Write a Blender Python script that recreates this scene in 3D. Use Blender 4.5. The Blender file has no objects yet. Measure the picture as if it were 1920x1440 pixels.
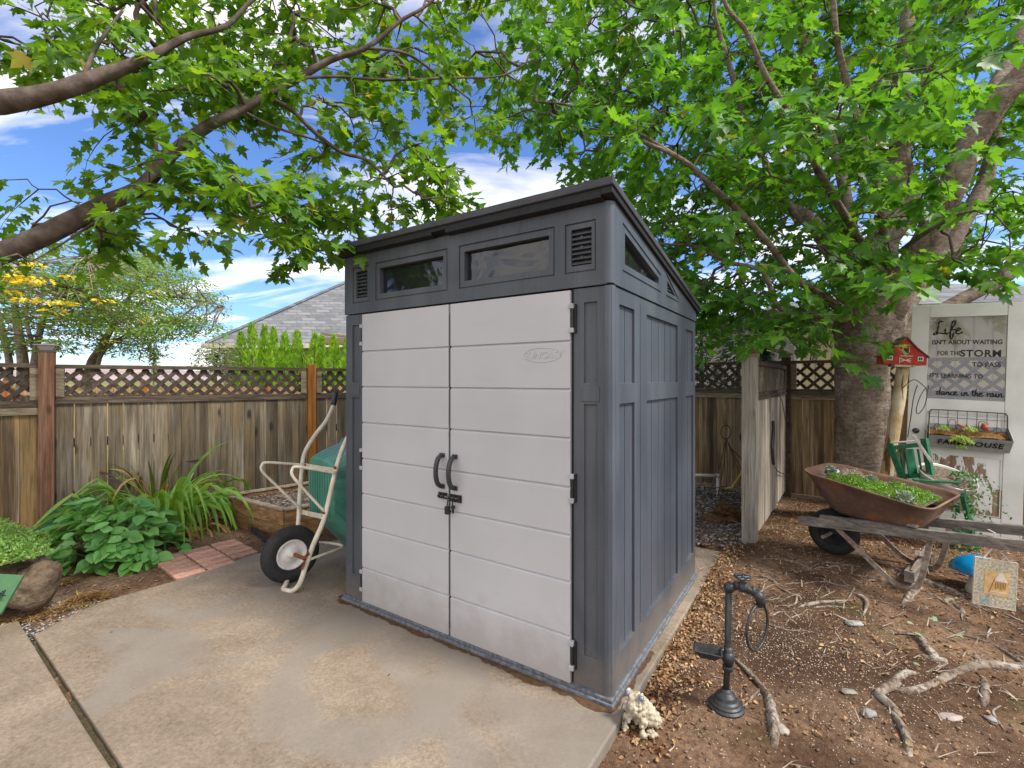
import bpy, bmesh, math, random
import numpy as np
from mathutils import Vector, Matrix, noise
random.seed(7); RNG = np.random.default_rng(7)
S = bpy.context.scene
COL = S.collection
R = math.radians
# ------------------------------------------------------------------ camera
H = 1.42; F = 880.0; CX = 960.0; CY = 712.0
cam_d = bpy.data.cameras.new('camera'); cam = bpy.data.objects.new('camera', cam_d); COL.objects.link(cam)
cam.location = (0, 0, H); cam.rotation_euler = (R(90), 0, 0)
cam_d.sensor_width = 36; cam_d.lens = 36 * F / 1920; cam_d.shift_y = -8 / 1920
cam_d.clip_start = 0.05; cam_d.clip_end = 9000
S.camera = cam
# ------------------------------------------------------------------ sky and sun
SUN_EL, SUN_AZ = 52, 112          # azimuth clockwise from +Y
w = bpy.data.worlds.new('World'); S.world = w; w.use_nodes = True
nt = w.node_tree; nt.nodes.clear()
def N(t, **k):
    n = nt.nodes.new(t)
    for a, b in k.items(): setattr(n, a, b)
    return n
sky = N('ShaderNodeTexSky', sky_type='NISHITA', sun_disc=False, sun_elevation=R(SUN_EL), sun_rotation=R(SUN_AZ), altitude=600, air_density=1.0, dust_density=0.3, ozone_density=3.0)
tc = N('ShaderNodeTexCoord'); sep = N('ShaderNodeSeparateXYZ'); nt.links.new(tc.outputs['Generated'], sep.inputs[0])
# clouds lie on a plane high above: direction divided by its height
zc = N('ShaderNodeMath', operation='MAXIMUM'); nt.links.new(sep.outputs[2], zc.inputs[0]); zc.inputs[1].default_value = 0.06
za = N('ShaderNodeMath', operation='ADD'); nt.links.new(zc.outputs[0], za.inputs[0]); za.inputs[1].default_value = 0.12
dx = N('ShaderNodeMath', operation='DIVIDE'); nt.links.new(sep.outputs[0], dx.inputs[0]); nt.links.new(za.outputs[0], dx.inputs[1])
dy = N('ShaderNodeMath', operation='DIVIDE'); nt.links.new(sep.outputs[1], dy.inputs[0]); nt.links.new(za.outputs[0], dy.inputs[1])
cmb = N('ShaderNodeCombineXYZ'); nt.links.new(dx.outputs[0], cmb.inputs[0]); nt.links.new(dy.outputs[0], cmb.inputs[1])
cmb.inputs[2].default_value = 3.7
mpn = N('ShaderNodeMapping'); mpn.inputs['Scale'].default_value = (0.62, 1.35, 1); mpn.inputs['Rotation'].default_value = (0, 0, R(16)); nt.links.new(cmb.outputs[0], mpn.inputs[0])
nz = N('ShaderNodeTexNoise'); nz.inputs['Scale'].default_value = 1.35; nz.inputs['Detail'].default_value = 8; nz.inputs['Roughness'].default_value = 0.56; nz.inputs['Distortion'].default_value = 0.5
nt.links.new(mpn.outputs[0], nz.inputs['Vector'])
cr = N('ShaderNodeValToRGB'); cr.color_ramp.elements[0].position = 0.47; cr.color_ramp.elements[1].position = 0.70
cr.color_ramp.elements[0].color = (0, 0, 0, 1); cr.color_ramp.elements[1].color = (0.9, 0.9, 0.9, 1)
# more cloud behind the camera than ahead, added out of view to whiten shade
bk = N('ShaderNodeMapRange'); nt.links.new(sep.outputs[1], bk.inputs[0]); bk.inputs[1].default_value = .25; bk.inputs[2].default_value = -.45; bk.inputs[3].default_value = 0.0; bk.inputs[4].default_value = .17
ad = N('ShaderNodeMath', operation='ADD'); nt.links.new(nz.outputs[0], ad.inputs[0]); nt.links.new(bk.outputs[0], ad.inputs[1]); nt.links.new(ad.outputs[0], cr.inputs[0])
mx = N('ShaderNodeMix', data_type='RGBA'); nt.links.new(cr.outputs[0], mx.inputs[0]); 
tint = N('ShaderNodeMix', data_type='RGBA', blend_type='MULTIPLY'); tint.inputs[0].default_value = 1.0
trp = N('ShaderNodeValToRGB'); nt.links.new(sep.outputs[2], trp.inputs[0]); te = trp.color_ramp.elements; te[0].position = 0.0; te[0].color = (.60, .74, .98, 1); te[1].position = .55; te[1].color = (.64, .80, 1.04, 1)
tm_ = te.new(.16); tm_.color = (.64, .79, 1.04, 1); nt.links.new(trp.outputs[0], tint.inputs[7])
nt.links.new(sky.outputs[0], tint.inputs[6]); nt.links.new(tint.outputs[2], mx.inputs[6])
mx.inputs[7].default_value = (9.6, 8.9, 8.2, 1)
bg = N('ShaderNodeBackground'); bg.inputs[1].default_value = 0.12
nt.links.new(mx.outputs[2], bg.inputs[0]); wo = N('ShaderNodeOutputWorld'); nt.links.new(bg.outputs[0], wo.inputs[0])
sd = bpy.data.lights.new('sun', 'SUN'); sd.energy = 3.0; sd.angle = R(12); sd.color = (1.0, 0.95, 0.86)
sun = bpy.data.objects.new('sun', sd); COL.objects.link(sun)
sv = Vector((math.sin(R(SUN_AZ)) * math.cos(R(SUN_EL)), math.cos(R(SUN_AZ)) * math.cos(R(SUN_EL)), math.sin(R(SUN_EL))))
sun.rotation_euler = sv.to_track_quat('Z', 'Y').to_euler(); sun.location = (0, 0, 12)
S.view_settings.view_transform = 'Standard'; S.view_settings.look = 'None'; S.view_settings.exposure = 0.86; S.view_settings.gamma = 1
S.render.engine = 'CYCLES'
S.cycles.max_bounces = 8; S.cycles.diffuse_bounces = 4; S.cycles.transmission_bounces = 6; S.cycles.transparent_max_bounces = 8
S.cycles.use_denoising = True
# ------------------------------------------------------------------ where things stand
def gz(x, y):
    z = -0.05 + 0.165 * math.exp(-((x - 2.9) / 1.55) ** 2 - ((y - 3.55) / 1.25) ** 2)
    if x < -1.3: z += 0.03 * min(1, (-1.3 - x) / 0.8)
    return z
def P(px, py, Z): return Vector(((px - CX) / F * Z, Z, H + (CY - py) / F * Z))
def G(px, py, dz=0.0):
    z = 0.0
    for _ in range(12):
        Z = F * (H - z) / (py - CY); x = (px - CX) / F * Z; z = 0.5 * z + 0.5 * (gz(x, Z) + dz)
    return Vector((x, Z, gz(x, Z)))
def G0(px, py, z=0.0):
    Z = F * (H - z) / (py - CY); return Vector(((px - CX) / F * Z, Z, z))
# ------------------------------------------------------------------ materials
def nodes(name, rough=0.8, spec=0.3):
    m = bpy.data.materials.new(name); m.use_nodes = True
    b = m.node_tree.nodes['Principled BSDF']; b.inputs['Roughness'].default_value = rough
    b.inputs['Specular IOR Level'].default_value = spec
    return m, m.node_tree, b
def c4(c): return (c[0], c[1], c[2], 1)
class NB:
    """small helper to chain shader nodes"""
    def __init__(s, nt): s.nt = nt; s.tc = nt.nodes.new('ShaderNodeTexCoord'); s.geo = nt.nodes.new('ShaderNodeNewGeometry')
    def coords(s, scale=(1, 1, 1), rot=(0, 0, 0), out='Object'):
        m = s.nt.nodes.new('ShaderNodeMapping'); m.inputs['Scale'].default_value = scale; m.inputs['Rotation'].default_value = rot
        s.nt.links.new(s.tc.outputs[out], m.inputs[0]); return m.outputs[0]
    def noise(s, scale, detail=5, rough=.55, vec=None, dist=0.0, out=0):
        n = s.nt.nodes.new('ShaderNodeTexNoise'); n.inputs['Scale'].default_value = scale; n.inputs['Detail'].default_value = detail
        n.inputs['Roughness'].default_value = rough; n.inputs['Distortion'].default_value = dist
        s.nt.links.new(vec if vec is not None else s.tc.outputs['Object'], n.inputs['Vector']); return n.outputs[out]
    def voro(s, scale, vec=None, feature='F1', out=0, rand=1):
        n = s.nt.nodes.new('ShaderNodeTexVoronoi'); n.feature = feature; n.inputs['Scale'].default_value = scale; n.inputs['Randomness'].default_value = rand
        s.nt.links.new(vec if vec is not None else s.tc.outputs['Object'], n.inputs['Vector']); return n.outputs[out]
    def wave(s, scale, vec=None, dist=2, detail=2, dscale=1, direction='X', prof='SIN'):
        n = s.nt.nodes.new('ShaderNodeTexWave'); n.bands_direction = direction; n.wave_profile = prof
        n.inputs['Scale'].default_value = scale; n.inputs['Distortion'].default_value = dist; n.inputs['Detail'].default_value = detail; n.inputs['Detail Scale'].default_value = dscale
        s.nt.links.new(vec if vec is not None else s.tc.outputs['Object'], n.inputs['Vector']); return n.outputs['Fac']
    def ramp(s, fac, stops):
        n = s.nt.nodes.new('ShaderNodeValToRGB'); e = n.color_ramp.elements
        while len(e) < len(stops): e.new(0.5)
        for i, (p, c) in enumerate(stops):
            e[i].position = p; e[i].color = c4(c) if hasattr(c, '__len__') else (c, c, c, 1)
        s.nt.links.new(fac, n.inputs[0]); return n.outputs[0]
    def mix(s, fac, a, b, mode='MIX'):
        n = s.nt.nodes.new('ShaderNodeMix'); n.data_type = 'RGBA'; n.blend_type = mode
        for i, v in ((0, fac), (6, a), (7, b)):
            if hasattr(v, 'node'): s.nt.links.new(v, n.inputs[i])
            elif hasattr(v, '__len__'): n.inputs[i].default_value = c4(v)
            else: n.inputs[i].default_value = v if i == 0 else (v, v, v, 1)
        return n.outputs[2]
    def math(s, op, a, b=0.0, c=None):
        n = s.nt.nodes.new('ShaderNodeMath'); n.operation = op
        for i, v in enumerate((a, b) if c is None else (a, b, c)):
            if hasattr(v, 'node'): s.nt.links.new(v, n.inputs[i])
            else: n.inputs[i].default_value = v
        return n.outputs[0]
    def bump(s, b, h, strength=.4, dist=.01, prev=None):
        n = s.nt.nodes.new('ShaderNodeBump'); n.inputs['Strength'].default_value = strength; n.inputs['Distance'].default_value = dist
        s.nt.links.new(h, n.inputs['Height'])
        if prev is not None: s.nt.links.new(prev, n.inputs['Normal'])
        if b is not None: s.nt.links.new(n.outputs[0], b.inputs['Normal'])
        return n.outputs[0]
    def isl(s): return s.geo.outputs['Random Per Island']
def M_simple(name, c, rough=.6, spec=.4, var=.12, scale=18, bump=.15, bdist=.003, metal=0, dark=None):
    m, t, b = nodes(name, rough, spec); n = NB(t); b.inputs['Metallic'].default_value = metal
    f = n.noise(scale, 6)
    c2 = dark or tuple(x * (1 - var * 2) for x in c)
    t.links.new(n.ramp(f, [(.3, c2), (.62, c)]), b.inputs['Base Color'])
    if bump: n.bump(b, n.noise(scale * 4, 4), bump, bdist)
    return m
def M_wood(name, cs, stain=None, grain=(22, 22, 1.1), bump=.5, rough=.85, knots=True, isl=.5, streak=None):
    """weathered timber: grain along local z, tone differs from board to board"""
    m, t, b = nodes(name, rough, .2); n = NB(t)
    off = n.mix(1.0, n.coords(grain), n.mix(1.0, n.isl(), (37., 91., 13.), 'MULTIPLY'), 'ADD')
    g = n.noise(1.0, 7, .62, off, .6)
    base = n.ramp(g, [(.28, cs[0]), (.5, cs[1]), (.72, cs[2])])
    tone = n.ramp(n.isl(), [(0, 1 - isl * .75), (1, 1 + isl * .35)])
    base = n.mix(1.0, base, tone, 'MULTIPLY')
    off2 = n.mix(1.0, n.coords((3.2, 3.2, .9)), n.mix(1.0, n.isl(), (17., 41., 53.), 'MULTIPLY'), 'ADD')
    big = n.noise(1.0, 5, .6, off2, .4)
    if stain: base = n.mix(n.ramp(big, [(.48, 0.), (.68, .75)]), base, stain)
    if streak: base = n.mix(n.ramp(n.noise(1.0, 4, .5, n.mix(1.0, n.coords((9, 9, .55)), n.mix(1.0, n.isl(), (7., 3., 5.), 'MULTIPLY'), 'ADD')), [(.52, 0.), (.66, .8)]), base, streak)
    if knots:
        v = n.voro(1.0, n.mix(1.0, n.coords((5.5, 5.5, 2.0)), n.mix(1.0, n.isl(), (29., 11., 31.), 'MULTIPLY'), 'ADD'))
        base = n.mix(n.ramp(v, [(.07, .9), (.15, 0.)]), base, tuple(x * .35 for x in cs[0]))
    fine = n.noise(1.0, 8, .7, n.mix(1.0, n.coords((grain[0] * 4.2, grain[1] * 4.2, grain[2] * 2.6)), n.mix(1.0, n.isl(), (7., 9., 3.), 'MULTIPLY'), 'ADD'), .3)
    base = n.mix(.85, base, n.ramp(fine, [(.36, (.52, .50, .47)), (.5, (.95, .95, .95)), (.64, (1.3, 1.29, 1.27))]), 'MULTIPLY')
    t.links.new(base, b.inputs['Base Color'])
    n1 = n.bump(None, fine, .5, .003); n.bump(b, g, bump, .006, n1)
    return m
def M_leaf(name, c1, c2, c3, trans=.45, rough=.42, spec=.35, veins=False, extra=None):
    m, t, b = nodes(name, rough, spec); n = NB(t)
    st = [(0, c1), (.45, c2), (.93, c3)]
    if extra: st += [(.985, c3), (.992, extra)]
    base = n.ramp(n.isl(), st)
    base = n.mix(.35, base, n.ramp(n.noise(9, 3), [(.35, tuple(x * .6 for x in c2)), (.65, c3)]))
    t.links.new(base, b.inputs['Base Color'])
    tr = t.nodes.new('ShaderNodeBsdfTranslucent'); mixs = t.nodes.new('ShaderNodeMixShader'); mixs.inputs[0].default_value = trans
    t.links.new(n.mix(1.0, base, (1.75, 1.6, .55), 'MULTIPLY'), tr.inputs[0])
    out = t.nodes['Material Output']; t.links.new(b.outputs[0], mixs.inputs[1]); t.links.new(tr.outputs[0], mixs.inputs[2]); t.links.new(mixs.outputs[0], out.inputs[0])
    return m
# ------------------------------------------------------------------ mesh building
class MB:
    def __init__(s): s.v = []; s.f = []; s.mi = []; s.cur = 0
    def add(s, vs, fs):
        o = len(s.v); s.v += [tuple(v) for v in vs]; s.f += [tuple(i + o for i in f) for f in fs]; s.mi += [s.cur] * len(fs); return s
    def box(s, x0, x1, y0, y1, z0, z1, M=None):
        vs = [Vector((x, y, z)) for z in (z0, z1) for y in (y0, y1) for x in (x0, x1)]
        if M is not None: vs = [M @ v for v in vs]
        return s.add(vs, [(0, 2, 3, 1), (4, 5, 7, 6), (0, 1, 5, 4), (2, 6, 7, 3), (0, 4, 6, 2), (1, 3, 7, 5)])
    def bar(s, a, b, w, t, up=Vector((0, 0, 1))):
        """rectangular bar from a to b, w across, t along up"""
        a = Vector(a); b = Vector(b); d = (b - a).normalized(); x = d.cross(Vector(up)).normalized(); u = x.cross(d)
        vs = [p + x * sx * w / 2 + u * su * t / 2 for p in (a, b) for sx, su in ((-1, -1), (1, -1), (1, 1), (-1, 1))]
        return s.add(vs, [(0, 1, 2, 3), (7, 6, 5, 4), (0, 4, 5, 1), (1, 5, 6, 2), (2, 6, 7, 3), (3, 7, 4, 0)])
    def prism(s, pts, z0, z1, M=None):
        n = len(pts); vs = [Vector((p[0], p[1], z)) for z in (z0, z1) for p in pts]
        if M is not None: vs = [M @ v for v in vs]
        return s.add(vs, [tuple(reversed(range(n))), tuple(range(n, 2 * n))] + [(i, (i + 1) % n, n + (i + 1) % n, n + i) for i in range(n)])
    def lathe(s, prof, n=24, M=None, squash=1.0):
        vs = []; fs = []
        for r, z in prof:
            for k in range(n):
                a = 2 * math.pi * k / n; vs.append(Vector((r * math.cos(a), r * squash * math.sin(a), z)))
        if M is not None: vs = [M @ v for v in vs]
        for i in range(len(prof) - 1):
            for k in range(n): k2 = (k + 1) % n; fs.append((i * n + k, i * n + k2, (i + 1) * n + k2, (i + 1) * n + k))
        fs.append(tuple(reversed(range(n)))); fs.append(tuple(range((len(prof) - 1) * n, len(prof) * n)))
        return s.add(vs, fs)
    def tube(s, pts, rad, n=8, wob=0.0, cap=True, flat=1.0, seed=0):
        pts = [Vector(p) for p in pts]; m = len(pts)
        if not hasattr(rad, '__len__'): rad = [rad] * m
        if len(rad) != m: rad = list(np.interp(np.linspace(0, 1, m), np.linspace(0, 1, len(rad)), rad))
        t0 = (pts[1] - pts[0]).normalized(); x = t0.orthogonal().normalized(); vs = []; fs = []
        for i, p in enumerate(pts):
            t = (pts[min(i + 1, m - 1)] - pts[max(i - 1, 0)]).normalized()
            x = (x - t * x.dot(t)).normalized(); y = t.cross(x)
            for k in range(n):
                a = 2 * math.pi * k / n; r = rad[i]
                d = x * math.cos(a) + y * math.sin(a)
                if wob: r *= 1 + wob * noise.noise(p * 2.3 + d * 1.6 + Vector((seed, 0, 0))) + wob * .6 * noise.noise(p * 9 + d * 4)
                q = d * r
                if flat != 1.0: q.z *= flat
                vs.append(p + q)
        for i in range(m - 1):
            for k in range(n): k2 = (k + 1) % n; fs.append((i * n + k, i * n + k2, (i + 1) * n + k2, (i + 1) * n + k))
        if cap: fs.append(tuple(reversed(range(n)))); fs.append(tuple(range((m - 1) * n, m * n)))
        return s.add(vs, fs)
    def sphere(s, c, r, n=10, m=7, M=None, wob=0, sc=(1, 1, 1), seed=0):
        vs = []; fs = []; c = Vector(c)
        for i in range(m + 1):
            th = math.pi * i / m
            for k in range(n):
                a = 2 * math.pi * k / n; d = Vector((math.sin(th) * math.cos(a), math.sin(th) * math.sin(a), math.cos(th)))
                rr = r * (1 + wob * noise.noise(d * 1.7 + Vector((seed * 3.1, 0, 0))) + wob * .22 * noise.noise(d * 5.5 + Vector((seed, 2, 0))) + wob * .08 * noise.noise(d * 15)) if wob else r
                v = Vector((d.x * sc[0], d.y * sc[1], d.z * sc[2])) * rr
                vs.append(c + (M @ v if M is not None else v))
        for i in range(m):
            for k in range(n): k2 = (k + 1) % n; fs.append((i * n + k, (i + 1) * n + k, (i + 1) * n + k2, i * n + k2))
        return s.add(vs, fs)
    def build(s, name, mat, parent=None, smooth=False, bevel=0, weld=False, M=None):
        me = bpy.data.meshes.new(name); me.from_pydata(s.v, [], s.f); 
        for mm in (mat if isinstance(mat, (list, tuple)) else [mat]): me.materials.append(mm)
        if any(s.mi): me.polygons.foreach_set('material_index', s.mi)
        if weld:
            bm = bmesh.new(); bm.from_mesh(me); bmesh.ops.remove_doubles(bm, verts=bm.verts, dist=1e-5); bmesh.ops.recalc_face_normals(bm, faces=bm.faces); bm.to_mesh(me); bm.free()
        if smooth: me.polygons.foreach_set('use_smooth', [True] * len(me.polygons))
        me.update()
        o = bpy.data.objects.new(name, me); COL.objects.link(o)
        if M is not None: o.matrix_world = M
        if parent: o.parent = parent
        if bevel:
            b = o.modifiers.new('bevel', 'BEVEL'); b.width = bevel; b.segments = 2; b.limit_method = 'ANGLE'; b.angle_limit = R(40)
        if smooth == 'auto':
            me.shade_smooth() if hasattr(me, 'shade_smooth') else None
        return o
def tag(o, label=None, cat=None, group=None, kind=None):
    if label: o['label'] = label
    if cat: o['category'] = cat
    if group: o['group'] = group
    if kind: o['kind'] = kind
    return o
def empty(name, loc, rz, label, cat, group=None, rot=None):
    o = bpy.data.objects.new(name, None); COL.objects.link(o); o.location = loc; o.rotation_euler = rot or (0, 0, rz); o.empty_display_size = .1
    return tag(o, label, cat, group)
def copy_tree(o, parent=None):
    c = o.copy(); COL.objects.link(c); c.parent = parent
    for ch in list(o.children): copy_tree(ch, c)
    return c
def smooth_path(pts, k=4):
    """Catmull-Rom through the points (any dimension)"""
    p = [np.array(q, float) for q in pts]; out = []
    for i in range(len(p) - 1):
        a = p[max(i - 1, 0)]; b = p[i]; c = p[i + 1]; d = p[min(i + 2, len(p) - 1)]
        for j in range(k):
            t = j / k; out.append(.5 * (2 * b + (c - a) * t + (2 * a - 5 * b + 4 * c - d) * t * t + (3 * b - a - 3 * c + d) * t ** 3))
    out.append(p[-1]); return out
def tube_px(mb, pts, n=8, k=4, wob=0.0, seed=0):
    """pts: (px, py, Z, radius in metres)"""
    q = smooth_path([tuple(P(a, b, z)) + (r,) for a, b, z, r in pts], k)
    mb.tube([v[:3] for v in q], [max(.0015, v[3]) for v in q], n, wob, seed=seed)
    return q
def relief(mb, x0, x1, z0, z1, rects, y=0.0, M=None, thick=.03):
    """front sheet facing -y with stepped recesses; later rectangles win; depth None = hole"""
    xs = sorted({x0, x1} | {v for r in rects for v in r[:2] if x0 <= v <= x1}); zs = sorted({z0, z1} | {v for r in rects for v in r[2:4] if z0 <= v <= z1})
    D = {}
    for i in range(len(xs) - 1):
        for j in range(len(zs) - 1):
            cx = (xs[i] + xs[i + 1]) / 2; cz = (zs[j] + zs[j + 1]) / 2; d = 0.0
            for r in rects:
                if r[0] < cx < r[1] and r[2] < cz < r[3]: d = r[4]
            D[i, j] = d
    def V(x, d, z):
        v = Vector((x, y + d, z)); return M @ v if M is not None else v
    for (i, j), d in D.items():
        a, b, c, e = xs[i], xs[i + 1], zs[j], zs[j + 1]
        if d is not None: mb.add([V(a, d, c), V(b, d, c), V(b, d, e), V(a, d, e)], [(0, 1, 2, 3)])
        for di, dj in ((1, 0), (0, 1)):
            if (i + di, j + dj) in D:
                d2 = D[i + di, j + dj]
                u = thick if d is None else d; v = thick if d2 is None else d2
                if u != v:
                    if di: mb.add([V(b, u, c), V(b, v, c), V(b, v, e), V(b, u, e)], [(0, 1, 2, 3)])
                    else: mb.add([V(a, u, e), V(b, u, e), V(b, v, e), V(a, v, e)], [(0, 1, 2, 3)])
    for (a, b, c, e) in ((x0, x0, z0, z1), (x1, x1, z0, z1)): mb.add([V(a, 0, c), V(a, thick, c), V(a, thick, e), V(a, 0, e)], [(0, 1, 2, 3)])
    for zz in (z0, z1): mb.add([V(x0, 0, zz), V(x1, 0, zz), V(x1, thick, zz), V(x0, thick, zz)], [(0, 1, 2, 3)])
def plate(name, outline, holes, thick, mat, parent, M, bevel=0):
    """flat plate with holes: 2D outline in local x,z, extruded along y"""
    cu = bpy.data.curves.new(name, 'CURVE'); cu.dimensions = '2D'; cu.fill_mode = 'BOTH'; cu.extrude = thick / 2
    for poly in [outline] + holes:
        sp = cu.splines.new('POLY'); sp.points.add(len(poly) - 1)
        for i, p in enumerate(poly): sp.points[i].co = (p[0], p[1], 0, 1)
        sp.use_cyclic_u = True
    tmp = bpy.data.objects.new('tmp', cu); COL.objects.link(tmp)
    dg = bpy.context.evaluated_depsgraph_get(); dg.update()
    me = bpy.data.meshes.new_from_object(tmp.evaluated_get(dg)); bpy.data.objects.remove(tmp)
    me.name = name; me.transform(Matrix.Rotation(R(90), 4, 'X')); me.transform(Matrix.Translation((0, thick / 2, 0)))
    me.transform(M)
    me.materials.clear(); me.materials.append(mat)
    o = bpy.data.objects.new(name, me); COL.objects.link(o); o.parent = parent
    return o
def text(name, body, size, mat, parent, M, extrude=.0015, bold=0.0, shear=0.0, sx=1.0, align='CENTER', space=1.0):
    cu = bpy.data.curves.new(name, 'FONT'); cu.body = body; cu.size = size; cu.extrude = extrude; cu.offset = bold; cu.shear = shear; cu.align_x = align; cu.space_character = space
    cu.resolution_u = 3
    tmp = bpy.data.objects.new('tmp', cu); COL.objects.link(tmp)
    dg = bpy.context.evaluated_depsgraph_get(); dg.update()
    me = bpy.data.meshes.new_from_object(tmp.evaluated_get(dg)); bpy.data.objects.remove(tmp)
    me.name = name; me.transform(Matrix.Diagonal((sx, 1, 1, 1))); me.transform(Matrix.Rotation(R(90), 4, 'X')); me.transform(M)
    me.materials.clear(); me.materials.append(mat)
    o = bpy.data.objects.new(name, me); COL.objects.link(o); o.parent = parent
    return o
def np_mesh(name, V, T, mat, parent=None, smooth=False):
    me = bpy.data.meshes.new(name); nv = len(V); nf = len(T); k = T.shape[1]
    me.vertices.add(nv); me.vertices.foreach_set('co', V.astype(np.float32).ravel())
    me.loops.add(nf * k); me.loops.foreach_set('vertex_index', T.astype(np.int32).ravel())
    me.polygons.add(nf); me.polygons.foreach_set('loop_start', np.arange(0, nf * k, k, dtype=np.int32)); me.polygons.foreach_set('loop_total', np.full(nf, k, np.int32))
    if smooth: me.polygons.foreach_set('use_smooth', np.ones(nf, bool))
    me.materials.append(mat); me.update(calc_edges=True); me.validate()
    o = bpy.data.objects.new(name, me); COL.objects.link(o)
    if parent: o.parent = parent
    return o
_r = [(.10, -.05), (.24, -.07), (.21, .06), (.34, .05), (.50, .10), (.38, .20), (.40, .27), (.60, .52), (.40, .46), (.27, .50), (.17, .42), (.22, .62), (.17, .68), (.09, .84), (0, 1.0)]
MAPLE = np.array([(0, .22, 0), (0, 0, 0)] + [(x, y, .16 * x - .12 * y * y) for x, y in _r] + [(-x, y, .16 * x - .12 * y * y) for x, y in _r[-2::-1]])
def fan(n): return np.array([(0, i, i + 1) for i in range(1, n - 1)] + [(0, n - 1, 1)])
_o = [(.16, .12), (.27, .35), (.24, .62), (.12, .85), (0, 1.0)]
OVATE = np.array([(0, .45, -.05), (0, 0, 0)] + [(x, y, .25 * x - .10 * y * y) for x, y in _o] + [(-x, y, .25 * x - .10 * y * y) for x, y in _o[-2::-1]])
_p = [(.09, .2), (.11, .55), (0, 1.0)]
LEAFLET = np.array([(0, .4, 0), (0, 0, 0)] + [(x * 1.6, y, .1 * x) for x, y in _p] + [(-x * 1.6, y, .1 * x) for x, y in _p[-2::-1]])
QUAD = np.array([(-.5, 0, 0), (.5, 0, 0), (.5, 1, 0), (-.5, 1, 0)])
def leaves(name, pos, tip, nrm, size, tmpl, mat, parent=None, faces=None):
    pos = np.asarray(pos, float); tip = np.asarray(tip, float); nrm = np.asarray(nrm, float); size = np.asarray(size, float)
    y = tip / (np.linalg.norm(tip, axis=1, keepdims=True) + 1e-9); x = np.cross(y, nrm); x /= (np.linalg.norm(x, axis=1, keepdims=True) + 1e-9); z = np.cross(x, y)
    B = np.stack([x, y, z], 1)                       # rows are the axes
    t = tmpl[None] * np.ones((len(pos), 1, 1))
    t[:, :, 2] *= RNG.uniform(.3, 1.9, (len(pos), 1))
    V = np.einsum('nkc,ncd->nkd', t * size[:, None, None], B) + pos[:, None, :]
    f = fan(len(tmpl)) if faces is None else faces
    T = f[None] + (np.arange(len(pos)) * len(tmpl))[:, None, None]
    return np_mesh(name, V.reshape(-1, 3), T.reshape(-1, f.shape[1]), mat, parent)
# ------------------------------------------------------------------ the ground, slabs, hills
SLAB = [(1.74, 3.87), (.0, 5.16), (-.75, 4.72), (-1.52, 4.19), (-2.10, 3.83), (-2.38, 3.32), (-2.50, 3.17), (-2.62, 3.02), (-2.66, 2.88), (-2.66, 2.61), (-1.73, 1.94), (-.28, .89), (.43, 1.93)]
SLAB2 = [(-2.92, 2.775), (-1.755, 1.925), (-.30, .885), (-1.7, -1.2), (-6, -1), (-4.1, 1.14)]
def inside(p, poly):
    c = False; n = len(poly)
    for i in range(n):
        a = poly[i]; b = poly[(i + 1) % n]
        if (a[1] > p[1]) != (b[1] > p[1]) and p[0] < (b[0] - a[0]) * (p[1] - a[1]) / (b[1] - a[1]) + a[0]: c = not c
    return c
def surf(x, y):
    z = gz(x, y) + .012 * noise.noise(Vector((x * 2.1, y * 2.1, 0))) + .007 * noise.noise(Vector((x * 9, y * 9, 3)))
    if inside((x, y), SLAB) or inside((x, y), SLAB2): z = min(z, -.055)
    return z
def axis(a, b, step, far):
    v = list(np.arange(a, b + 1e-6, step)); d = step; lo = a; hi = b; L = []; U = []
    while lo > -far: d *= 1.32; lo -= d; L.append(lo)
    d = step
    while hi < far: d *= 1.32; hi += d; U.append(hi)
    return L[::-1] + v + U
gx = axis(-5.5, 6.0, .055, 3500); gy = axis(1.0, 7.5, .055, 3500)
V = np.array([(x, y, surf(x, y) if (-6.5 < x < 7 and 0 < y < 9) else -.05 - .0006 * max(0, abs(y) - 9)) for y in gy for x in gx]); nx = len(gx)
T = np.array([(j * nx + i, j * nx + i + 1, (j + 1) * nx + i + 1, (j + 1) * nx + i) for j in range(len(gy) - 1) for i in range(nx - 1)])
m, t, b = nodes('dirt', .95, .1); n = NB(t)
f1 = n.noise(2.2, 6, .6); f2 = n.noise(38, 6, .7); f3 = n.noise(.9, 4)
vd = t.nodes.new('ShaderNodeVectorMath'); vd.operation = 'DISTANCE'; t.links.new(n.tc.outputs['Object'], vd.inputs[0]); vd.inputs[1].default_value = (1.55, 2.45, 0)
pot_ = n.ramp(n.math('ADD', vd.outputs['Value'], n.math('MULTIPLY', n.math('SUBTRACT', f1, .5), 1.3)), [(.25, 1.), (.85, 0.)])
c = n.ramp(f1, [(.32, (.075, .042, .026)), (.5, (.15, .092, .058)), (.68, (.245, .165, .11))])
c = n.mix(.75, c, n.ramp(f2, [(.32, (.25, .22, .2)), (.6, (1.25, 1.2, 1.15))]), 'MULTIPLY')
c = n.mix(n.math('MULTIPLY', pot_, .75), c, (.045, .026, .017))
c = n.mix(n.ramp(n.noise(1.6, 5, .6), [(.6, 0.), (.72, .5)]), c, (.07, .078, .018))
sp = n.ramp(n.voro(130, feature='F1'), [(.12, 1.), (.2, 0.)])
c = n.mix(n.math('MULTIPLY', sp, n.ramp(n.noise(3, 3), [(.45, 0.), (.6, .7)])), c, (.50, .42, .33))
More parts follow.
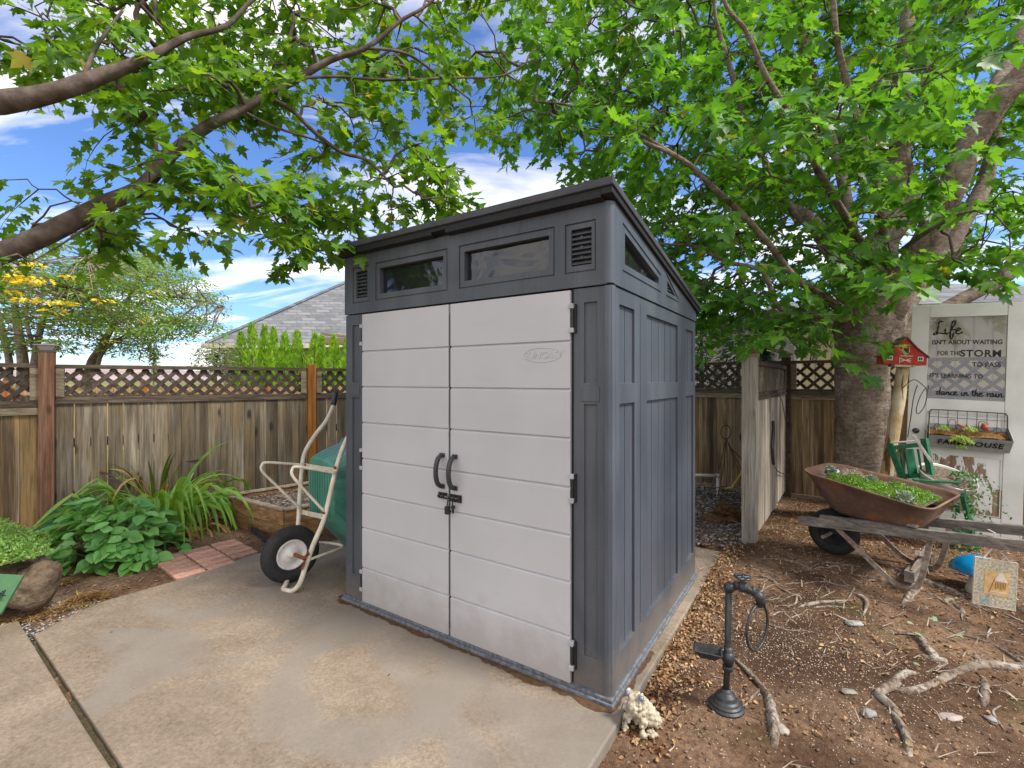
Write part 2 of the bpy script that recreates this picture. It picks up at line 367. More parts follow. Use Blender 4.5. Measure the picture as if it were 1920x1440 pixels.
# far yards turn to dry grass
ln = t.nodes.new('ShaderNodeVectorMath'); ln.operation = 'LENGTH'; t.links.new(n.tc.outputs['Object'], ln.inputs[0])
far = n.ramp(n.math('DIVIDE', ln.outputs['Value'], 40.), [(.22, 0.), (.3, 1.)])
c = n.mix(far, c, n.ramp(n.noise(.05, 6), [(.4, (.10, .13, .035)), (.6, (.26, .20, .09))]))
t.links.new(c, b.inputs['Base Color'])
n1 = n.bump(None, f2, .9, .012); n.bump(b, n.noise(140, 4, .7), .7, .004, n1)
tag(np_mesh('ground', V, T, m, smooth=True), kind='structure')

m, t, b = nodes('concrete', .88, .2); n = NB(t)
a1 = n.noise(1.15, 7, .62, dist=.5); a2 = n.noise(26, 7, .75); a3 = n.noise(90, 3, .7); a4 = n.noise(.85, 4, .5, n.coords((1, 1, 1), (0, 0, 1.1)), 1.2)
str_ = n.noise(1, 6, .65, n.coords((14, 60, 8), (0, 0, R(-36))), .8)
c = n.ramp(a1, [(.3, (.165, .130, .097)), (.5, (.225, .182, .14)), (.72, (.315, .26, .20))])
c = n.mix(.12, c, n.ramp(str_, [(.30, (.7, .68, .66)), (.55, (1.0, 1.0, 1.0)), (.68, (1.2, 1.18, 1.14))]), 'MULTIPLY')
fl = n.noise(44, 9, .8, None, .3)
c = n.mix(n.ramp(n.noise(2.1, 4), [(.35, .25), (.65, .85)]), c, n.ramp(fl, [(.38, (.70, .67, .64)), (.49, (.95, .94, .93)), (.56, (1.24, 1.22, 1.18))]), 'MULTIPLY')
c = n.mix(.55, c, n.ramp(n.noise(6.5, 6, .6), [(.35, (.78, .76, .73)), (.6, (1.08, 1.07, 1.06))]), 'MULTIPLY')
c = n.mix(.6, c, n.ramp(n.noise(62, 6, .8), [(.36, (.6, .57, .55)), (.58, (1.15, 1.15, 1.13))]), 'MULTIPLY')
smooth_m = n.ramp(a4, [(.53, 0.), (.58, .7)])     # patches where the smooth cement skin is left
c = n.mix(smooth_m, c, n.ramp(n.noise(5, 4), [(.3, (.175, .15, .125)), (.7, (.225, .20, .172))]))
c = n.mix(n.ramp(n.noise(2.6, 5, .6), [(.62, 0.), (.74, .55)]), c, (.13, .10, .075))
for (cx_, cy_, ra, rb_, am) in ((-.66, 2.37, .42, .10, .75), (-1.55, 2.72, .34, .05, .4), (-1.2, 3.3, .42, .09, .5)):     # tide marks left by puddles
    mp_ = n.coords((1, .82, 0)); dv = t.nodes.new('ShaderNodeVectorMath'); dv.operation = 'DISTANCE'; t.links.new(mp_, dv.inputs[0]); dv.inputs[1].default_value = (cx_, cy_ * .82, 0)
    dd_ = n.math('ADD', dv.outputs['Value'], n.math('MULTIPLY', n.math('SUBTRACT', n.noise(2.3, 4), .5), .35))
    c = n.mix(n.ramp(dd_, [(0, 0.), (max(.01, ra - rb_ * 1.6), 0.), (ra - rb_ * .5, am), (ra + rb_ * .7, am * .9), (ra + rb_ * 1.3, 0.)]), c, (.205, .18, .152))
c = n.mix(n.ramp(n.noise(70, 3), [(.66, 0.), (.72, .5)]), c, (.10, .08, .06))
t.links.new(c, b.inputs['Base Color']); n1 = n.bump(None, a2, .35, .004); n.bump(b, a3, .35, .0025, n1)
CONC = m
def slab(name, poly):
    mb = MB(); mb.prism(list(reversed(poly)), -.11, 0.0)
    # worn arris
    o = mb.build(name, CONC, bevel=.008); return tag(o, kind='structure')
slab('patio', SLAB); slab('path', SLAB2)
mb = MB(); ja, jb = Vector((-2.80, 2.66, 0)), Vector((-.28, .87, 0)); js = []
for i in range(121):
    p = ja.lerp(jb, i / 120); w_ = .075; nn = Vector((.586, .81, 0)); zz = -.022 + .010 * noise.noise(p * 14); js += [p - nn * w_ + Vector((0, 0, zz)), p + Vector((0, 0, zz + .006 * noise.noise(p * 31))), p + nn * w_ + Vector((0, 0, zz))]
mb.add(js, [(i * 3 + k, i * 3 + k + 1, i * 3 + k + 4, i * 3 + k + 3) for i in range(120) for k in (0, 1)])
tag(mb.build('joint_soil', M_simple('joint_soil', (.09, .065, .04), .95, .1, .3, 60, .8, .005, dark=(.035, .035, .016))), kind='structure')
# dark damp dirt line along the shed foot on the concrete is real muck: a thin uneven strip
def muck(pts, wd, name):
    V_ = []; F_ = []; rnd = random.Random(3)
    for a, b_ in zip(pts[:-1], pts[1:]):
        a = Vector(a); b_ = Vector(b_); L = (b_ - a).length; k = int(L / .02); d = (b_ - a).normalized(); nn = Vector((d.y, -d.x))
        for i in range(k + 1):
            p = a + d * L * i / k; ww = wd * (.35 + 1.1 * abs(noise.noise(Vector((p.x * 5, p.y * 5, 1)))) + .5 * rnd.random() * .6)
            V_ += [(p.x - nn.x * .01, p.y - nn.y * .01, .0035), (p.x + nn.x * ww, p.y + nn.y * ww, .002)]
            if i: o = len(V_); F_.append((o - 4, o - 2, o - 1, o - 3))
    mb = MB(); mb.add(V_, F_); m_ = M_simple('muck', (.115, .062, .03), .9, .2, .3, 30, .5, .004, dark=(.05, .035, .022)); return tag(mb.build(name, m_), kind='stuff', label='brown damp dirt line along the foot of the shed', cat='dirt')
m, t, b = nodes('hill_ground', 1, 0); n = NB(t)
t.links.new(n.ramp(n.noise(.006, 5), [(.35, (.22, .20, .24)), (.6, (.40, .31, .27))]), b.inputs['Base Color'])
hx = np.linspace(-5200, 3000, 160); V = []; 
for x in hx:
    h_ = 34 + 26 * noise.noise(Vector((x * .0009, 1, 0))) + 7 * noise.noise(Vector((x * .004, 3, 0)))
    V += [(x, 2300, -5), (x, 2700, h_ * 2.0), (x, 3300, h_ * 1.6), (x, 3800, -6)]
V = np.array(V); T = np.array([(i * 4 + k, i * 4 + k + 4, i * 4 + k + 5, i * 4 + k + 1) for i in range(len(hx) - 1) for k in range(3)])
tag(np_mesh('hills', V, T, m, smooth=True), kind='structure')
# ------------------------------------------------------------------ the shed
ang = math.atan2(-1.0, 1.512)
def splash(n, t, c, top=.34, amt=.8, col=(.20, .155, .115)):
    sz_ = t.nodes.new('ShaderNodeSeparateXYZ'); t.links.new(n.tc.outputs['Object'], sz_.inputs[0])
    f_ = n.ramp(n.math('ADD', n.math('DIVIDE', sz_.outputs[2], top), n.math('MULTIPLY', n.math('SUBTRACT', n.noise(7, 7, .75), .5), 1.6)), [(.15, amt), (.75, 0.)])
    c = n.mix(f_, c, col)
    sc_ = n.ramp(n.noise(1, 7, .7, n.coords((3, 3, 40)), 1.5), [(.67, 0.), (.70, .35)])
    return n.mix(n.math('MULTIPLY', sc_, n.ramp(n.noise(2.2, 3), [(.5, 0.), (.62, 1.)])), c, (.33, .32, .32))
SFL = Vector((-1.077, 3.048, 0)); W, D = 1.813, 1.61
shed = empty('storage_shed', SFL, ang, 'dark blue grey resin shed with pale double doors on the concrete pad', 'shed')
m, t, b = nodes('resin_dark', .5, .4); n = NB(t)
g = n.noise(1, 6, .6, n.coords((30, 30, 1.6)), 2.5)
fn = n.noise(170, 3, .6)
c = n.ramp(n.noise(2.2, 5), [(.35, (.052, .060, .072)), (.65, (.078, .088, .101))])
c = n.mix(.55, c, n.ramp(g, [(.35, (.8, .8, .8)), (.6, (1.12, 1.12, 1.12))]), 'MULTIPLY')
c = n.mix(n.ramp(n.noise(60, 2), [(.72, 0.), (.78, .35)]), c, (.3, .31, .33))
# dust that settles low and in streaks
c = n.mix(n.ramp(n.noise(1, 5, .6, n.coords((5, 5, .35))), [(.5, 0.), (.75, .28)]), c, (.17, .18, .19))
c = splash(n, t, c, .3, .5); t.links.new(c, b.inputs['Base Color']); n1 = n.bump(None, g, .28, .003); n.bump(b, fn, .3, .0015, n1); RES = m
m, t, b = nodes('resin_side', .42, .45); n = NB(t)
g = n.noise(1, 6, .6, n.coords((26, 26, 1.3)), 2.5)
c = n.ramp(n.noise(1.6, 5), [(.35, (.053, .064, .083)), (.65, (.078, .093, .117))])
c = n.mix(.45, c, n.ramp(g, [(.35, (.82, .82, .82)), (.6, (1.12, 1.12, 1.12))]), 'MULTIPLY')
c = n.mix(n.ramp(n.noise(75, 2), [(.73, 0.), (.79, .4)]), c, (.4, .42, .45))
c = n.mix(n.ramp(n.noise(1, 5, .6, n.coords((5, 5, .3))), [(.5, 0.), (.75, .25)]), c, (.19, .20, .21))
c = splash(n, t, c, .3, .5); t.links.new(c, b.inputs['Base Color']); n1 = n.bump(None, g, .3, .003); n.bump(b, n.noise(190, 3), .25, .0015, n1); RESS = m
m, t, b = nodes('resin_door', .5, .35); n = NB(t)
c = n.ramp(n.noise(1.3, 5), [(.35, (.445, .443, .458)), (.65, (.50, .497, .512))])
c = n.mix(n.ramp(n.noise(1, 5, .6, n.coords((3, 3, 28))), [(.5, 0.), (.8, .12)]), c, (.36, .35, .36))
c = n.mix(n.ramp(n.noise(6, 5, .7), [(.62, 0.), (.75, .22)]), c, (.37, .34, .31))
c = splash(n, t, c, .42, .42, (.27, .22, .17)); t.links.new(c, b.inputs['Base Color']); n1 = n.bump(None, n.noise(1.1, 2), .25, .05); n.bump(b, n.noise(1, 5, .6, n.coords((4, 4, 150)), 1.0), .25, .002, n1); DOOR = m
BLACK = M_simple('black_metal', (.02, .02, .022), .4, .5, .2, 40, .1, .001)
BLK_PL = M_simple('black_plastic', (.035, .036, .04), .38, .5, .15, 40, .15, .001)
ROOFM = M_simple('roof_resin', (.062, .066, .075), .55, .35, .18, 14, .3, .002)
LIP = M_simple('roof_lip', (.018, .018, .021), .6, .3, .2, 30, .2, .002)
DUST = M_simple('dusty_base', (.17, .18, .20), .7, .3, .3, 45, .4, .002, dark=(.06, .065, .075))
ZH = 1.84; ZT = 2.215; ZB = 1.915
mb = MB()     # front wall: jambs beside the doors
relief(mb, 0, W, .03, ZH - .006, [(.175, 1.625, .03, ZH - .006, None),
    (.062, .135, 1.403, 1.768, .011), (.062, .135, .175, 1.307, .011), (1.682, 1.745, 1.405, 1.768, .011), (1.682, 1.745, .175, 1.309, .011)], thick=.05)
for z0, z1 in ((1.40, 1.31),):
    for xa in (.05, 1.67): mb.box(xa, xa + .087, -.004, .002, z1 + .012, z0 - .012)
mb.build('front_wall', RES, shed, bevel=.003, weld=True)
mb = MB()     # rounded corner post
for cx_, cy_ in ((W - .022, .022),):
    pts = [(cx_ + .03 * math.cos(a), cy_ + .03 * math.sin(a)) for a in np.linspace(-math.pi / 2 - .3, .3, 8)] + [(cx_ - .02, cy_ + .02)]
    mb.prism(pts, .03, ZH - .006); mb.prism([(x + .0, y - .002) for x, y in pts], ZH + .004, ZT - .012)
mb.build('corner_post', RESS, shed, bevel=.001)
MS = Matrix.Translation((W, 0, 0)) @ Matrix.Rotation(R(90), 4, 'Z')
mb = MB()     # right side wall with sunk panels and plank grooves
rc = []
for a_, b_ in ((.095, .30), (.49, 1.125), (1.335, 1.552)):
    for z0, z1 in ((1.404, 1.762), (.185, 1.309)):
        rc.append((a_, b_, z0, z1, .014)); k = max(2, round((b_ - a_) / .125))
        for i in range(1, k):
            s_ = a_ + (b_ - a_) * i / k; rc.append((s_ - .0035, s_ + .0035, z0, z1, .0175))
rc.append((.385, .392, .19, 1.80, .005)); rc.append((1.222, 1.229, .19, 1.80, .005))
relief(mb, 0.012, D, .03, ZH - .006, rc, M=MS, thick=.04)
mb.build('side_wall', RESS, shed, bevel=.0035, weld=True)
mb = MB(); mb.box(.012, .05, .05, D, .03, ZB); mb.box(.05, W - .05, D - .04, D - .002, .03, ZB - .02); mb.build('rear_walls', RESS, shed)
mb = MB()     # front frieze with windows and vents
WN = [(.326, .841), (.991, 1.503)]; VN = [(.106, .213), (1.62, 1.72)]
rc = []
for a_, b_ in WN: rc += [(a_ - .036, b_ + .033, 1.905, 2.137, .008), (a_ - .028, b_ + .025, 1.913, 2.129, .003), (a_, b_, 1.945, 2.101, None)]
for a_, b_ in VN: rc += [(a_ - .031, b_ + .022, 1.905, 2.133, .008), (a_ - .024, b_ + .016, 1.912, 2.126, .003), (a_, b_, 1.938, 2.104, .03)]
relief(mb, -.004, W - .02, ZH, ZT - .01, rc, y=-.008, thick=.055)
mb.build('front_frieze', RES, shed, bevel=.002, weld=True)
def topz(s): return ZT - (ZT - ZB) * s / D
plate('side_frieze', [(.012, ZH), (D, ZH), (D, topz(D) - .01), (.012, topz(0) - .01)],
      [[(.145, 1.952), (.683, 1.95), (.683, 1.985), (.145, 2.098)], [(.855, 1.934), (1.046, 1.936), (.855, 2.002)]], .045, RESS, shed, MS @ Matrix.Translation((0, -.007, 0)))
mb = MB()     # raised trim round the side window
tr = [((.118, 2.135), (.118, 1.922)), ((.118, 1.922), (.718, 1.918)), ((.718, 1.918), (.718, 2.012)), ((.718, 2.012), (.118, 2.135)), ((.83, 2.04), (.83, 1.915)), ((.83, 1.915), (1.10, 1.915)), ((1.10, 1.915), (1.10, 1.93)), ((1.10, 1.93), (.83, 2.04))]
for p, q in tr: mb.bar(MS @ Vector((p[0], -.009, p[1])), MS @ Vector((q[0], -.009, q[1])), .006, .006)
mb.build('window_trim', RESS, shed, bevel=.001)
m, t, b = nodes('crinkled_pane', .06, .9); n = NB(t); b.inputs['Base Color'].default_value = (.012, .014, .016, 1); b.inputs['Coat Weight'].default_value = .2; b.inputs['Coat Roughness'].default_value = .04
b.inputs['Specular IOR Level'].default_value = .5; b.inputs['IOR'].default_value = 1.55
n.bump(b, n.noise(3.2, 1, .4, dist=1.6), .4, .03); PANE = m
for a_, b_ in WN:
    mb = MB(); mb.box(a_ - .005, b_ + .005, .026, .030, 1.942, 2.104); mb.build('window_pane', PANE, shed)
mb = MB(); mb.box(.14, .69, .02, .024, 1.945, 2.1, MS); mb.build('window_pane', PANE, shed)
for a_, b_ in VN:
    mb = MB(); mb.box(a_ + .001, b_ - .001, .0205, .0215, 1.939, 2.103)
    for k in range(7):
        z = 1.945 + k * .0225
        mb.add([(a_, .0, z + .006), (b_, .0, z + .006), (b_, .02, z + .021), (a_, .02, z + .021), (a_, .0, z), (b_, .0, z), (b_, .02, z + .014), (a_, .02, z + .014)], [(0, 1, 2, 3), (4, 7, 6, 5), (0, 4, 5, 1), (3, 2, 6, 7)])
    for k in range(3): mb.box((a_ + b_) / 2 - .006, (a_ + b_) / 2 + .006, -.002, .003, 1.967 + k * .045, 1.981 + k * .045)
    mb.build('vent', ROOFM, shed)
mb = MB()
for k in range(4):
    z = 1.938 + k * .016; e = 1.04 - k * .045
    mb.box(.855, e, .002, .018, z, z + .006, MS)
mb.build('vent', ROOFM, shed)
# roof
sl = (ZT - ZB) / D
def rz(y, o=0): return ZT - sl * y + o
mb = MB()
def roofslab(x0, x1, y0, y1, o0, o1):
    vs = [(x, y, rz(y, o)) for o in (o0, o1) for y in (y0, y1) for x in (x0, x1)]
    mb.add(vs, [(0, 2, 3, 1), (4, 5, 7, 6), (0, 1, 5, 4), (2, 6, 7, 3), (0, 4, 6, 2), (1, 3, 7, 5)])
roofslab(-.035, W + .03, -.06, D + .06, .024, .052); roofslab(-.03, W * .5, -.055, D + .055, .052, .060); roofslab(W * .5 + .01, W + .026, -.056, D + .055, .052, .062)
mb.build('roof', ROOFM, shed, bevel=.004)
mb = MB()
roofslab(-.026, .79, -.048, -.0, -.012, .024); roofslab(.89, W - .03, -.048, -.0, -.016, .024); roofslab(.78, .9, -.05, -.0, .002, .024)
roofslab(W - .03, W + .022, -.05, D + .05, -.006, .024); roofslab(-.028, -.002, .0, D + .04, -.006, .024)
roofslab(.0, W - .03, .0, D, -.012, .024)
mb.build('roof_lip', LIP, shed, bevel=.003)
mb = MB(); mb.box(-.015, W + .018, -.03, D + .02, 0.0, .018); mb.box(-.008, W + .010, -.02, D + .01, .018, .034)
mb.build('base', DUST, shed, bevel=.004)
# doors: eight lapped boards each
def door(x0, x1, seams, name='door'):
    pr = [(.012, .036), (-.018, .036)]
    for s_ in sorted(seams): pr += [(-.018, s_ - .013), (-.0085, s_ - .003), (-.0075, s_ - .0005), (-.018, s_ + .0015)]
    pr += [(-.018, ZH - .012), (.012, ZH - .012)]; k = len(pr)
    mb = MB(); mb.add([(x, y, z) for x in (x0, x1) for y, z in pr], [(i, (i + 1) % k, k + (i + 1) % k, k + i) for i in range(k)] + [tuple(reversed(range(k))), tuple(range(k, 2 * k))])
    return mb.build(name, DOOR, shed, bevel=.0012, weld=True)
SM = [1.600, 1.379, 1.156, .932, .713, .500, .252]
dl = door(.180, .890, SM); dr = door(.904, 1.620, SM)
mb = MB(); mb.box(.893, .903, -.012, .004, .07, ZH - .07); mb.box(.17, .185, -.003, .003, .04, ZH - .01); mb.box(1.617, 1.63, -.003, .003, .04, ZH - .01); mb.build('door_gap', LIP, shed)
# embossed oval emblem
mb = MB(); cx_, cz_ = 1.475, 1.537
ov = [(cx_ + .102 * math.cos(a), -.0185, cz_ + .034 * math.sin(a)) for a in np.linspace(0, 2 * math.pi, 41)]
mb.tube(ov, .0017, 6, cap=False); mb.build('emblem_ring', DOOR, dr, smooth=True)
o = text('emblem_lettering', 'SUNCAST', .047, DOOR, dr, Matrix.Translation((cx_, -.0185, cz_ - .016)), extrude=.0016, bold=.0006, shear=.35, sx=1.0)
HG = M_simple('hinge_grey', (.42, .42, .44), .5, .4)
for x, sgn, par in ((1.622, 1, dr), (.178, -1, dl)):
    for zc_ in (1.70, .925, .165):
        mb = MB(); mb.cur = 0
        mb.box(x - .002, x + sgn * .024, -.012, .0, zc_ - .065, zc_ + .065) if sgn > 0 else mb.box(x - .024, x + .002, -.012, .0, zc_ - .065, zc_ + .065)
        mb.cur = 1
        mb.lathe([(.006, -.045), (.006, .045)], 8, Matrix.Translation((x + sgn * .008, -.016, zc_))); mb.cur = 2
        for dz in (-.055, .055):
            mb.box(min(x - sgn * .006, x + sgn * .016), max(x - sgn * .006, x + sgn * .016), -.026, -.006, zc_ + dz - .011, zc_ + dz + .011)
        mb.build('hinge', [LIP, BLACK, HG], par, bevel=.0015)
for x, par in ((.846, dl), (.936, dr)):
    mb = MB(); q = []
    for i in range(13):
        a = math.pi * i / 12; q.append((x + .004, -.02 - .055 * math.sin(a) ** .7, .925 + .082 * math.cos(a)))
    mb.tube(q, [.010, .0125] + [.0135] * 9 + [.0125, .010], 10)
    mb.box(x - .012, x + .02, -.030, -.0185, .998, 1.02); mb.box(x - .012, x + .02, -.030, -.0185, .828, .85)
    mb.build('handle', BLK_PL, par, smooth=False, bevel=.001)
mb = MB(); mb.box(.822, .885, -.024, -.0185, .772, .806); mb.box(.905, .985, -.024, -.0185, .765, .806)
CH = M_simple('worn_bolt', (.30, .29, .27), .25, .6, .2, 60, .05, .001, metal=.9)
for x in (.84, .868, .915, .945, .975): mb.lathe([(.011, -.007), (.011, .007)], 10, Matrix.Translation((x, -.034, .789)) @ Matrix.Rotation(R(90), 4, 'Y'))
mb.cur = 1; mb.lathe([(.0055, -.07), (.0055, .07)], 10, Matrix.Translation((.905, -.034, .789)) @ Matrix.Rotation(R(90), 4, 'Y'))
latch = mb.build('latch', [BLACK, CH], dr, bevel=.001)
mb = MB(); mb.tube([(.906, -.04, .778), (.906, -.046, .75), (.912, -.046, .738)], .004, 6); mb.box(.892, .914, -.052, -.034, .70, .742); mb.tube([(.938, -.04, .778), (.94, -.042, .745)], .004, 6); mb.lathe([(.011, -.006), (.011, .006)], 10, Matrix.Translation((.942, -.04, .742)) @ Matrix.Rotation(R(90), 4, 'X')); mb.box(.938, .947, -.046, -.036, .71, .74)
tag(mb.build('padlock', BLACK, None, bevel=.001, M=shed.matrix_world if False else Matrix.Translation(SFL) @ Matrix.Rotation(ang, 4, 'Z')), 'small black padlock hanging from the bolt on the pale shed doors', 'padlock')
def SP(x, y): 
    v = Matrix.Rotation(ang, 2) @ Vector((x, y)); return (SFL.x + v.x, SFL.y + v.y)
muck([SP(-.03, .25), SP(-.03, -.02), SP(W + .02, -.02)], .05, 'dirt_line'); muck([SP(W + .01, -.04), SP(W + .01, .5)], .03, 'dirt_line')
# ------------------------------------------------------------------ fences
WOODG = M_wood('weathered_cedar', [(.10, .082, .06), (.235, .20, .152), (.38, .335, .265)], stain=(.20, .14, .07), streak=(.08, .06, .04), isl=.6)
WOODB = M_wood('brown_cedar', [(.11, .075, .04), (.28, .205, .125), (.44, .345, .23)], stain=(.36, .23, .09), streak=(.06, .042, .028), isl=.6)
WOODD = M_wood('dark_lattice', [(.045, .034, .027), (.085, .066, .052), (.14, .112, .09)], isl=.4, knots=False, grain=(14, 14, 14))
WOODR = M_wood('red_cedar_post', [(.10, .048, .028), (.21, .11, .068), (.33, .20, .135)], isl=.2)
WOODO = M_wood('orange_post', [(.17, .06, .012), (.33, .125, .028), (.42, .19, .06)], isl=.2)
WOODP = M_wood('pale_post', [(.20, .185, .15), (.35, .335, .29), (.47, .45, .40)], stain=(.23, .20, .14), isl=.2)
WOODW = M_wood('pale_boards', [(.32, .27, .22), (.56, .50, .43), (.72, .67, .60)], stain=(.30, .24, .17), streak=(.17, .14, .115), isl=.3)
RAILM = M_wood('rail_wood', [(.05, .037, .027), (.105, .08, .06), (.17, .14, .11)], isl=.3, grain=(2, 20, 20), knots=False)
RAILL = M_wood('light_rail', [(.15, .12, .085), (.29, .24, .17), (.40, .34, .25)], isl=.3, grain=(2, 20, 20), knots=False)
def fence_frame(a, b):
    a = Vector((a[0], a[1], 0)); b = Vector((b[0], b[1], 0)); d = b - a
    return a, d.length, math.atan2(d.y, d.x)
def lattice(mb, x0, x1, z0, z1, pitch=.088, w=.041, flip=False, deg=45, both=True):
    """thin slats clipped to the opening"""
    for layer, sg in ((0, 1), (1, -1)) if both else ((0, 1),):
        tn = math.tan(R(deg)); Hh = z1 - z0; run = Hh / tn; k = 0; x = x0 - run
        while x < x1 + run:
            # slat centre line from (x,z0) going to (x+sg*run,z1)
            xa, za, xb, zb = x, z0, x + sg * run, z1
            def clip(xa, za, xb, zb):
                for lim, lo in ((x0, True), (x1, False)):
                    da, db = (xa - lim, xb - lim) if lo else (lim - xa, lim - xb)
                    if da < 0 and db < 0: return None
                    if da < 0: t_ = da / (da - db); xa, za = xa + t_ * (xb - xa), za + t_ * (zb - za)
                    elif db < 0: t_ = db / (db - da); xb, zb = xb + t_ * (xa - xb), zb + t_ * (za - zb)
                return xa, za, xb, zb
            c_ = clip(xa, za, xb, zb)
            if c_ and abs(c_[0] - c_[2]) > .02:
                y = .004 + layer * .0085
                mb.bar((c_[0], y, c_[1]), (c_[2], y, c_[3]), .008, w, up=Vector((0, 1, 0)).cross(Vector((c_[2] - c_[0], 0, c_[3] - c_[1])).normalized()))
            x += pitch / math.sin(R(deg))
def fence(name, a, b, label, spec, posts, cat='fence'):
    """a,b ends on plan; the local frame has x along the fence, -y towards the yard"""
    p0, L, an = fence_frame(a, b); rnd = random.Random(hash(name) % 99 + int(L * 10))
    e = empty(name, p0, an, label, cat)
    zb, zl, zt = spec['zb'], spec['zl'], spec['zt']; x0, x1 = 0.0, L
    segs = spec.get('segs', [(0, L)])
    mb = MB()
    for (s0, s1) in segs:
        lat = MB(); ra = MB(); rl = MB()
        x = s0 + .004; y = 0
        while x < s1 - .03:
            wd = min(rnd.uniform(.110, .120), s1 - x - .002); gap = rnd.choice([.0003, .0003, .0015]) + (.0065 if spec.get('gappy') and x < s0 + .62 else 0)
            # slightly uneven board with a wandering edge
            ya = rnd.uniform(-.003, .003); zt_ = zl - .035; lean = rnd.uniform(-.002, .002)
            n_ = 6; vs = []; fs = []
            for i in range(n_ + 1):
                z = zb + (zt_ - zb) * i / n_
                for xx, yy in ((x + rnd.uniform(0, .0015) + lean * i / n_, ya - .009), (x + wd - rnd.uniform(0, .0015) + lean * i / n_, ya - .009), (x + wd + lean * i / n_, ya + .009), (x + lean * i / n_, ya + .009)): vs.append((xx, yy, z))
            for i in range(n_):
                for k in range(4): k2 = (k + 1) % 4; fs.append((i * 4 + k, i * 4 + k2, i * 4 + 4 + k2, i * 4 + 4 + k))
            fs += [(3, 2, 1, 0), (n_ * 4, n_ * 4 + 1, n_ * 4 + 2, n_ * 4 + 3)]
            mb.add(vs, fs); x += wd + gap
        lattice(lat, s0 + .06, s1 - .06, zl + .03, zt - .035, **spec.get('lat', {}))
        ra.box(s0, s1, -.022, .028, zt - .035, zt + .003)
        ra.box(s0, s1, -.026, .03, zl - .035, zl + .0); ra.box(s0 + .002, s1 - .002, -.012, .026, zl + .001, zl + .03)
        for xx in (s0 + .003, s1 - .063): MB().box(xx, xx + .058, -.020, .026, zl + .031, zt - .036).build('trim', spec.get('trim', RAILL), e, bevel=.002)
        for key, z0_, z1_, nm in (('railed', zl - .10, zl - .037, 'rail'), ('foot', zb + .02, zb + .11, 'rail'), ('kick', zb - .09, zb - .003, 'kick_board')):
            if spec.get(key): MB().box(s0 + .002, s1 - .002, -.034, -.0135, z0_, z1_).build(nm, spec.get('trim', RAILL), e, bevel=.002)
        lat.build('lattice', spec.get('latm', WOODD), e); ra.build('rail_frame', RAILM, e, bevel=.002)
    mb.build('boards', spec['wood'], e, bevel=.005)
    for zz in (.28, .78): MB().box(segs[0][0], segs[-1][1], .012, .05, zz, zz + .085).build('back_rail', spec['wood'], e)
    for (x, wd, z0, z1, mt, cap) in posts:
        mp = MB(); mp.box(x - wd / 2, x + wd / 2, -.055, wd - .055, z0, z1); po = mp.build('post', mt, e, bevel=.003)
        if cap:
            mc = MB(); cap(mc, x, wd / 2 - .055, wd, z1); mc.build('post_cap', cap.mats, po, bevel=.0015)
    return e
def solar_cap(mc, x, y, w_, z):
    h = w_ / 2
    mc.cur = 0; mc.box(x - h - .004, x + h + .004, y - h - .004, y + h + .004, z, z + .016)
    mc.cur = 1
    def fr(a, za, b_, zb_):
        vs = [(x - a, y - a, za), (x + a, y - a, za), (x + a, y + a, za), (x - a, y + a, za), (x - b_, y - b_, zb_), (x + b_, y - b_, zb_), (x + b_, y + b_, zb_), (x - b_, y + b_, zb_)]
        mc.add(vs, [(3, 2, 1, 0), (4, 5, 6, 7), (0, 1, 5, 4), (1, 2, 6, 5), (2, 3, 7, 6), (3, 0, 4, 7)])
    fr(h * .86, z + .0165, h * 1.25, z + .058)
    mc.cur = 2; fr(h * 1.62, z + .0585, h * 1.55, z + .068); fr(h * .8, z + .0685, h * .7, z + .076)
    for sx in (-1, 1):
        for sy in (-1, 1): mc.bar((x + sx * h * .9, y + sy * h * .9, z + .016), (x + sx * h * 1.32, y + sy * h * 1.32, z + .058), .006, .006)
solar_cap.mats = [M_simple('cap_bronze', (.10, .09, .085), .4, .5), M_simple('cap_glass', (.62, .60, .55), .25, .5, .05), M_simple('cap_top', (.20, .17, .16), .35, .5)]
def copper_cap(mc, x, y, w_, z):
    h = w_ / 2
    mc.cur = 1; mc.box(x - h - .008, x + h + .008, y - h - .008, y + h + .008, z - .03, z + .001)
    mc.cur = 0; a = h * 1.45
    mc.box(x - a, x + a, y - a, y + a, z + .0015, z + .018)
    mc.add([(x - a * .96, y - a * .96, z + .0185), (x + a * .96, y - a * .96, z + .0185), (x + a * .96, y + a * .96, z + .0185), (x - a * .96, y + a * .96, z + .0185), (x, y, z + .055)], [(3, 2, 1, 0), (0, 1, 4), (1, 2, 4), (2, 3, 4), (3, 0, 4)])
copper_cap.mats = [M_simple('rust_cap', (.33, .14, .065), .6, .4, .2), M_simple('cap_collar', (.30, .25, .18), .7, .3)]
# left fence: from far left through the red post to the corner behind the shed
dF = Vector((.808, .588)).normalized(); A0 = Vector((-4.29, 4.34)); 
def FA(s): v = A0 + dF * s; return (v.x, v.y)
fence('lattice_fence', FA(0.05), FA(4.72), 'long grey board fence with lattice top behind the lilies, between red post and shed',
      dict(zb=-.02, zl=1.225, zt=1.560, wood=WOODG, gappy=True, segs=[(0.0, 2.19), (2.30, 4.55)]),
      [(-.055, .105, -.06, 1.675, WOODR, solar_cap), (2.245, .092, -.06, 1.605, WOODO, None)])
fence('lattice_gate_fence', FA(-2.4), FA(-.053), 'short brown streaked fence section with light rail at the far left', 
      dict(zb=-.03, zl=1.20, zt=1.565, wood=WOODB, gappy=True, railed=True, foot=True, segs=[(0, 2.345)]), [])
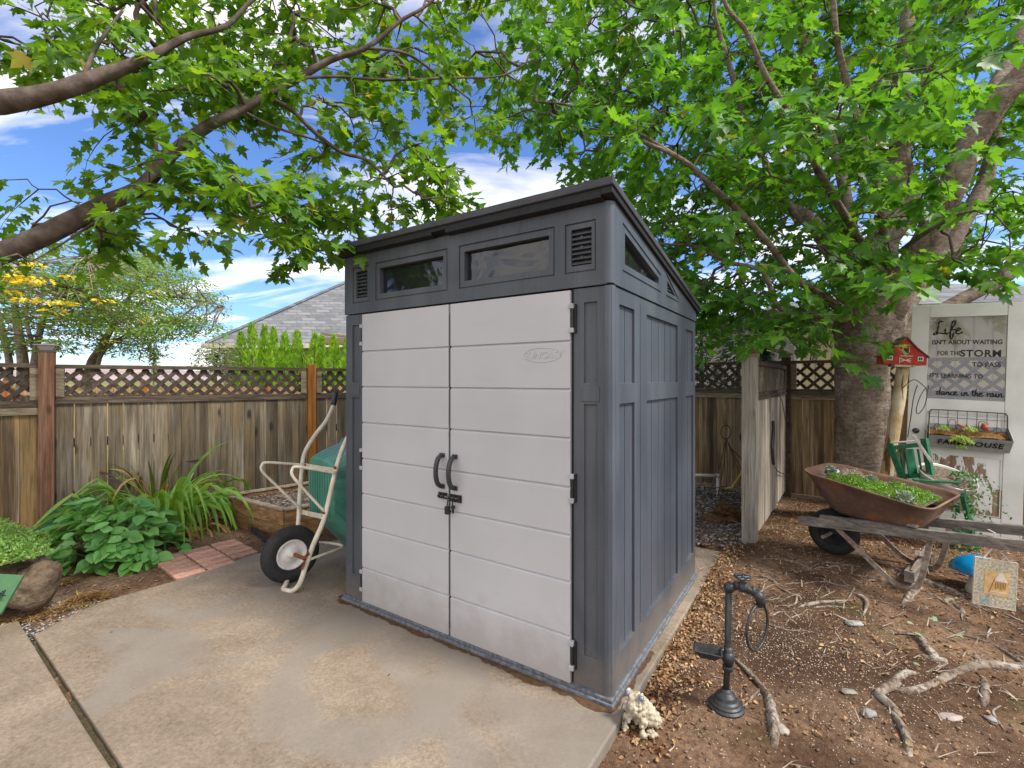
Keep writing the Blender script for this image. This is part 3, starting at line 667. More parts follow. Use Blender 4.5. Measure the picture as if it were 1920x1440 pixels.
# back fence
B0 = Vector((3.46, 5.92)); dB = Vector((.81, -.586)).normalized()
def FB(s): v = B0 + dB * s; return (v.x, v.y)
fence('back_fence', FB(-3.38), FB(3.3), 'brown board fence with dark lattice behind the big maple trunk and the old door',
      dict(zb=-.0, zl=1.275, zt=1.655, wood=WOODB, railed=True, kick=True, segs=[(0, 3.33), (3.43, 5.8), (5.85, 6.65)], lat=dict(pitch=.100, w=.036)), [(3.38, .10, -.05, 1.73, WOODD, copper_cap)])
SF0 = Vector((1.985, 3.93)); SF1 = B0 + Vector((-.06, -.06))
fence('divider_fence', (SF0.x, SF0.y), (SF1.x, SF1.y), 'short pale sunlit board fence jutting forward behind the capped post',
      dict(zb=.03, zl=1.27, zt=1.585, wood=WOODW, segs=[(.12, 2.42)], lat=dict(pitch=.075, w=.030, deg=68, both=False), trim=WOODG, latm=WOODG), [(.045, .112, -.08, 1.645, WOODP, copper_cap)])
# bolt in the capped post
# ------------------------------------------------------------------ raised bed
BX = [Vector((-2.86, 4.71, 0)), Vector((-2.03, 4.19, 0))]; bd = Vector((.70, .71, 0)).normalized() * 1.6
cn = [BX[0], BX[1], BX[1] + bd, BX[0] + bd]
PLW = M_wood('planter_wood', [(.13, .062, .025), (.29, .16, .07), (.46, .30, .15)], isl=.45, grain=(3, 3, 20), knots=True)
pl = empty('raised_bed', BX[1], 0, 'stained timber raised bed filled with bark against the lattice fence', 'planter')
o_ = BX[1]
mb = MB()
for i in range(4):
    a = cn[i] - o_; b_ = cn[(i + 1) % 4] - o_
    for z0, z1 in ((-.05, .118), (.121, .252)):
        mb.bar(a + Vector((0, 0, (z0 + z1) / 2)), b_ + Vector((0, 0, (z0 + z1) / 2)), .038, z1 - z0)
mb.build('bed_wall', PLW, pl, bevel=.003)
mb = MB()
for i in range(4): mb.bar(cn[i] - o_ + Vector((0, 0, .262)), cn[(i + 1) % 4] - o_ + Vector((0, 0, .262)), .062 + .001 * i, .016 + .0007 * i)
mb.build('cap_board', M_wood('cap_board', [(.22, .17, .12), (.38, .31, .24), (.5, .43, .34)], isl=.2), pl, bevel=.002)
BARK = M_simple('bark_soil', (.26, .20, .16), .95, .1, .35, 60, 1.0, .01, dark=(.035, .025, .018))
V = []; T = []; k_ = 30
for j in range(k_ + 1):
    for i in range(k_ + 1):
        p = (cn[0] * (1 - i / k_) + cn[1] * (i / k_)) * (1 - j / k_) + (cn[3] * (1 - i / k_) + cn[2] * (i / k_)) * (j / k_) - o_
        V.append((p.x, p.y, .205 + .02 * noise.noise(p * 4) + .012 * noise.noise(p * 23)))
T = [(j * (k_ + 1) + i, j * (k_ + 1) + i + 1, (j + 1) * (k_ + 1) + i + 1, (j + 1) * (k_ + 1) + i) for j in range(k_) for i in range(k_)]
np_mesh('soil', np.array(V), np.array(T), BARK, pl, True)
# bricks laid flush with the bed
BR = M_simple('paver_brick', (.46, .27, .20), .9, .15, .16, 25, .5, .004, dark=(.28, .17, .13)); 
bt = BR.node_tree; bn = NB(bt); bb = bt.nodes['Principled BSDF']
src = bb.inputs['Base Color'].links[0].from_socket; oi = bt.nodes.new('ShaderNodeObjectInfo')
bt.links.new(bn.mix(1.0, src, bn.ramp(oi.outputs['Random'], [(0, (.72, .70, .70)), (1, (1.35, 1.3, 1.28))]), 'MULTIPLY'), bb.inputs['Base Color'])
a0 = Vector((-2.875, 3.72)); ea = Vector((.775, -.63)).normalized(); eb = Vector((.67, .74)); eb = (eb - ea * eb.dot(ea)).normalized()
proto = None; ib = 0; BLAB = []
rows = ['first', 'second', 'third', 'fourth', 'fifth', 'sixth']; colsn = ['near', 'middle', 'far']
for c_ in range(3):
    for r_ in range(6):
        ctr = a0 + ea * (.052 + r_ * .104) + eb * (.105 + c_ * .208)
        if inside((ctr.x, ctr.y), SLAB) or (c_ == 2 and r_ > 5): continue
        if proto is None:
            mb = MB(); mb.box(-.0955, .0955, -.0415, .0415, -.05, 0); proto = mb.build('paver_brick', BR, bevel=.007); o = proto
        else: o = proto.copy(); COL.objects.link(o)
        o.location = (ctr.x, ctr.y, .004 + random.uniform(-.003, .003)); o.rotation_euler = (random.uniform(-.01, .01), random.uniform(-.01, .01), math.atan2(eb.y, eb.x) + random.uniform(-.012, .012))
        tag(o, 'pinkish paving brick, %s row from the left, in the %s column' % (['first', 'second', 'third', 'fourth', 'fifth', 'sixth'][r_], colsn[c_]), 'brick', 'pinkish paving bricks laid at the edge of the pad')
mb = MB()   # corrugated plastic lawn edging
q = [G(420, 972), G(455, 988), G(485, 1006), G(508, 1026)]
qq = smooth_path([tuple(v) for v in q], 40); prev = None
for i, v in enumerate(qq):
    v = Vector(v); nn = Vector((.6, .8, 0)) * (.012 * math.sin(i * 1.3)); cur = v + nn
    if prev is not None: mb.bar(prev + Vector((0, 0, .018)), cur + Vector((0, 0, .018)), .006, .075)
    prev = cur
tag(mb.build('lawn_edging', BLK_PL), 'black corrugated plastic edging in front of the raised bed', 'edging')
# ------------------------------------------------------------------ green wheelbarrow stood on its nose
CREAM = M_simple('cream_enamel', (.76, .69, .56), .38, .5, .06, 14, .15, .001, dark=(.50, .44, .36))
RUST = M_simple('rust', (.26, .09, .035), .9, .2, .25, 40, .5, .003, dark=(.10, .035, .02))
gw = empty('green_wheelbarrow', (-1.50, 3.25, 0), 0, 'upended green wheelbarrow with cream tube frame leaning beside the shed', 'wheelbarrow')
gwi = Matrix.Translation((1.50, -3.25, 0))
def wrap(mb): mb.v = [tuple(gwi @ Vector(v)) for v in mb.v]; return mb
mb = MB(); rr = .0165
near = [(531, 1105, 3.17, rr), (548, 1108, 3.14, rr), (562, 1094, 3.12, rr), (573, 1062, 3.12, rr), (588, 1020, 3.13, rr), (606, 978, 3.15, rr), (617, 935, 3.18, rr), (628, 888, 3.20, rr), (643, 840, 3.23, rr), (668, 790, 3.28, rr), (700, 735, 3.36, rr)]
farT = [(531, 1105, 3.17, rr), (540, 1085, 3.27, rr), (553, 1040, 3.42, rr), (559, 985, 3.55, rr), (562, 930, 3.6, rr), (566, 880, 3.62, rr), (571, 850, 3.63, rr), (588, 820, 3.65, rr), (611, 790, 3.67, rr), (622, 768, 3.7, rr), (627, 752, 3.72, rr)]
tube_px(mb, near, 10); tube_px(mb, farT, 10)
wrap(mb).build('frame', CREAM, gw, smooth=True)
mb = MB(); tube_px(mb, [(625, 760, 3.71, .022), (628, 745, 3.73, .022), (630, 734, 3.74, .021)], 10, 2); wrap(mb).build('grip', BLK_PL, gw, smooth=True)
for a_, b_ in ((P(572, 873, 3.60), P(631, 883, 3.20)), (P(566, 960, 3.58), P(611, 970, 3.17))): wrap(MB().bar(a_, b_, .006, .035)).build('cross_strap', CREAM, gw, bevel=.001)
for pts in ([(573, 872, 3.60), (535, 869, 3.50), (500, 867, 3.42), (491, 872, 3.4), (492, 884, 3.4), (520, 912, 3.46), (567, 958, 3.57)], [(631, 887, 3.19), (590, 880, 3.11), (556, 875, 3.04), (548, 880, 3.03), (549, 893, 3.03), (572, 920, 3.08), (611, 962, 3.16)]):
    mb = MB(); tube_px(mb, [p + (.0095,) for p in pts], 8); wrap(mb).build('leg', CREAM, gw, smooth=True)
mb = MB(); tube_px(mb, [(578, 1050, 3.12, .009), (605, 1040, 3.22, .009), (638, 1028, 3.38, .009), (641, 1023, 3.42, .009), (630, 1020, 3.46, .009), (604, 1017, 3.5, .009), (585, 1020, 3.5, .009)], 8); wrap(mb).build('brace', CREAM, gw, smooth=True)
for p in ((573, 872, 3.585), (628, 877, 3.185), (575, 960, 3.565), (606, 968, 3.155), (571, 955, 3.57), (540, 874, 3.5), (608, 962, 3.15)): wrap(MB().sphere(P(*p), .011, 6, 4)).build('bolt', RUST, gw)
mb = MB(); mb.tube([P(553, 1040, 3.2), P(572, 1048, 3.12)], .013, 8); mb.bar(P(566, 1068, 3.095), P(577, 1034, 3.105), .03, .01); mb.bar(P(568, 1046, 3.09), P(578, 1040, 3.09), .045, .012)
wrap(mb).build('bracket', RUST, gw)
nl = Vector((.70, -.714, 0)); wc = Vector((-1.556, 3.30, .197)) + gwi.translation
Mw = Matrix.Translation(wc) @ nl.to_track_quat('Z', 'Y').to_matrix().to_4x4()
TYRE = M_simple('rubber', (.032, .031, .031), .75, .3, .2, 50, .3, .002, dark=(.018, .018, .018))
RW = .193
prof = []
for i in range(25):
    a = 2 * math.pi * i / 24; prof.append((.150 + .043 * math.cos(a), .043 * math.sin(a)))
def torus(mb, R0, r0, M, n=48, m=20, grooves=True, sq=1.0):
    vs = []; fs = []
    for i in range(n):
        A = 2 * math.pi * i / n
        for k in range(m):
            a = 2 * math.pi * k / m; r = r0 * (1 + (.0 if not grooves else (.035 if (k % 2 and math.cos(a) > .2) else 0)))
            vs.append(M @ Vector(((R0 + r * math.cos(a)) * math.cos(A), (R0 + r * math.cos(a)) * math.sin(A), r * sq * math.sin(a))))
    for i in range(n):
        for k in range(m): i2 = (i + 1) % n; k2 = (k + 1) % m; fs.append((i * m + k, i2 * m + k, i2 * m + k2, i * m + k2))
    mb.add(vs, fs)
wh = None
mb = MB(); torus(mb, .146, .049, Mw); tyre = mb.build('wheel', TYRE, gw, smooth=True)
mb = MB(); mb.lathe([(.02, -.03), (.085, -.025), (.098, -.035), (.104, -.03), (.104, .03), (.098, .036), (.092, .032), (.086, .022), (.060, .018), (.052, .024), (.03, .030), (.018, .034), (.016, .055)], 36, Mw)
mb.build('rim', M_simple('white_rim', (.74, .73, .72), .35, .5, .08, 20, .1, .001, dark=(.6, .5, .42)), tyre, smooth='auto')
# tub
m, t, b = nodes('green_poly', .42, .4); n = NB(t)
t.links.new(n.ramp(n.noise(3, 5, .6), [(.35, (.05, .19, .135)), (.6, (.09, .28, .215)), (.75, (.22, .40, .33))]), b.inputs['Base Color']); n.bump(b, n.noise(80, 4), .15, .002); GREENP = m
cz = Vector((-1.405, 3.43, 0)); lat_ = Vector((.72, -.69, 0)).normalized(); dep = Vector((.69, .72, 0)).normalized()
secs = [(.0, .195, .42, .83), (.012, .21, .40, .85), (.10, .24, .30, .88), (.2, .27, .19, .905), (.30, .30, .085, .925), (.305, .325, .065, .95), (.32, .325, .065, .95), (.322, .30, .09, .925), (.10, .22, .33, .86), (.03, .18, .43, .79)]
def rrect(hw, z0, z1, rad, n_=6):
    out = []
    for cx_, cz_, a0_ in ((hw - rad, z1 - rad, 0), (-hw + rad, z1 - rad, 90), (-hw + rad, z0 + rad, 180), (hw - rad, z0 + rad, 270)):
        for i in range(n_): a = R(a0_ + 90 * i / (n_ - 1)); out.append((cx_ + rad * math.cos(a), cz_ + rad * math.sin(a)))
    return out
mb = MB(); vs = []; fs = []; nn = 0
for dd, hw, z0, z1 in secs:
    pr = []
    base_ = rrect(hw, z0, z1, .09)
    for i in range(len(base_)):      # ribs along the sides
        p = base_[i]; q = base_[(i + 1) % len(base_)]; L_ = math.hypot(q[0] - p[0], q[1] - p[1]); kk = 12 if L_ > .1 else 1
        for j in range(kk):
            f_ = j / kk; x_ = p[0] + (q[0] - p[0]) * f_; z_ = p[1] + (q[1] - p[1]) * f_; s_ = 1 - (.022 if (kk > 1 and j % 3 == 1 and .0 < dd < .29) else 0)
            pr.append((x_ * s_, (z_ - (z0 + z1) / 2) * s_ + (z0 + z1) / 2))
    nn = len(pr)
    for x_, z_ in pr: vs.append(cz + lat_ * x_ + dep * dd + Vector((0, 0, z_)))
for i in range(len(secs) - 1):
    for k in range(nn): k2 = (k + 1) % nn; fs.append((i * nn + k, i * nn + k2, (i + 1) * nn + k2, (i + 1) * nn + k))
fs.append(tuple(range(nn))); fs.append(tuple(reversed(range((len(secs) - 1) * nn, len(secs) * nn))))
mb.add(vs, fs)
for k in range(-4, 5):       # ribs under the pan
    mb.bar(cz + lat_ * (k * .04) - dep * .001 + Vector((0, 0, .43)), cz + lat_ * (k * .04) - dep * .001 + Vector((0, 0, .79)), .012, .008, up=dep)
wrap(mb).build('tub', GREENP, gw, smooth=False)
# ------------------------------------------------------------------ rusty barrow used as a planter
O = Vector((2.155, 3.48)); bdv = Vector((.58, -.815)); bnv = Vector((.815, .58))
rb = empty('rusty_wheelbarrow', (O.x, O.y, .08), 0, 'rusty steel wheelbarrow on grey timber handles planted with stonecrop', 'wheelbarrow')
def BL(A, L, z): v = O + bdv * A + bnv * L; return Vector((v.x, v.y, z))
rbi = Matrix.Translation((-O.x, -O.y, -.08))
def wr(mb): mb.v = [tuple(rbi @ Vector(v)) for v in mb.v]; return mb
m, t, b = nodes('rusty_steel', .82, .25); n = NB(t)
c = n.ramp(n.noise(3.0, 6, .65), [(.3, (.085, .05, .036)), (.5, (.15, .09, .065)), (.68, (.24, .15, .11))])
c = n.mix(n.ramp(n.noise(5.5, 5, .6), [(.56, 0.), (.68, .75)]), c, (.30, .125, .045))
c = n.mix(n.ramp(n.noise(40, 4, .6), [(.64, 0.), (.72, .6)]), c, (.32, .29, .26))
t.links.new(c, b.inputs['Base Color']); n.bump(b, n.noise(60, 5, .7), .5, .003); RSTEEL = m
GRT = M_wood('grey_handle', [(.10, .088, .075), (.20, .18, .155), (.33, .30, .265)], isl=.15, grain=(4, 4, 24), knots=False)
def rim_pt(u, v, ins=0.0, z=None):
    """u 0..1 front to rear, v -1..1 across"""
    wl = .62 + .10 * u
    A = .00 + u * .74; L = .265 + v * (wl / 2 - ins); return A, L, .755 - .115 * u
def tray_ring(scale_w, u0, u1, dz0, dz1, rf, rr_, n_=8, drop=0.0):
    out = []
    pts = []
    # outline in (A,L): front narrow rounded, rear wider
    A0_, A1_ = u0, u1; wf = .30 * scale_w; wr_ = .365 * scale_w
    for (ca, cl, a0_, rad, ww) in ((A1_, 1, 0, rr_, wr_), (A0_, 1, 90, rf, wf), (A0_, -1, 180, rf, wf), (A1_, -1, 270, rr_, wr_)):
        ccx = ca - rad if ca == A1_ else ca + rad; ccy = cl * (ww - rad)
        for i in range(n_): a = R(a0_ + 90 * i / (n_ - 1)); pts.append((ccx + rad * math.cos(a), ccy + rad * math.sin(a)))
    dense = []
    for i in range(len(pts)):
        p = pts[i]; q = pts[(i + 1) % len(pts)]; kk = max(1, int(math.hypot(q[0] - p[0], q[1] - p[1]) / .06))
        for j in range(kk): dense.append((p[0] + (q[0] - p[0]) * j / kk, p[1] + (q[1] - p[1]) * j / kk))
    return dense
def tray_v(ring, z0, z1, Lc=.265):
    vs = []
    for A, L in ring:
        u = A / .74; vs.append(BL(A, Lc + L, z0 + (z1 - z0) * u))
    return vs
N_ = None
layers = [(.66, .17, .62, .48, .435), (.70, .14, .645, .50, .445), (.80, .08, .68, .58, .50), (.97, .0, .735, .735, .625), (1.0, -.012, .745, .752, .640), (1.025, -.022, .757, .750, .638), (1.02, -.020, .752, .742, .630), (.965, .008, .73, .72, .615), (.80, .09, .675, .60, .53)]
base_ring = tray_ring(1, 0, .74, 0, 0, .13, .10); mb = MB(); vs = []; fs = []; nn = len(base_ring)
for sw, a0_, a1_, z0, z1 in layers:
    ring = [((A / .74) * (a1_ - a0_) + a0_, L * sw) for A, L in base_ring]
    vs += [BL(A, .265 + L, z0 + (z1 - z0) * min(1.05, max(-.05, A / .74)) + .002 * noise.noise(Vector((A * 9, L * 9, 0)))) for A, L in ring]
for i in range(len(layers) - 1):
    for k in range(nn): k2 = (k + 1) % nn; fs.append((i * nn + k, i * nn + k2, (i + 1) * nn + k2, (i + 1) * nn + k))
fs.append(tuple(reversed(range(nn))))
mb.add(vs, fs); wr(mb).build('tray', RSTEEL, rb, smooth=True)
mb = MB(); ring = [((A / .74) * .60 + .075, L * .83) for A, L in base_ring]; vs = [BL(A, .265 + L, .715 - .118 * (A / .74)) for A, L in ring]; mb.add(vs + [BL(.37, .265, .665)], [(i, (i + 1) % nn, nn) for i in range(nn)])
soil = wr(mb).build('soil', BARK, rb)
for L0, L1, zA, zB, A0_ in ((0.0, -.03, .375, .515, -.02), (.45, .50, .375, .50, .08)):
    mb = MB(); mb.bar(BL(A0_, L0, zA), BL(1.75, L1, zA + (zB - zA) * 1.75 / 1.12), .042, .062); wr(mb).build('handle', GRT, rb, bevel=.004)
# wedge, straps, legs
mb = MB(); mb.bar(BL(.12, .0, .43), BL(.62, .0, .47), .04, .035); mb.bar(BL(.12, .46, .43), BL(.62, .47, .47), .04, .035); mb.bar(BL(.64, -.03, .505), BL(.66, .5, .51), .05, .02); wr(mb).build('wedge', GRT, rb, bevel=.003)
OLD = M_simple('old_painted_steel', (.34, .29, .24), .7, .3, .3, 30, .4, .002, dark=(.13, .065, .04))
mb = MB()
for L in (.02, .46):
    gA = BL(.585, L, 0); zg = gz(gA.x, gA.y) + .012
    q = [BL(.20, L, .385), BL(.30, L, .30), BL(.46, L, .16), BL(.54, L, zg + .01), BL(.60, L, zg), BL(.66, L, zg + .03), BL(.70, L, .3), BL(.72, L, .44)]
    qq = smooth_path([tuple(v) for v in q], 4)
    for i in range(len(qq) - 1): mb.bar(qq[i], qq[i + 1], .012, .030, up=Vector((bdv.x, bdv.y, .3)))
mb.bar(BL(.63, .02, .20), BL(.63, .46, .33), .012, .03, up=Vector((0, 0, 1))); mb.bar(BL(.64, .46, .20), BL(.64, .02, .33), .012, .03)
wr(mb).build('leg', OLD, rb)
mb = MB(); mb.bar(BL(.62, .0, .17), BL(.60, .48, .19), .05, .07); wr(mb).build('stretcher', GRT, rb, bevel=.003)
for L in (.03, .20, .33): wr(MB().bar(BL(.12, L, .40), BL(.12, L, .27), .006, .05)).build('bracket', OLD, rb)
wr(MB().bar(BL(.02, .03, .38), BL(.02, .03, .56), .006, .028)).build('strut', OLD, rb); wr(MB().tube([BL(.12, .03, .28), BL(.12, .36, .28)], .012, 8)).build('axle', OLD, rb)
ax = Vector((bnv.x, bnv.y, 0)); wcc = BL(.12, .22, .285) + rbi.translation
Mr = Matrix.Translation(wcc) @ ax.to_track_quat('Z', 'Y').to_matrix().to_4x4()
mb = MB(); torus(mb, .122, .046, Mr); ty = mb.build('wheel', TYRE, rb, smooth=True)
mb = MB(); mb.lathe([(.02, -.045), (.03, -.02), (.085, -.022), (.096, -.04), (.1, -.03), (.1, .03), (.096, .04), (.085, .022), (.03, .02), (.02, .045)], 28, Mr); mb.v = [tuple(wcc + (Vector(v) - wcc) * .9) for v in mb.v]; mb.build('rim', LIP, ty, smooth='auto')
# plants in the tray
def tray_z(A): return .69 - .118 * (A / .74)
SED = M_leaf('stonecrop_green', (.06, .16, .02), (.12, .28, .03), (.24, .42, .06), .25)
SED2 = M_leaf('stonecrop_blue', (.10, .17, .12), (.20, .29, .22), (.36, .42, .34), .1)
def tuft(name, cells, mat, label, size=.016, npos=900, hgt=.03, cat='plant', parent=None, group=None, seed=1, tm=LEAFLET):
    rg = np.random.default_rng(seed); pos = []; tip = []; nr = []; sz = []
    for _ in range(npos):
        c_ = cells[rg.integers(len(cells))]; ctr, r_, hh = c_
        a = rg.uniform(0, 6.28); q = r_ * math.sqrt(rg.uniform(0, 1)); h = hh * (1 - (q / r_) ** 2) * rg.uniform(.3, 1)
        pos.append((ctr.x + q * math.cos(a), ctr.y + q * math.sin(a), ctr.z + h)); v = rg.normal(0, 1, 3); v[2] = abs(v[2]) * .9 + .2; tip.append(v); nr.append(rg.normal(0, 1, 3) + (0, 0, 1)); sz.append(size * rg.uniform(.6, 1.3))
    o = leaves(name, pos, tip, nr, sz, tm, mat, parent)
    return tag(o, label, cat, group)
cells = [(BL(rnd_a, rnd_l + .265, tray_z(rnd_a) + .02), .075, .055) for rnd_a, rnd_l in ((.17, -.13), (.22, .02), (.30, -.15), (.30, .1), (.38, -.18), (.38, 0), (.42, -.08), (.45, .15), (.5, -.2), (.52, -.02), (.55, .12), (.6, -.15), (.6, 0), (.62, .1), (.33, -.05), (.25, -.08))]
tuft('stonecrop', cells, SED, 'bright green mossy stonecrop filling the rusty tray', .019, 5200, seed=3)
for i, (A, L, r_, lb) in enumerate(((.33, .02, .05, 'blue green rosette houseleek in the middle of the rusty tray'), (.575, -.18, .055, 'grey green domed houseleek at the near edge of the rusty tray'), (.10, -.04, .035, 'pale blue houseleek at the front tip of the rusty tray'))):
    tuft('houseleek', [(BL(A, .265 + L, tray_z(A) + .035), r_, .06)], SED2, lb, .026, 260, seed=20 + i)
tuft('stonecrop', [(BL(.16, .265 + .08, tray_z(.16) + .03), .07, .05), (BL(.2, .265 + .14, tray_z(.2) + .03), .05, .05)], M_leaf('pink_stonecrop', (.30, .20, .18), (.5, .38, .36), (.66, .58, .55), .1), 'pinkish white stonecrop clump at the far front of the rusty tray', .018, 500, seed=33)
for (A, L, s_, cc, lb) in ((.12, -.05 + .05, .03, (.62, .62, .66), 'small white ornament stone among the stonecrop in the rusty tray'),):
    mb = MB(); mb.sphere((0, 0, 0), s_, 10, 7, wob=.5, sc=(1, 1, .8)); o = mb.build('ornament_stone', M_simple('white_stone', cc, .6, .3, .1, 30), smooth=True); o.location = BL(A, .265 + L, tray_z(A) + .05); tag(o, lb, 'stone')
# ------------------------------------------------------------------ old white door leaning on the back fence
eD = Vector((.81, -.586, 0)).normalized(); DO = Vector((3.70, 4.28, .0)); DO = DO - eD * .105; DO.z = .025
door_e = empty('old_door', DO, 0, 'old white panelled door with lettered glass leaning against the back fence', 'door')
door_e.rotation_euler = (Matrix.Rotation(math.atan2(eD.y, eD.x), 4, 'Z') @ Matrix.Rotation(R(-4.5), 4, 'X') @ Matrix.Rotation(R(2.2), 4, 'Y')).to_euler()
MDOOR = Matrix.Translation(DO) @ door_e.rotation_euler.to_matrix().to_4x4()
m, t, b = nodes('white_paint', .5, .3); n = NB(t)
c = n.ramp(n.noise(3, 5), [(.35, (.60, .62, .58)), (.65, (.74, .75, .72))])
c = n.mix(n.ramp(n.noise(30, 4, .7), [(.68, 0.), (.76, .7)]), c, (.36, .28, .2)); t.links.new(c, b.inputs['Base Color']); n.bump(b, n.noise(50, 4), .12, .002); WP = m
m, t, b = nodes('peeling_paint', .7, .25); n = NB(t)
v = n.coords((11, 11, 3.0)); f1 = n.noise(1, 7, .68, v, .4)
sepz = t.nodes.new('ShaderNodeSeparateXYZ'); t.links.new(n.tc.outputs['Object'], sepz.inputs[0])
up = n.math('MULTIPLY', n.math('SUBTRACT', .62, sepz.outputs[2]), .27); lx = n.math('MULTIPLY', n.math('SUBTRACT', .40, sepz.outputs[0]), .16)
f2 = n.math('ADD', n.math('ADD', f1, up), lx)
c = n.mix(n.ramp(f2, [(.505, 0.), (.515, 1.)]), (.76, .76, .74), n.ramp(n.noise(1, 6, .6, n.coords((40, 40, 2))), [(.3, (.16, .10, .06)), (.7, (.36, .26, .17))]))
t.links.new(c, b.inputs['Base Color']); n.bump(b, n.ramp(f2, [(.505, 1.), (.52, 0.)]), .8, .003); PEEL = m
DW, DH = .76, 2.10
mb = MB(); mb.box(0, .125, 0, .035, 0, DH); mb.box(.635, DW, 0, .035, 0, DH); mb.build('stile', WP, door_e, bevel=.002)
mb = MB()
for z0, z1 in ((0, .24), (.735, .80), (1.11, 1.235), (1.985, DH)): mb.box(.127, .633, .001, .034, z0, z1)
mb.build('cross_rail', WP, door_e, bevel=.002)
mb = MB(); mb.box(.126, .634, .009, .022, .241, 1.109); mb.build('lower_panel', PEEL, door_e)
mb = MB()
for a_ in (.133, .621): mb.box(a_, a_ + .006, -.0, .008, .245, 1.105)
for z in (.245, 1.098): mb.box(.141, .62, .0, .008, z, z + .006)
mb.build('moulding', WP, door_e)
m, t, b = nodes('door_glass', .04, .5); b.inputs['Base Color'].default_value = (.62, .64, .68, 1); b.inputs['Transmission Weight'].default_value = .85; b.inputs['IOR'].default_value = 1.45
n = NB(t); n.bump(b, n.noise(4, 2), .1, .01); GL = m
mb = MB(); mb.box(.127, .633, .014, .018, 1.236, 1.984); mb.build('glass', GL, door_e)
INK = M_simple('black_vinyl', (.012, .012, .016), .5, .3, .1, 20, 0)
def T(body, size, x, z, **k): return text('lettering', body, size, INK, door_e, Matrix.Translation((x, .0115, z)), **k)
T("ISN'T ABOUT WAITING", .056, .38, 1.735, sx=.78, bold=.0012); T('FOR THE', .056, .27, 1.635, sx=.72, bold=.0008); T('STORM', .084, .475, 1.625, sx=.90, bold=.0021, space=1.1)
T('TO PASS', .056, .515, 1.535, sx=.85, bold=.001); T("IT'S LEARNING TO", .052, .32, 1.430, sx=.82, bold=.001)
# brush script for two of the lines
GLY = {'L': ([[(.55, .95), (.35, 1.0), (.3, .6), (.25, .2), (.05, .05), (.1, -.05), (.35, .08), (.7, .0)]], .62), 'i': ([[(.1, .42), (.08, .12), (.16, 0), (.34, .12)], [(.13, .62), (.14, .64)]], .3),
 'f': ([[(.05, .25), (.3, .7), (.34, .98), (.2, .95), (.12, .5), (.08, -.3), (.2, -.35), (.26, .1)], [(.0, .3), (.34, .34)]], .36), 'e': ([[(.02, .2), (.28, .34), (.2, .45), (.05, .32), (.06, .06), (.22, 0), (.42, .14)]], .4),
 'd': ([[(.32, .4), (.1, .42), (.02, .16), (.14, 0), (.3, .2), (.4, .95), (.34, .2), (.4, .02), (.54, .12)]], .5), 'a': ([[(.32, .4), (.1, .42), (.02, .16), (.14, 0), (.3, .3), (.32, .4), (.3, .1), (.38, 0), (.5, .12)]], .46),
 'n': ([[(.0, .4), (.06, .38), (.06, 0), (.12, .3), (.25, .42), (.3, .3), (.3, .08), (.38, 0), (.5, .12)]], .46), 'c': ([[(.3, .36), (.16, .43), (.03, .25), (.08, .04), (.22, 0), (.38, .12)]], .34),
 't': ([[(.14, .8), (.1, .3), (.1, .08), (.2, 0), (.32, .1)], [(-.02, .5), (.3, .54)]], .3), 'h': ([[(.14, .95), (.06, .4), (.04, 0), (.12, .3), (.25, .42), (.3, .28), (.28, .08), (.36, 0), (.46, .12)]], .44), 'r': ([[(.0, .38), (.08, .42), (.06, 0), (.1, .3), (.24, .42), (.3, .34)]], .32), ' ': ([], .3)}
def script(body, x, z, s, r_, slope=0.0):
    mb = MB(); x0 = x
    for ch in body:
        st, adv = GLY[ch]
        for l_ in st:
            q = smooth_path([(x0 + a * s, .010, z + b_ * s + (x0 - x) * slope) for a, b_ in l_], 4); rr_ = [r_ * (.55 + .8 * abs(math.sin(i * .9))) for i in range(len(q))]
            mb.tube(q, rr_, 6, flat=1.0)
        x0 += adv * s
    o = mb.build('lettering', INK, door_e); return o
script('Life', .155, 1.83, .118, .0058); script('dance in the rain', .195, 1.275, .066, .0042)
mb = MB(); mb.lathe([(.026, 0), (.026, .008), (.016, .012), (.006, .02)], 16, Matrix.Translation((.062, -.0, .93)) @ Matrix.Rotation(R(90), 4, 'X')); mb.build('lock_plate', M_simple('tarnished', (.10, .10, .11), .4, .5, metal=.6), door_e)
# window box hung on the door
GALV = M_simple('galvanised', (.34, .37, .38), .5, .4, .14, 25, .2, .001, metal=.25)
wb = empty('window_box', MDOOR @ Vector((.15, -.003, .80)), 0, 'grey metal planter box lettered in black hanging on the white door', 'planter'); wb.rotation_euler = door_e.rotation_euler
WBW = .50
mb = MB()
mb.add([(0, -.003, 0), (WBW, -.003, 0), (WBW, -.10, 0), (0, -.10, 0), (0, -.003, .21), (WBW, -.003, .21), (WBW + .012, -.165, .105), (-.012, -.165, .105), (0, -.05, .21), (WBW, -.05, .21)],
       [(0, 1, 2, 3), (0, 1, 5, 4), (3, 2, 6, 7), (0, 3, 7, 8, 4), (1, 2, 6, 9, 5)])
o = mb.build('box', GALV, wb); sm = o.modifiers.new('s', 'SOLIDIFY'); sm.thickness = .003
fa = math.atan2(.065, .105)
Mf = Matrix.Translation((WBW / 2, -.1365, .034)) @ Matrix.Rotation(fa, 4, 'X')
text('lettering', 'FARMHOUSE', .066, INK, wb, Mf, extrude=.001, bold=.0016, shear=.12, sx=1.0, space=1.12)
WIRE = M_simple('dark_wire', (.045, .038, .035), .6, .4, .3, 60, .1, .001, dark=(.12, .05, .03))
mb = MB(); zt_ = .335
fr = smooth_path([(.0, -.012, .0), (.0, -.012, zt_ - .05), (.012, -.012, zt_ - .012), (.05, -.012, zt_), (WBW - .05, -.012, zt_), (WBW - .012, -.012, zt_ - .012), (WBW, -.012, zt_ - .05), (WBW, -.012, .0)], 4)
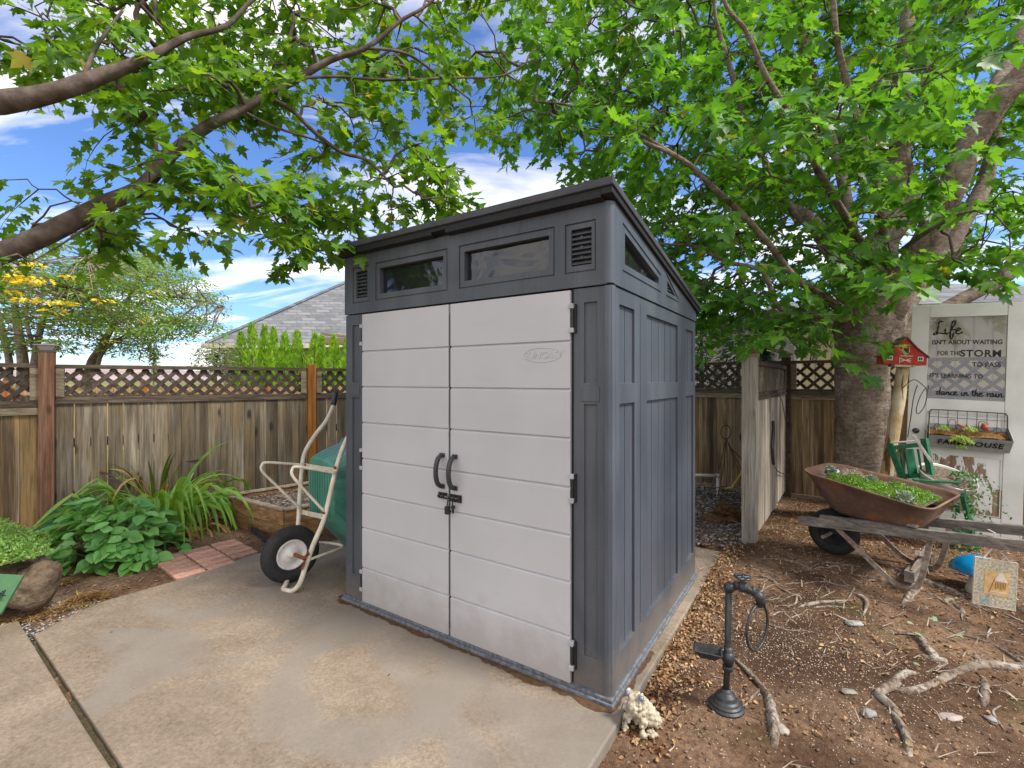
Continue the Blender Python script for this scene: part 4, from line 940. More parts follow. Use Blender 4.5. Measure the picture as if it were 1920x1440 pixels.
mb.tube(fr, .0042, 6); mb.tube([(0, -.012, .27), (WBW, -.012, .27)], .0022, 5)
for i in range(1, 8): mb.tube([(WBW * i / 8, -.014, .1), (WBW * i / 8, -.014, zt_)], .0022, 5)
for i in range(5):
    xc = .06 + i * .095; hh = .255 if i % 2 else .21
    mb.tube(smooth_path([(xc - .022, -.02, .12), (xc - .022, -.02, hh - .02), (xc, -.02, hh), (xc + .022, -.02, hh - .02), (xc + .022, -.02, .12)], 3), .0022, 5)
mb.build('wire_back', WIRE, wb)
COIR = M_simple('coir', (.30, .17, .075), .95, .1, .3, 45, 1.2, .012, dark=(.11, .055, .022))
mb = MB(); k_ = 20; vs = []; fs = []
for i in range(k_ + 1):
    for j in range(6):
        f_ = j / 5; x_ = -.008 + (WBW + .016) * i / k_; vs.append((x_, -.015 - .15 * f_, .175 - .062 * f_ + .022 * noise.noise(Vector((x_ * 22, f_ * 4, 2))) - .02 * math.sin(math.pi * f_)))
for i in range(k_):
    for j in range(5): fs.append((i * 6 + j, (i + 1) * 6 + j, (i + 1) * 6 + j + 1, i * 6 + j + 1))
mb.add(vs, fs); mb.build('coir_liner', COIR, wb, smooth=True)
def local_cells(Mx, lst): return [(Mx @ Vector(c_), r_, h_) for c_, r_, h_ in lst]
MWB = Matrix.Translation(MDOOR @ Vector((.15, -.003, .80))) @ door_e.rotation_euler.to_matrix().to_4x4()
PALEG = M_leaf('pale_green', (.16, .28, .06), (.30, .45, .12), (.45, .58, .22), .3)
tuft('trailing_sedum', local_cells(MWB, [((.20, -.18, .08), .045, .04), ((.16, -.18, .06), .04, .04), ((.235, -.18, .05), .045, .04), ((.2, -.18, .0), .035, .03)]), PALEG, 'pale green sedum trailing over the lettered front of the window box', .024, 420, seed=5)
tuft('sedum', local_cells(MWB, [((.09, -.12, .15), .04, .04)]), PALEG, 'pale green sedum tuft at the left end of the window box', .022, 160, seed=6)
tuft('sedum', local_cells(MWB, [((.26, -.10, .16), .045, .04)]), PALEG, 'yellowish sedum tuft in the middle of the window box soil', .022, 160, seed=7)
TERRA = M_simple('terracotta_red', (.45, .12, .07), .7, .3, .25, 60, .4, .002)
mb = MB(); mb.sphere((0, 0, 0), .026, 10, 7, wob=.5); mb.sphere((-.018, -.01, .024), .015, 8, 6, wob=.3); mb.add([(.01, 0, .02), (.04, 0, .035), (.02, .01, -.01)], [(0, 1, 2)])
o = mb.build('ornament_bird', TERRA, smooth=True); o.location = MWB @ Vector((.355, -.06, .205)); tag(o, 'larger red clay bird ornament at the right of the window box', 'ornament')
mb = MB(); mb.sphere((0, 0, 0), .014, 9, 6, sc=(2, .9, .9)); mb.sphere((-.03, 0, .012), .011, 8, 6); mb.bar((.02, 0, 0), (.055, 0, -.008), .012, .006)
o = mb.build('ornament_bird', TERRA, smooth=True); o.location = MWB @ Vector((.215, -.07, .20)); tag(o, 'slim red clay bird ornament in the middle of the window box', 'ornament')
# ------------------------------------------------------------------ birdhouse on a split log
LOG = M_simple('split_log', (.52, .44, .30), .85, .2, .14, 6, .7, .008, dark=(.34, .21, .09))
ln_ = LOG.node_tree; bb = ln_.nodes['Principled BSDF']; nb = NB(ln_)
src = bb.inputs['Base Color'].links[0].from_socket
ln_.links.new(nb.mix(nb.ramp(nb.noise(1, 6, .6, nb.coords((17, 17, .55)), .5), [(.55, 0.), (.58, .95)]), src, (.10, .055, .025)), bb.inputs['Base Color'])
mb = MB(); q = [P(1652, 960, 4.12), P(1662, 890, 4.15), P(1676, 800, 4.18), P(1692, 700, 4.2), P(1696, 682, 4.2)]
mb.tube(smooth_path([tuple(v) for v in q], 5), [x_ * .56 for x_ in [.10, .098, .096, .095, .092, .09, .088, .088, .086, .084, .084, .082, .08, .08, .08, .08, .082]], 9, wob=.22, flat=1.0, seed=4)
tag(mb.build('log_post', LOG, smooth=True), 'split pale log standing beside the maple trunk with the birdhouse on top', 'post')
BH = P(1689, 684, 4.16)
bh = empty('birdhouse', BH, 0, 'red barn shaped birdhouse on top of the pale log post', 'birdhouse'); bh.rotation_euler = (0, R(3), math.atan2(-.25, 1)); bh.scale = (.74, .74, .90)
REDP = M_simple('red_paint', (.42, .035, .012), .6, .3, .22, 22, .3, .002, dark=(.20, .018, .01))
WHT = M_simple('white_trim', (.72, .66, .58), .6, .3, .1, 30, 0)
prof = [(-.215, 0), (.215, 0), (.215, .085), (.105, .155), (.0, .255), (-.105, .155), (-.215, .085)]
mb = MB(); mb.prism([(p[0], p[1]) for p in prof], -.09, .09, Matrix.Rotation(R(90), 4, 'X')); mb.build('wall', REDP, bh, bevel=.002)
RFM = M_simple('barn_roof', (.20, .09, .075), .7, .3, .25, 30, .4, .002)
mb = MB(); tp = [(-.235, .072), (-.108, .16), (0, .262), (.108, .16), (.235, .072)]
for i in range(4): mb.bar((tp[i][0], 0, tp[i][1] + .004), (tp[i + 1][0], 0, tp[i + 1][1] + .004), .215, .010)
mb.build('roof', RFM, bh)
mb = MB(); mb.lathe([(.022, 0), (.022, .004)], 18, Matrix.Translation((0, -.0905, .135)) @ Matrix.Rotation(R(90), 4, 'X')); mb.build('entrance_hole', LIP, bh)
mb = MB()
for p_, q_ in (((-.055, .022), (.055, .062)), ((-.055, .062), (.055, .022)), ((-.055, .042), (.055, .042)), ((-.06, .082), (.07, .084)), ((-.033, .12), (-.033, .175)), ((.033, .12), (.033, .175)), ((-.06, .012), (-.06, .07))): mb.bar((p_[0], -.093, p_[1]), (q_[0], -.093, q_[1]), .004, .0045, up=Vector((0, 0, 1)) if abs(p_[0] - q_[0]) > .01 else Vector((1, 0, 0)))
mb.build('door_trim', WHT, bh)
for xc in (-.16, .15):
    mb = MB(); mb.box(xc - .028, xc + .028, -.094, -.0905, .038, .080); mb.cur = 1; mb.box(xc - .018, xc - .003, -.0965, -.0941, .046, .074); mb.box(xc + .003, xc + .018, -.0965, -.0941, .046, .074); mb.build('window', [WHT, LIP], bh)
mb = MB(); mb.box(-.10, .11, -.08, .08, -.022, -.001); mb.build('perch_board', LOG, bh)
# loop of wire hanging on the log
mb = MB(); tube_px(mb, [(1690, 730, 4.1, .004), (1712, 712, 4.05, .004), (1730, 722, 4.0, .004), (1738, 735, 3.98, .004), (1734, 760, 3.98, .004), (1722, 776, 3.98, .004), (1718, 768, 3.98, .004), (1726, 742, 3.98, .004), (1741, 722, 4, .004), (1738, 738, 4, .004)], 6)
tube_px(mb, [(1720, 722, 4.05, .004), (1713, 745, 4.06, .004), (1708, 780, 4.08, .004), (1702, 820, 4.1, .004)], 6)
tag(mb.build('wire_loop', WIRE), 'dark looped wire hanging between the log post and the white door', 'wire')
# ------------------------------------------------------------------ green folding chair and potted ivy
GRN = M_simple('green_gloss_paint', (.015, .16, .07), .4, .4, .15, 24, .15, .001, dark=(.012, .09, .04)); CRM = M_simple('chipped_white', (.60, .60, .55), .6, .3, .12, 30, .2, .002, dark=(.38, .34, .28))
ch = empty('folding_chair', G(1745, 985), 0, 'green and white wooden folding chair behind the rusty wheelbarrow', 'chair'); chi = Matrix.Translation(-ch.location)
def wc_(mb): mb.v = [tuple(chi @ Vector(v)) for v in mb.v]; return mb
Zc = 3.98; CB = Vector((.9, -.42, 0)).normalized()
mb = MB(); mb.bar(P(1668, 832, 4.02), P(1696, 905, 3.92), .03, .045); mb.bar(P(1733, 822, 3.86), P(1748, 905, 3.8), .03, .045); wc_(mb).build('back_post', GRN, ch, bevel=.002)
mb = MB(); mb.bar(P(1672, 840, 4.01), P(1737, 832, 3.86), .03, .035); mb.bar(P(1696, 893, 3.95), P(1745, 890, 3.8), .03, .035); wc_(mb).build('back_rail', GRN, ch, bevel=.002)
for a_ in (1688, 1704, 1721):
    mb = MB(); mb.bar(P(a_, 842, 3.98 - (a_ - 1688) * .003), P(a_ + 8, 892, 3.95 - (a_ - 1688) * .003), .012, .012 if a_ != 1704 else .075, up=Vector((1, 0, 0))); wc_(mb).build('back_slat', GRN, ch, bevel=.002)
mb = MB(); mb.bar(P(1712, 816, 3.80), P(1746, 866, 3.74), .03, .02); mb.bar(P(1671, 830, 4.0), P(1720, 827, 3.88), .035, .012); wc_(mb).build('top_rail', CRM, ch, bevel=.002)
mb = MB(); 
for i in range(5): mb.bar(P(1712, 900, 4.05 - i * .07), P(1800, 905, 3.9 - i * .07), .055, .014)
wc_(mb).build('seat', GRN, ch, bevel=.002)
for (a_, b_, z0, c_, d_, z1) in ((1806, 928, 3.62, 1830, 1035, 3.70), (1745, 915, 3.95, 1730, 1020, 4.05), (1790, 905, 4.05, 1800, 985, 4.2)):
    mb = MB(); mb.bar(P(a_, b_, z0), P(c_, d_, z1), .028, .045); wc_(mb).build('leg', GRN, ch, bevel=.002)
for (a_, b_, z0, c_, d_, z1) in ((1775, 975, 3.75, 1790, 1055, 3.85), (1787, 975, 3.7, 1800, 1054, 3.8)):
    mb = MB(); mb.bar(P(a_, b_, z0), P(c_, d_, z1), .026, .04); wc_(mb).build('leg', CRM, ch, bevel=.002)
mb = MB(); mb.bar(P(1785, 992, 3.68), P(1826, 1000, 3.68), .02, .03); wc_(mb).build('stretcher', GRN, ch)
pc = P(1777, 893, 3.78); pot = empty('pot', pc, 0, 'white enamel bucket of soil and ivy tipped forward on the green chair', 'pot'); pot.rotation_euler = (R(24), R(4), 0)
ENAM = M_simple('enamel', (.62, .62, .58), .35, .5, .08, 14, .1)
mb = MB(); mb.lathe([(.12, -.20), (.185, -.01), (.191, 0.0), (.188, .005), (.183, .0), (.18, -.02)], 36, squash=1.0); mb.build('bucket', ENAM, pot, smooth=True)
mb = MB(); mb.lathe([(.181, -.014), (.10, -.004), (.001, .002)], 30); mb.build('soil', BARK, pot)
IVY = M_leaf('ivy_green', (.012, .05, .015), (.035, .12, .03), (.13, .26, .08), .2, extra=(.5, .55, .35))
rg = np.random.default_rng(8); pos = []; tip = []; nr = []
for s_ in range(34):
    p = pc + Vector((rg.uniform(-.02, .16), rg.uniform(-.12, .1), .02)); v = Vector((rg.uniform(.0, .7), rg.uniform(-.7, .1), .3)) * .035
    for k in range(int(rg.integers(4, 13))):
        p = p + v * .8; v.z -= .012; v += Vector(rg.normal(0, .006, 3)); pos.append(tuple(p)); tip.append((v.x + rg.normal(0, .04), v.y + rg.normal(0, .04), -.03 + rg.normal(0, .02))); nr.append((rg.normal(0, .4), -1 + rg.normal(0, .4), .8))
for s_ in range(9):     # trails hanging down beside the chair leg
    p = P(1808 + rg.uniform(-12, 16), 905, 3.62 + rg.uniform(-.05, .06))
    for k in range(int(rg.integers(14, 26))):
        p = p + Vector((rg.normal(0, .012), rg.normal(0, .01), -.024)); pos.append(tuple(p)); tip.append((rg.normal(0, 1), rg.normal(0, .4), -.6)); nr.append((rg.normal(0, .3), -1, .5))
for s_ in range(240):
    p = P(1790 + rg.uniform(-26, 45), rg.uniform(1000, 1050), 3.75 + rg.uniform(-.1, .1)); pos.append(tuple(p)); tip.append(tuple(rg.normal(0, 1, 3))); nr.append((rg.normal(0, .4), -1, .8))
tag(leaves('ivy', pos, tip, nr, rg.uniform(.018, .036, len(pos)), OVATE, IVY), 'dark variegated ivy spilling from the white bucket down the chair leg', 'ivy')
# ------------------------------------------------------------------ blue mushroom and small hanging picture
mu = empty('garden_mushroom', P(1826, 1112, 2.95), 0, 'blue toadstool ornament with white spots under the barrow handles', 'ornament'); mu.scale = (.84, .84, .9); BLU = M_simple('blue_glaze', (.0, .22, .48), .18, .6, .1, 6, .05)
mb = MB(); mb.lathe([(.165, 0.0), (.172, .012), (.165, .045), (.14, .085), (.10, .118), (.05, .14), (.001, .148)], 32, Matrix.Translation((.035, 0, .115)) @ Matrix.Rotation(R(14), 4, 'Y')); mb.build('cap', BLU, mu, smooth=True)
mb = MB(); mb.lathe([(.075, -.03), (.07, .03), (.05, .09), (.045, .14)], 20, Matrix.Translation((.03, 0, 0))); mb.build('stem', M_simple('mushroom_stem', (.55, .50, .42), .6, .3), mu, smooth=True)
capM = Matrix.Translation((.035, 0, .115)) @ Matrix.Rotation(R(14), 4, 'Y')
for a_, zz, rr_, s_ in ((R(-112), .075, .148, .017), (R(-60), .11, .112, .028), (R(-150), .10, .12, .012)):
    mb = MB(); c_ = capM @ Vector((rr_ * math.cos(a_), rr_ * math.sin(a_), zz)); nrm_ = (capM.to_3x3() @ Vector((math.cos(a_), math.sin(a_), .9))).normalized()
    mb.lathe([(s_, -.004), (s_, .002), (s_ * .6, .005)], 14, Matrix.Translation(c_) @ nrm_.to_track_quat('Z', 'Y').to_matrix().to_4x4()); mb.build('spot', WHT, mu)
sc_ = P(1866, 1094, 2.60); pic = empty('hanging_picture', sc_, 0, 'speckled gold and blue picture tile hanging from the barrow handle', 'picture')
pic.scale = (.86, .86, .86); pic.rotation_euler = (Matrix.Rotation(math.atan2(-.35, 1), 4, 'Z') @ Matrix.Rotation(R(-4), 4, 'X') @ Matrix.Rotation(R(4.5), 4, 'Y')).to_euler()
m, t, b = nodes('speckled_print', .45, .4); n = NB(t)
c = n.ramp(n.noise(80, 4, .75), [(.36, (.10, .20, .24)), (.44, (.35, .32, .22)), (.54, (.50, .44, .32)), (.66, (.70, .64, .50))])
c = n.mix(n.ramp(n.noise(12, 3), [(.58, 0.), (.66, .6)]), c, (.06, .26, .36))
t.links.new(c, b.inputs['Base Color']); SPK = m
mb = MB(); mb.box(-.105, .105, 0, .012, -.148, .148); mb.build('tile', SPK, pic, bevel=.001)
mb = MB(); 
for x0, x1, z0, z1 in ((-.108, -.1055, -.15, .15), (.1055, .108, -.15, .15), (-.108, .108, -.151, -.1485), (-.108, .108, .1485, .151)): mb.box(x0, x1, -.001, .013, z0, z1)
mb.build('edge', WHT, pic)
mb = MB(); mb.box(-.055, .068, -.0015, 0.0005, -.075, .075); mb.build('gold_field', M_simple('gold_wash', (.56, .33, .10), .5, .3, .2, 26, 0, dark=(.66, .50, .28)), pic)
mb = MB(); mb.add([(-.005, -.003, .02), (.062, -.003, .015), (.035, -.003, .07), (.018, -.003, .072)], [(0, 1, 2, 3)]); mb.build('house_roof', WHT, pic)
mb = MB(); 
for i in range(7): mb.box(.0 + i * .008, .003 + i * .008, -.003, -.0018, -.035 + .004 * (i % 3), .012)
mb.bar((-.03, -.0025, -.06), (-.005, -.0025, .03), .002, .003, up=Vector((1, 0, 0))); mb.build('house_wall', M_simple('ink_brown', (.22, .13, .05), .7), pic)
mb = MB(); mb.box(-.03, .05, -.003, -.0018, -.055, -.052); mb.box(-.035, .04, -.003, -.0018, -.066, -.064); mb.build('ground_line', WHT, pic)
mb = MB()
RIB = M_simple('ribbon', (.45, .38, .33), .8, .1)
pm = Matrix.Translation(sc_) @ pic.rotation_euler.to_matrix().to_4x4() @ Matrix.Scale(.86, 4); hp = BL(.985, .0, .555)
for x_, top in ((-.07, 0), (.07, .03)):
    a_ = pm @ Vector((x_, -.003, .145)); mb.bar(a_, hp + Vector((top * .5 - .01, -.03, -.08)), .010, .0015, up=Vector((0, -1, 0))); 
mb.bar(hp + Vector((-.012, -.031, -.08)), hp + Vector((.0, -.029, .0)), .010, .002, up=Vector((0, -1, 0))); mb.bar(hp + Vector((0, -.028, 0)), hp + Vector((.02, .03, .002)), .010, .002)
mb.v = [tuple(pm.inverted() @ Vector(v)) for v in mb.v]; mb.build('ribbon', RIB, pic)
# ------------------------------------------------------------------ pipe ornament with ring
IRON = M_simple('dark_iron', (.045, .048, .052), .5, .5, .25, 45, .4, .002, metal=.3, dark=(.02, .02, .022)); IRON.node_tree.nodes['Principled BSDF'].inputs['Roughness'].default_value = .48
Zs = 2.06; bs = G(1361, 1325); sp_ = empty('tap_stand', bs, 0, 'black iron pipe towel stand shaped like a tap in the dirt', 'garden ornament')
Zs = bs.y; ppm = F / Zs
def L2(px, py, dy=0.0): v = P(px, py, Zs + dy); return v - bs
mb = MB(); mb.lathe([(.076, 0), (.076, .008), (.066, .014), (.066, .020), (.058, .026), (.054, .034), (.046, .040), (.040, .055), (.026, .068), (.022, .075), (.016, .082)], 32); mb.build('foot', IRON, sp_, bevel=.0015)
mb = MB(); mb.tube([L2(1361, 1308), L2(1364, 1240), L2(1366, 1112)], .0135, 14); mb.tube([L2(1365, 1247), L2(1365, 1212)], [.02, .017], 14); mb.sphere(L2(1365, 1232), .030, 16, 10)
mb.lathe([(.018, -.012), (.021, -.010), (.021, .008), (.017, .012)], 14, Matrix.Translation(L2(1364, 1252)))
mb.build('column', IRON, sp_, smooth=True)
mb = MB(); q = smooth_path([tuple(L2(1366, 1114)), tuple(L2(1366, 1103)), tuple(L2(1374, 1098)), tuple(L2(1392, 1102, -.02)), tuple(L2(1410, 1108, -.04)), tuple(L2(1422, 1118, -.05)), tuple(L2(1426, 1134, -.055))], 4)
mb.tube(q, .0135, 12); mb.sphere(L2(1367, 1102), .024, 12, 8)
for (a_, b_, dy, r_) in ((1380, 1098, -.01, .02), (1402, 1106, -.03, .019), (1412, 1109, -.04, .021)): mb.sphere(L2(a_, b_, dy), r_, 12, 8, sc=(.6, .9, 1))
mb.tube([L2(1415, 1110, -.045), L2(1425, 1120, -.052), L2(1427, 1136, -.055)], [.02, .022, .019], 12)
mb.sphere(L2(1393, 1100, -.02), .025, 12, 8); mb.tube([L2(1393, 1100, -.02), L2(1393, 1084, -.02)], [.014, .009], 10)
mb.build('spout', IRON, sp_, smooth=True)
mb = MB(); hc = L2(1393, 1082, -.02)
for i in range(6):
    a = i * math.pi / 3; mb.tube([hc, hc + Vector((.028 * math.cos(a), .028 * math.sin(a), .0))], .004, 6)
mb.tube([hc + Vector(((.03 + .004 * math.cos(5 * a)) * math.cos(a), (.03 + .004 * math.cos(5 * a)) * math.sin(a), 0)) for a in np.linspace(0, 2 * math.pi, 31)], .0055, 6, cap=False); mb.sphere(hc, .009, 8, 6); mb.build('tap_handle', IRON, sp_)
rc_ = L2(1420, 1176, -.055); mb = MB(); ra_ = Matrix.Rotation(R(36), 4, 'Z') @ Matrix.Rotation(R(6), 4, 'Y')
mb.tube([rc_ + (ra_ @ Vector((.090 * math.cos(a), 0, .096 * math.sin(a)))) for a in np.linspace(0, 2 * math.pi, 41)], .0058, 8, cap=False); mb.tube([L2(1427, 1136, -.055), rc_ + Vector((.003, 0, .094))], .010, 8); mb.build('ring', IRON, sp_, smooth=True)
mb = MB(); tc_ = L2(1327, 1222, -.02)
def fru(a, za, c2, zb): 
    Mt = Matrix.Translation(tc_) @ Matrix.Rotation(R(-24), 4, 'Z')
    vs = [Mt @ Vector((x * s_[0], y * s_[1], z)) for s_, z in (((a, a * .72), za), ((c2, c2 * .72), zb)) for x, y in ((-1, -1), (1, -1), (1, 1), (-1, 1))]
    mb.add(vs, [(0, 4, 5, 1), (1, 5, 6, 2), (2, 6, 7, 3), (3, 7, 4, 0)]); return vs
fru(.030, -.022, .058, .012); fru(.027, -.018, .054, .014); fru(.054, .0145, .060, .012)
vs_ = fru(.030, -.022, .004, -.0215); mb.tube([tc_ + Vector((.04, -.01, 0)), L2(1358, 1234)], .008, 8); mb.build('dish', IRON, sp_)
# ------------------------------------------------------------------ pebbled frog
SHELL = M_simple('shell_cream', (.50, .44, .33), .6, .35, .12, 70, .3, .002, dark=(.22, .18, .12))
fg = G(1200, 1362); fr_ = empty('garden_frog', fg, 0, 'cream frog ornament covered in shells at the pad corner', 'ornament'); fr_.rotation_euler = (0, 0, R(-35)); fr_.scale = (1.12, 1.12, 1.12)
mb = MB()
for (x, y, z), r_ in (((0, .01, .052), .052), ((0, -.02, .085), .042), ((0, -.042, .115), .034), ((.045, .018, .036), .033), ((-.045, .018, .036), .033), ((.055, -.03, .012), .018), ((-.055, -.03, .012), .018), ((.03, -.048, .05), .018), ((-.03, -.048, .05), .018), ((.034, -.062, .02), .016), ((-.034, -.062, .02), .016), ((.022, -.046, .145), .015), ((-.022, -.046, .145), .015), ((0, -.066, .108), .022)): mb.sphere((x, y, z), r_, 14, 10)
body = mb.build('body', SHELL, fr_, smooth=True)
rm = body.modifiers.new('remesh', 'REMESH'); rm.mode = 'VOXEL'; rm.voxel_size = .0035; rm.use_smooth_shade = True
dm = body.modifiers.new('disp', 'DISPLACE'); tx = bpy.data.textures.new('shells', 'VORONOI'); tx.noise_scale = .019; dm.texture = tx; dm.strength = -.016; dm.mid_level = .35
for sx in (-1, 1):
    mb = MB(); mb.sphere((sx * .026, -.059, .148), .0095, 10, 7); mb.build('eye', M_simple('eye_blue', (.16, .19, .26), .2, .6), fr_, smooth=True)
# ------------------------------------------------------------------ divider fence cable, PVC, basket
mb = MB(); dsf = (SF1 - SF0).normalized(); nrm = Vector((dsf.y, -dsf.x))
def DF(px, z=None, py=None, off=.035):
    k = (px - CX) / F; s_ = (k * SF0.y - SF0.x) / (dsf.x - k * dsf.y); p = SF0 + dsf * s_ + nrm * off; return Vector((p.x, p.y, H + (CY - py) / F * p.y))
mb.tube(smooth_path([tuple(DF(a, py=b_)) for a, b_ in ((1442, 790), (1443, 810), (1441, 840), (1443, 870))], 4), .016, 8, flat=1.0, wob=.2)
mb.tube(smooth_path([tuple(DF(a, py=b_)) for a, b_ in ((1443, 868), (1450, 882), (1462, 888), (1474, 887))], 4), .005, 6)
mb.tube(smooth_path([tuple(DF(a, py=b_, off=.05)) for a, b_ in ((1443, 735), (1456, 750), (1464, 790), (1472, 830), (1483, 870), (1485, 885))], 4), .004, 6)
tag(mb.build('cable', BLK_PL), 'black cable and sleeve hanging down the pale divider fence', 'cable')
PVC = M_simple('white_pvc', (.70, .68, .62), .4, .4, .05, 10, .05)
mb = MB(); z_ = 5.3; mb.tube([P(1296, 891, z_), P(1345, 892, z_)], .018, 10); mb.tube([P(1346, 889, z_), P(1346.5, 940, z_)], .018, 10); mb.sphere(P(1345.5, 892, z_), .027, 10, 8)
tag(mb.build('water_pipe', PVC, smooth=True), 'white plastic elbow pipe rising from the gravel behind the shed', 'pipe')
mb = MB(); bc = P(1372, 930, 4.75); bc.z = -.0
for i in range(5):
    a0_ = .10 + .03 * i; zz = .02 + .035 * i
    mb.tube([Vector((bc.x + a0_ * math.cos(a) * 1.15, bc.y + a0_ * math.sin(a), .12 + zz + .01 * math.sin(3 * a + i))) for a in np.linspace(0, 6.283, 25)], .004, 5, cap=False)
for a in (-.5, .4, 1.4, 2.6, 3.6): mb.tube(smooth_path([(bc.x + .2 * math.cos(a), bc.y + .2 * math.sin(a), .27), (bc.x - .02 + .09 * math.cos(a), bc.y + .09 * math.sin(a), .55), (bc.x - .06, bc.y, .83)], 4), .004, 5)
mb.tube([Vector((bc.x - .06 + .05 * math.cos(a), bc.y, .89 + .07 * math.sin(a))) for a in np.linspace(0, 6.283, 21)], .005, 5, cap=False)
mb.tube([Vector((bc.x - .02, bc.y, .74)), Vector((bc.x + .2, bc.y - .05, .50))], .005, 5)
bk = mb.build('wire_basket', WIRE); tag(bk, 'rusty black wire hanging basket lying behind the capped post', 'basket')
mb = MB(); mb.sphere((bc.x, bc.y - .02, .03), .17, 18, 10, wob=.9, sc=(1.2, 1, .65), seed=5); tag(mb.build('coir_liner', COIR, smooth=True), 'torn brown coir basket liner lying on the gravel behind the post', 'coir liner')
mb = MB(); mb.tube([P(1372, 915, 4.6), P(1400, 872, 4.5)], .011, 8); mb.tube([P(1360, 916, 4.6), P(1374, 913, 4.6)], .009, 8); tag(mb.build('yellow_stick', M_simple('yellow_wood', (.62, .42, .10), .6)), 'yellow stick stuck through the wire basket', 'stick')
mb = MB(); mb.tube(smooth_path([tuple(P(a, b_, z_)) for a, b_, z_ in ((1296, 912, 4.9), (1312, 920, 4.8), (1325, 928, 4.7), (1330, 940, 4.6))], 4), .007, 6); tag(mb.build('hose', BLK_PL), 'black hose end lying on gravel behind the shed corner', 'hose')
mb = MB(); ct = DF(1407, py=1.0); v = P(1407.5, 938.5, 3.86); mb.lathe([(.016, 0), (.016, .006), (.008, .011)], 12, Matrix.Translation((SF0.x + .02, SF0.y - .057 - .04, .37)) @ Matrix.Rotation(R(90), 4, 'X'))
# ------------------------------------------------------------------ surface roots, stones, twigs
m, t, b = nodes('root_bark', .9, .15); n = NB(t)
c = n.ramp(n.noise(6, 6, .65), [(.3, (.13, .095, .07)), (.5, (.27, .22, .175)), (.68, (.46, .41, .355))])
c = n.mix(n.ramp(n.noise(34, 5, .7), [(.47, 0.), (.58, .85)]), c, (.085, .058, .04)); t.links.new(c, b.inputs['Base Color']); n1 = n.bump(None, n.noise(14, 6, .7, None, 1.0), 1.0, .012); n.bump(b, n.noise(60, 6, .75), .9, .004, n1); ROOT = m
def root(lines, label, name='tree_root', mat=ROOT, sink=.35):
    mb = MB()
    for l_ in lines:
        q = []; 
        for i, (a, b_, wpx) in enumerate(l_):
            g = G(a, b_); r_ = wpx * .6 / F * g.y / 2; q.append((g.x + RNG.normal(0, .3) * r_, g.y + RNG.normal(0, .3) * r_, g.z + r_ * (.62 - sink) - (r_ * 1.4 if i in (0, len(l_) - 1) else 0), r_))
        s_ = smooth_path(q, 5); mb.tube([v[:3] for v in s_], [max(.002, v[3]) for v in s_], 9, wob=.6, seed=a % 7)
    return tag(mb.build(name, mat, smooth=True), label, 'root')
root([[(1690, 1345, 26), (1672, 1330, 24), (1655, 1308, 26), (1664, 1292, 28), (1690, 1278, 24)], [(1635, 1300, 8), (1660, 1292, 22), (1700, 1268, 22), (1728, 1264, 10)], [(1680, 1290, 26), (1715, 1296, 24), (1745, 1284, 22), (1790, 1264, 22), (1840, 1250, 24), (1885, 1252, 26), (1940, 1240, 26)], [(1672, 1330, 24), (1695, 1375, 26), (1706, 1420, 28)]], 'long pale forked maple root snaking across the lower right dirt')
root([[(1714, 1185, 16), (1722, 1200, 26), (1745, 1228, 26), (1765, 1246, 20)], [(1722, 1226, 8), (1750, 1240, 22), (1775, 1244, 16), (1745, 1258, 8), (1722, 1265, 4)]], 'thick grey forked root stub above the long pale root')
root([[(1824, 1222, 10), (1832, 1235, 16), (1841, 1252, 14)], [(1846, 1262, 14), (1850, 1290, 22), (1848, 1315, 24), (1846, 1328, 12)]], 'short stub root crossing under the long pale root at the right')
root([[(1370, 1228, 5), (1388, 1245, 10), (1405, 1262, 14), (1420, 1280, 16), (1434, 1300, 22), (1446, 1330, 30), (1450, 1365, 32), (1448, 1400, 34)]], 'grey root running down past the tap stand to the bottom edge')
root([[(1422, 1047, 8), (1450, 1050, 10), (1490, 1056, 9), (1520, 1068, 9), (1540, 1076, 4)]], 'thin pale root right of the capped fence post')
root([[(1405, 1080, 5), (1430, 1082, 8), (1450, 1090, 8), (1458, 1098, 4)], [(1430, 1062, 7), (1428, 1072, 6), (1448, 1076, 7), (1462, 1084, 5)]], 'small tangle of pale roots behind the tap stand')
root([[(1344, 1080, 12), (1352, 1064, 10), (1360, 1062, 6)]], 'stubby pale root end nearest the pad edge behind the tap')
root([[(1300, 1148, 6), (1310, 1137, 16), (1318, 1150, 9), (1330, 1168, 4)]], 'small pale root claw beside the pad edge')
root([[(1495, 1138, 6), (1525, 1133, 12), (1560, 1128, 7), (1612, 1124, 4)], [(1520, 1138, 8), (1560, 1138, 6), (1600, 1140, 4)], [(1538, 1120, 4), (1568, 1106, 6)]], 'low pale roots lying side by side in the middle of the dirt')
root([[(1588, 1106, 6), (1605, 1115, 9), (1622, 1124, 11), (1624, 1138, 9), (1618, 1152, 4)]], 'curved pale root hooking downward in the middle of the dirt')
root([[(1765, 1140, 12), (1775, 1128, 14), (1783, 1122, 12), (1792, 1134, 14), (1803, 1146, 16), (1809, 1154, 10)]], 'arched grey root left of the hanging picture')
root([[(1696, 1132, 22), (1710, 1118, 24), (1722, 1104, 20), (1700, 1098, 8)]], 'flat dusty root hump in front of the barrow leg')
root([[(1540, 1068, 5), (1545, 1056, 10), (1580, 1060, 8), (1620, 1062, 5)], [(1600, 1085, 8), (1640, 1090, 14), (1670, 1098, 12)]], 'brown half buried roots under the rusty wheelbarrow')
root([[(1905, 1140, 18), (1940, 1150, 20), (1980, 1160, 20)]], 'pale root at the right edge below the hanging picture')
root([[(1850, 1190, 4), (1856, 1178, 6), (1850, 1170, 4)], [(1850, 1205, 3), (1853, 1190, 5), (1872, 1184, 3)]], 'tiny twisted root below the hanging picture')
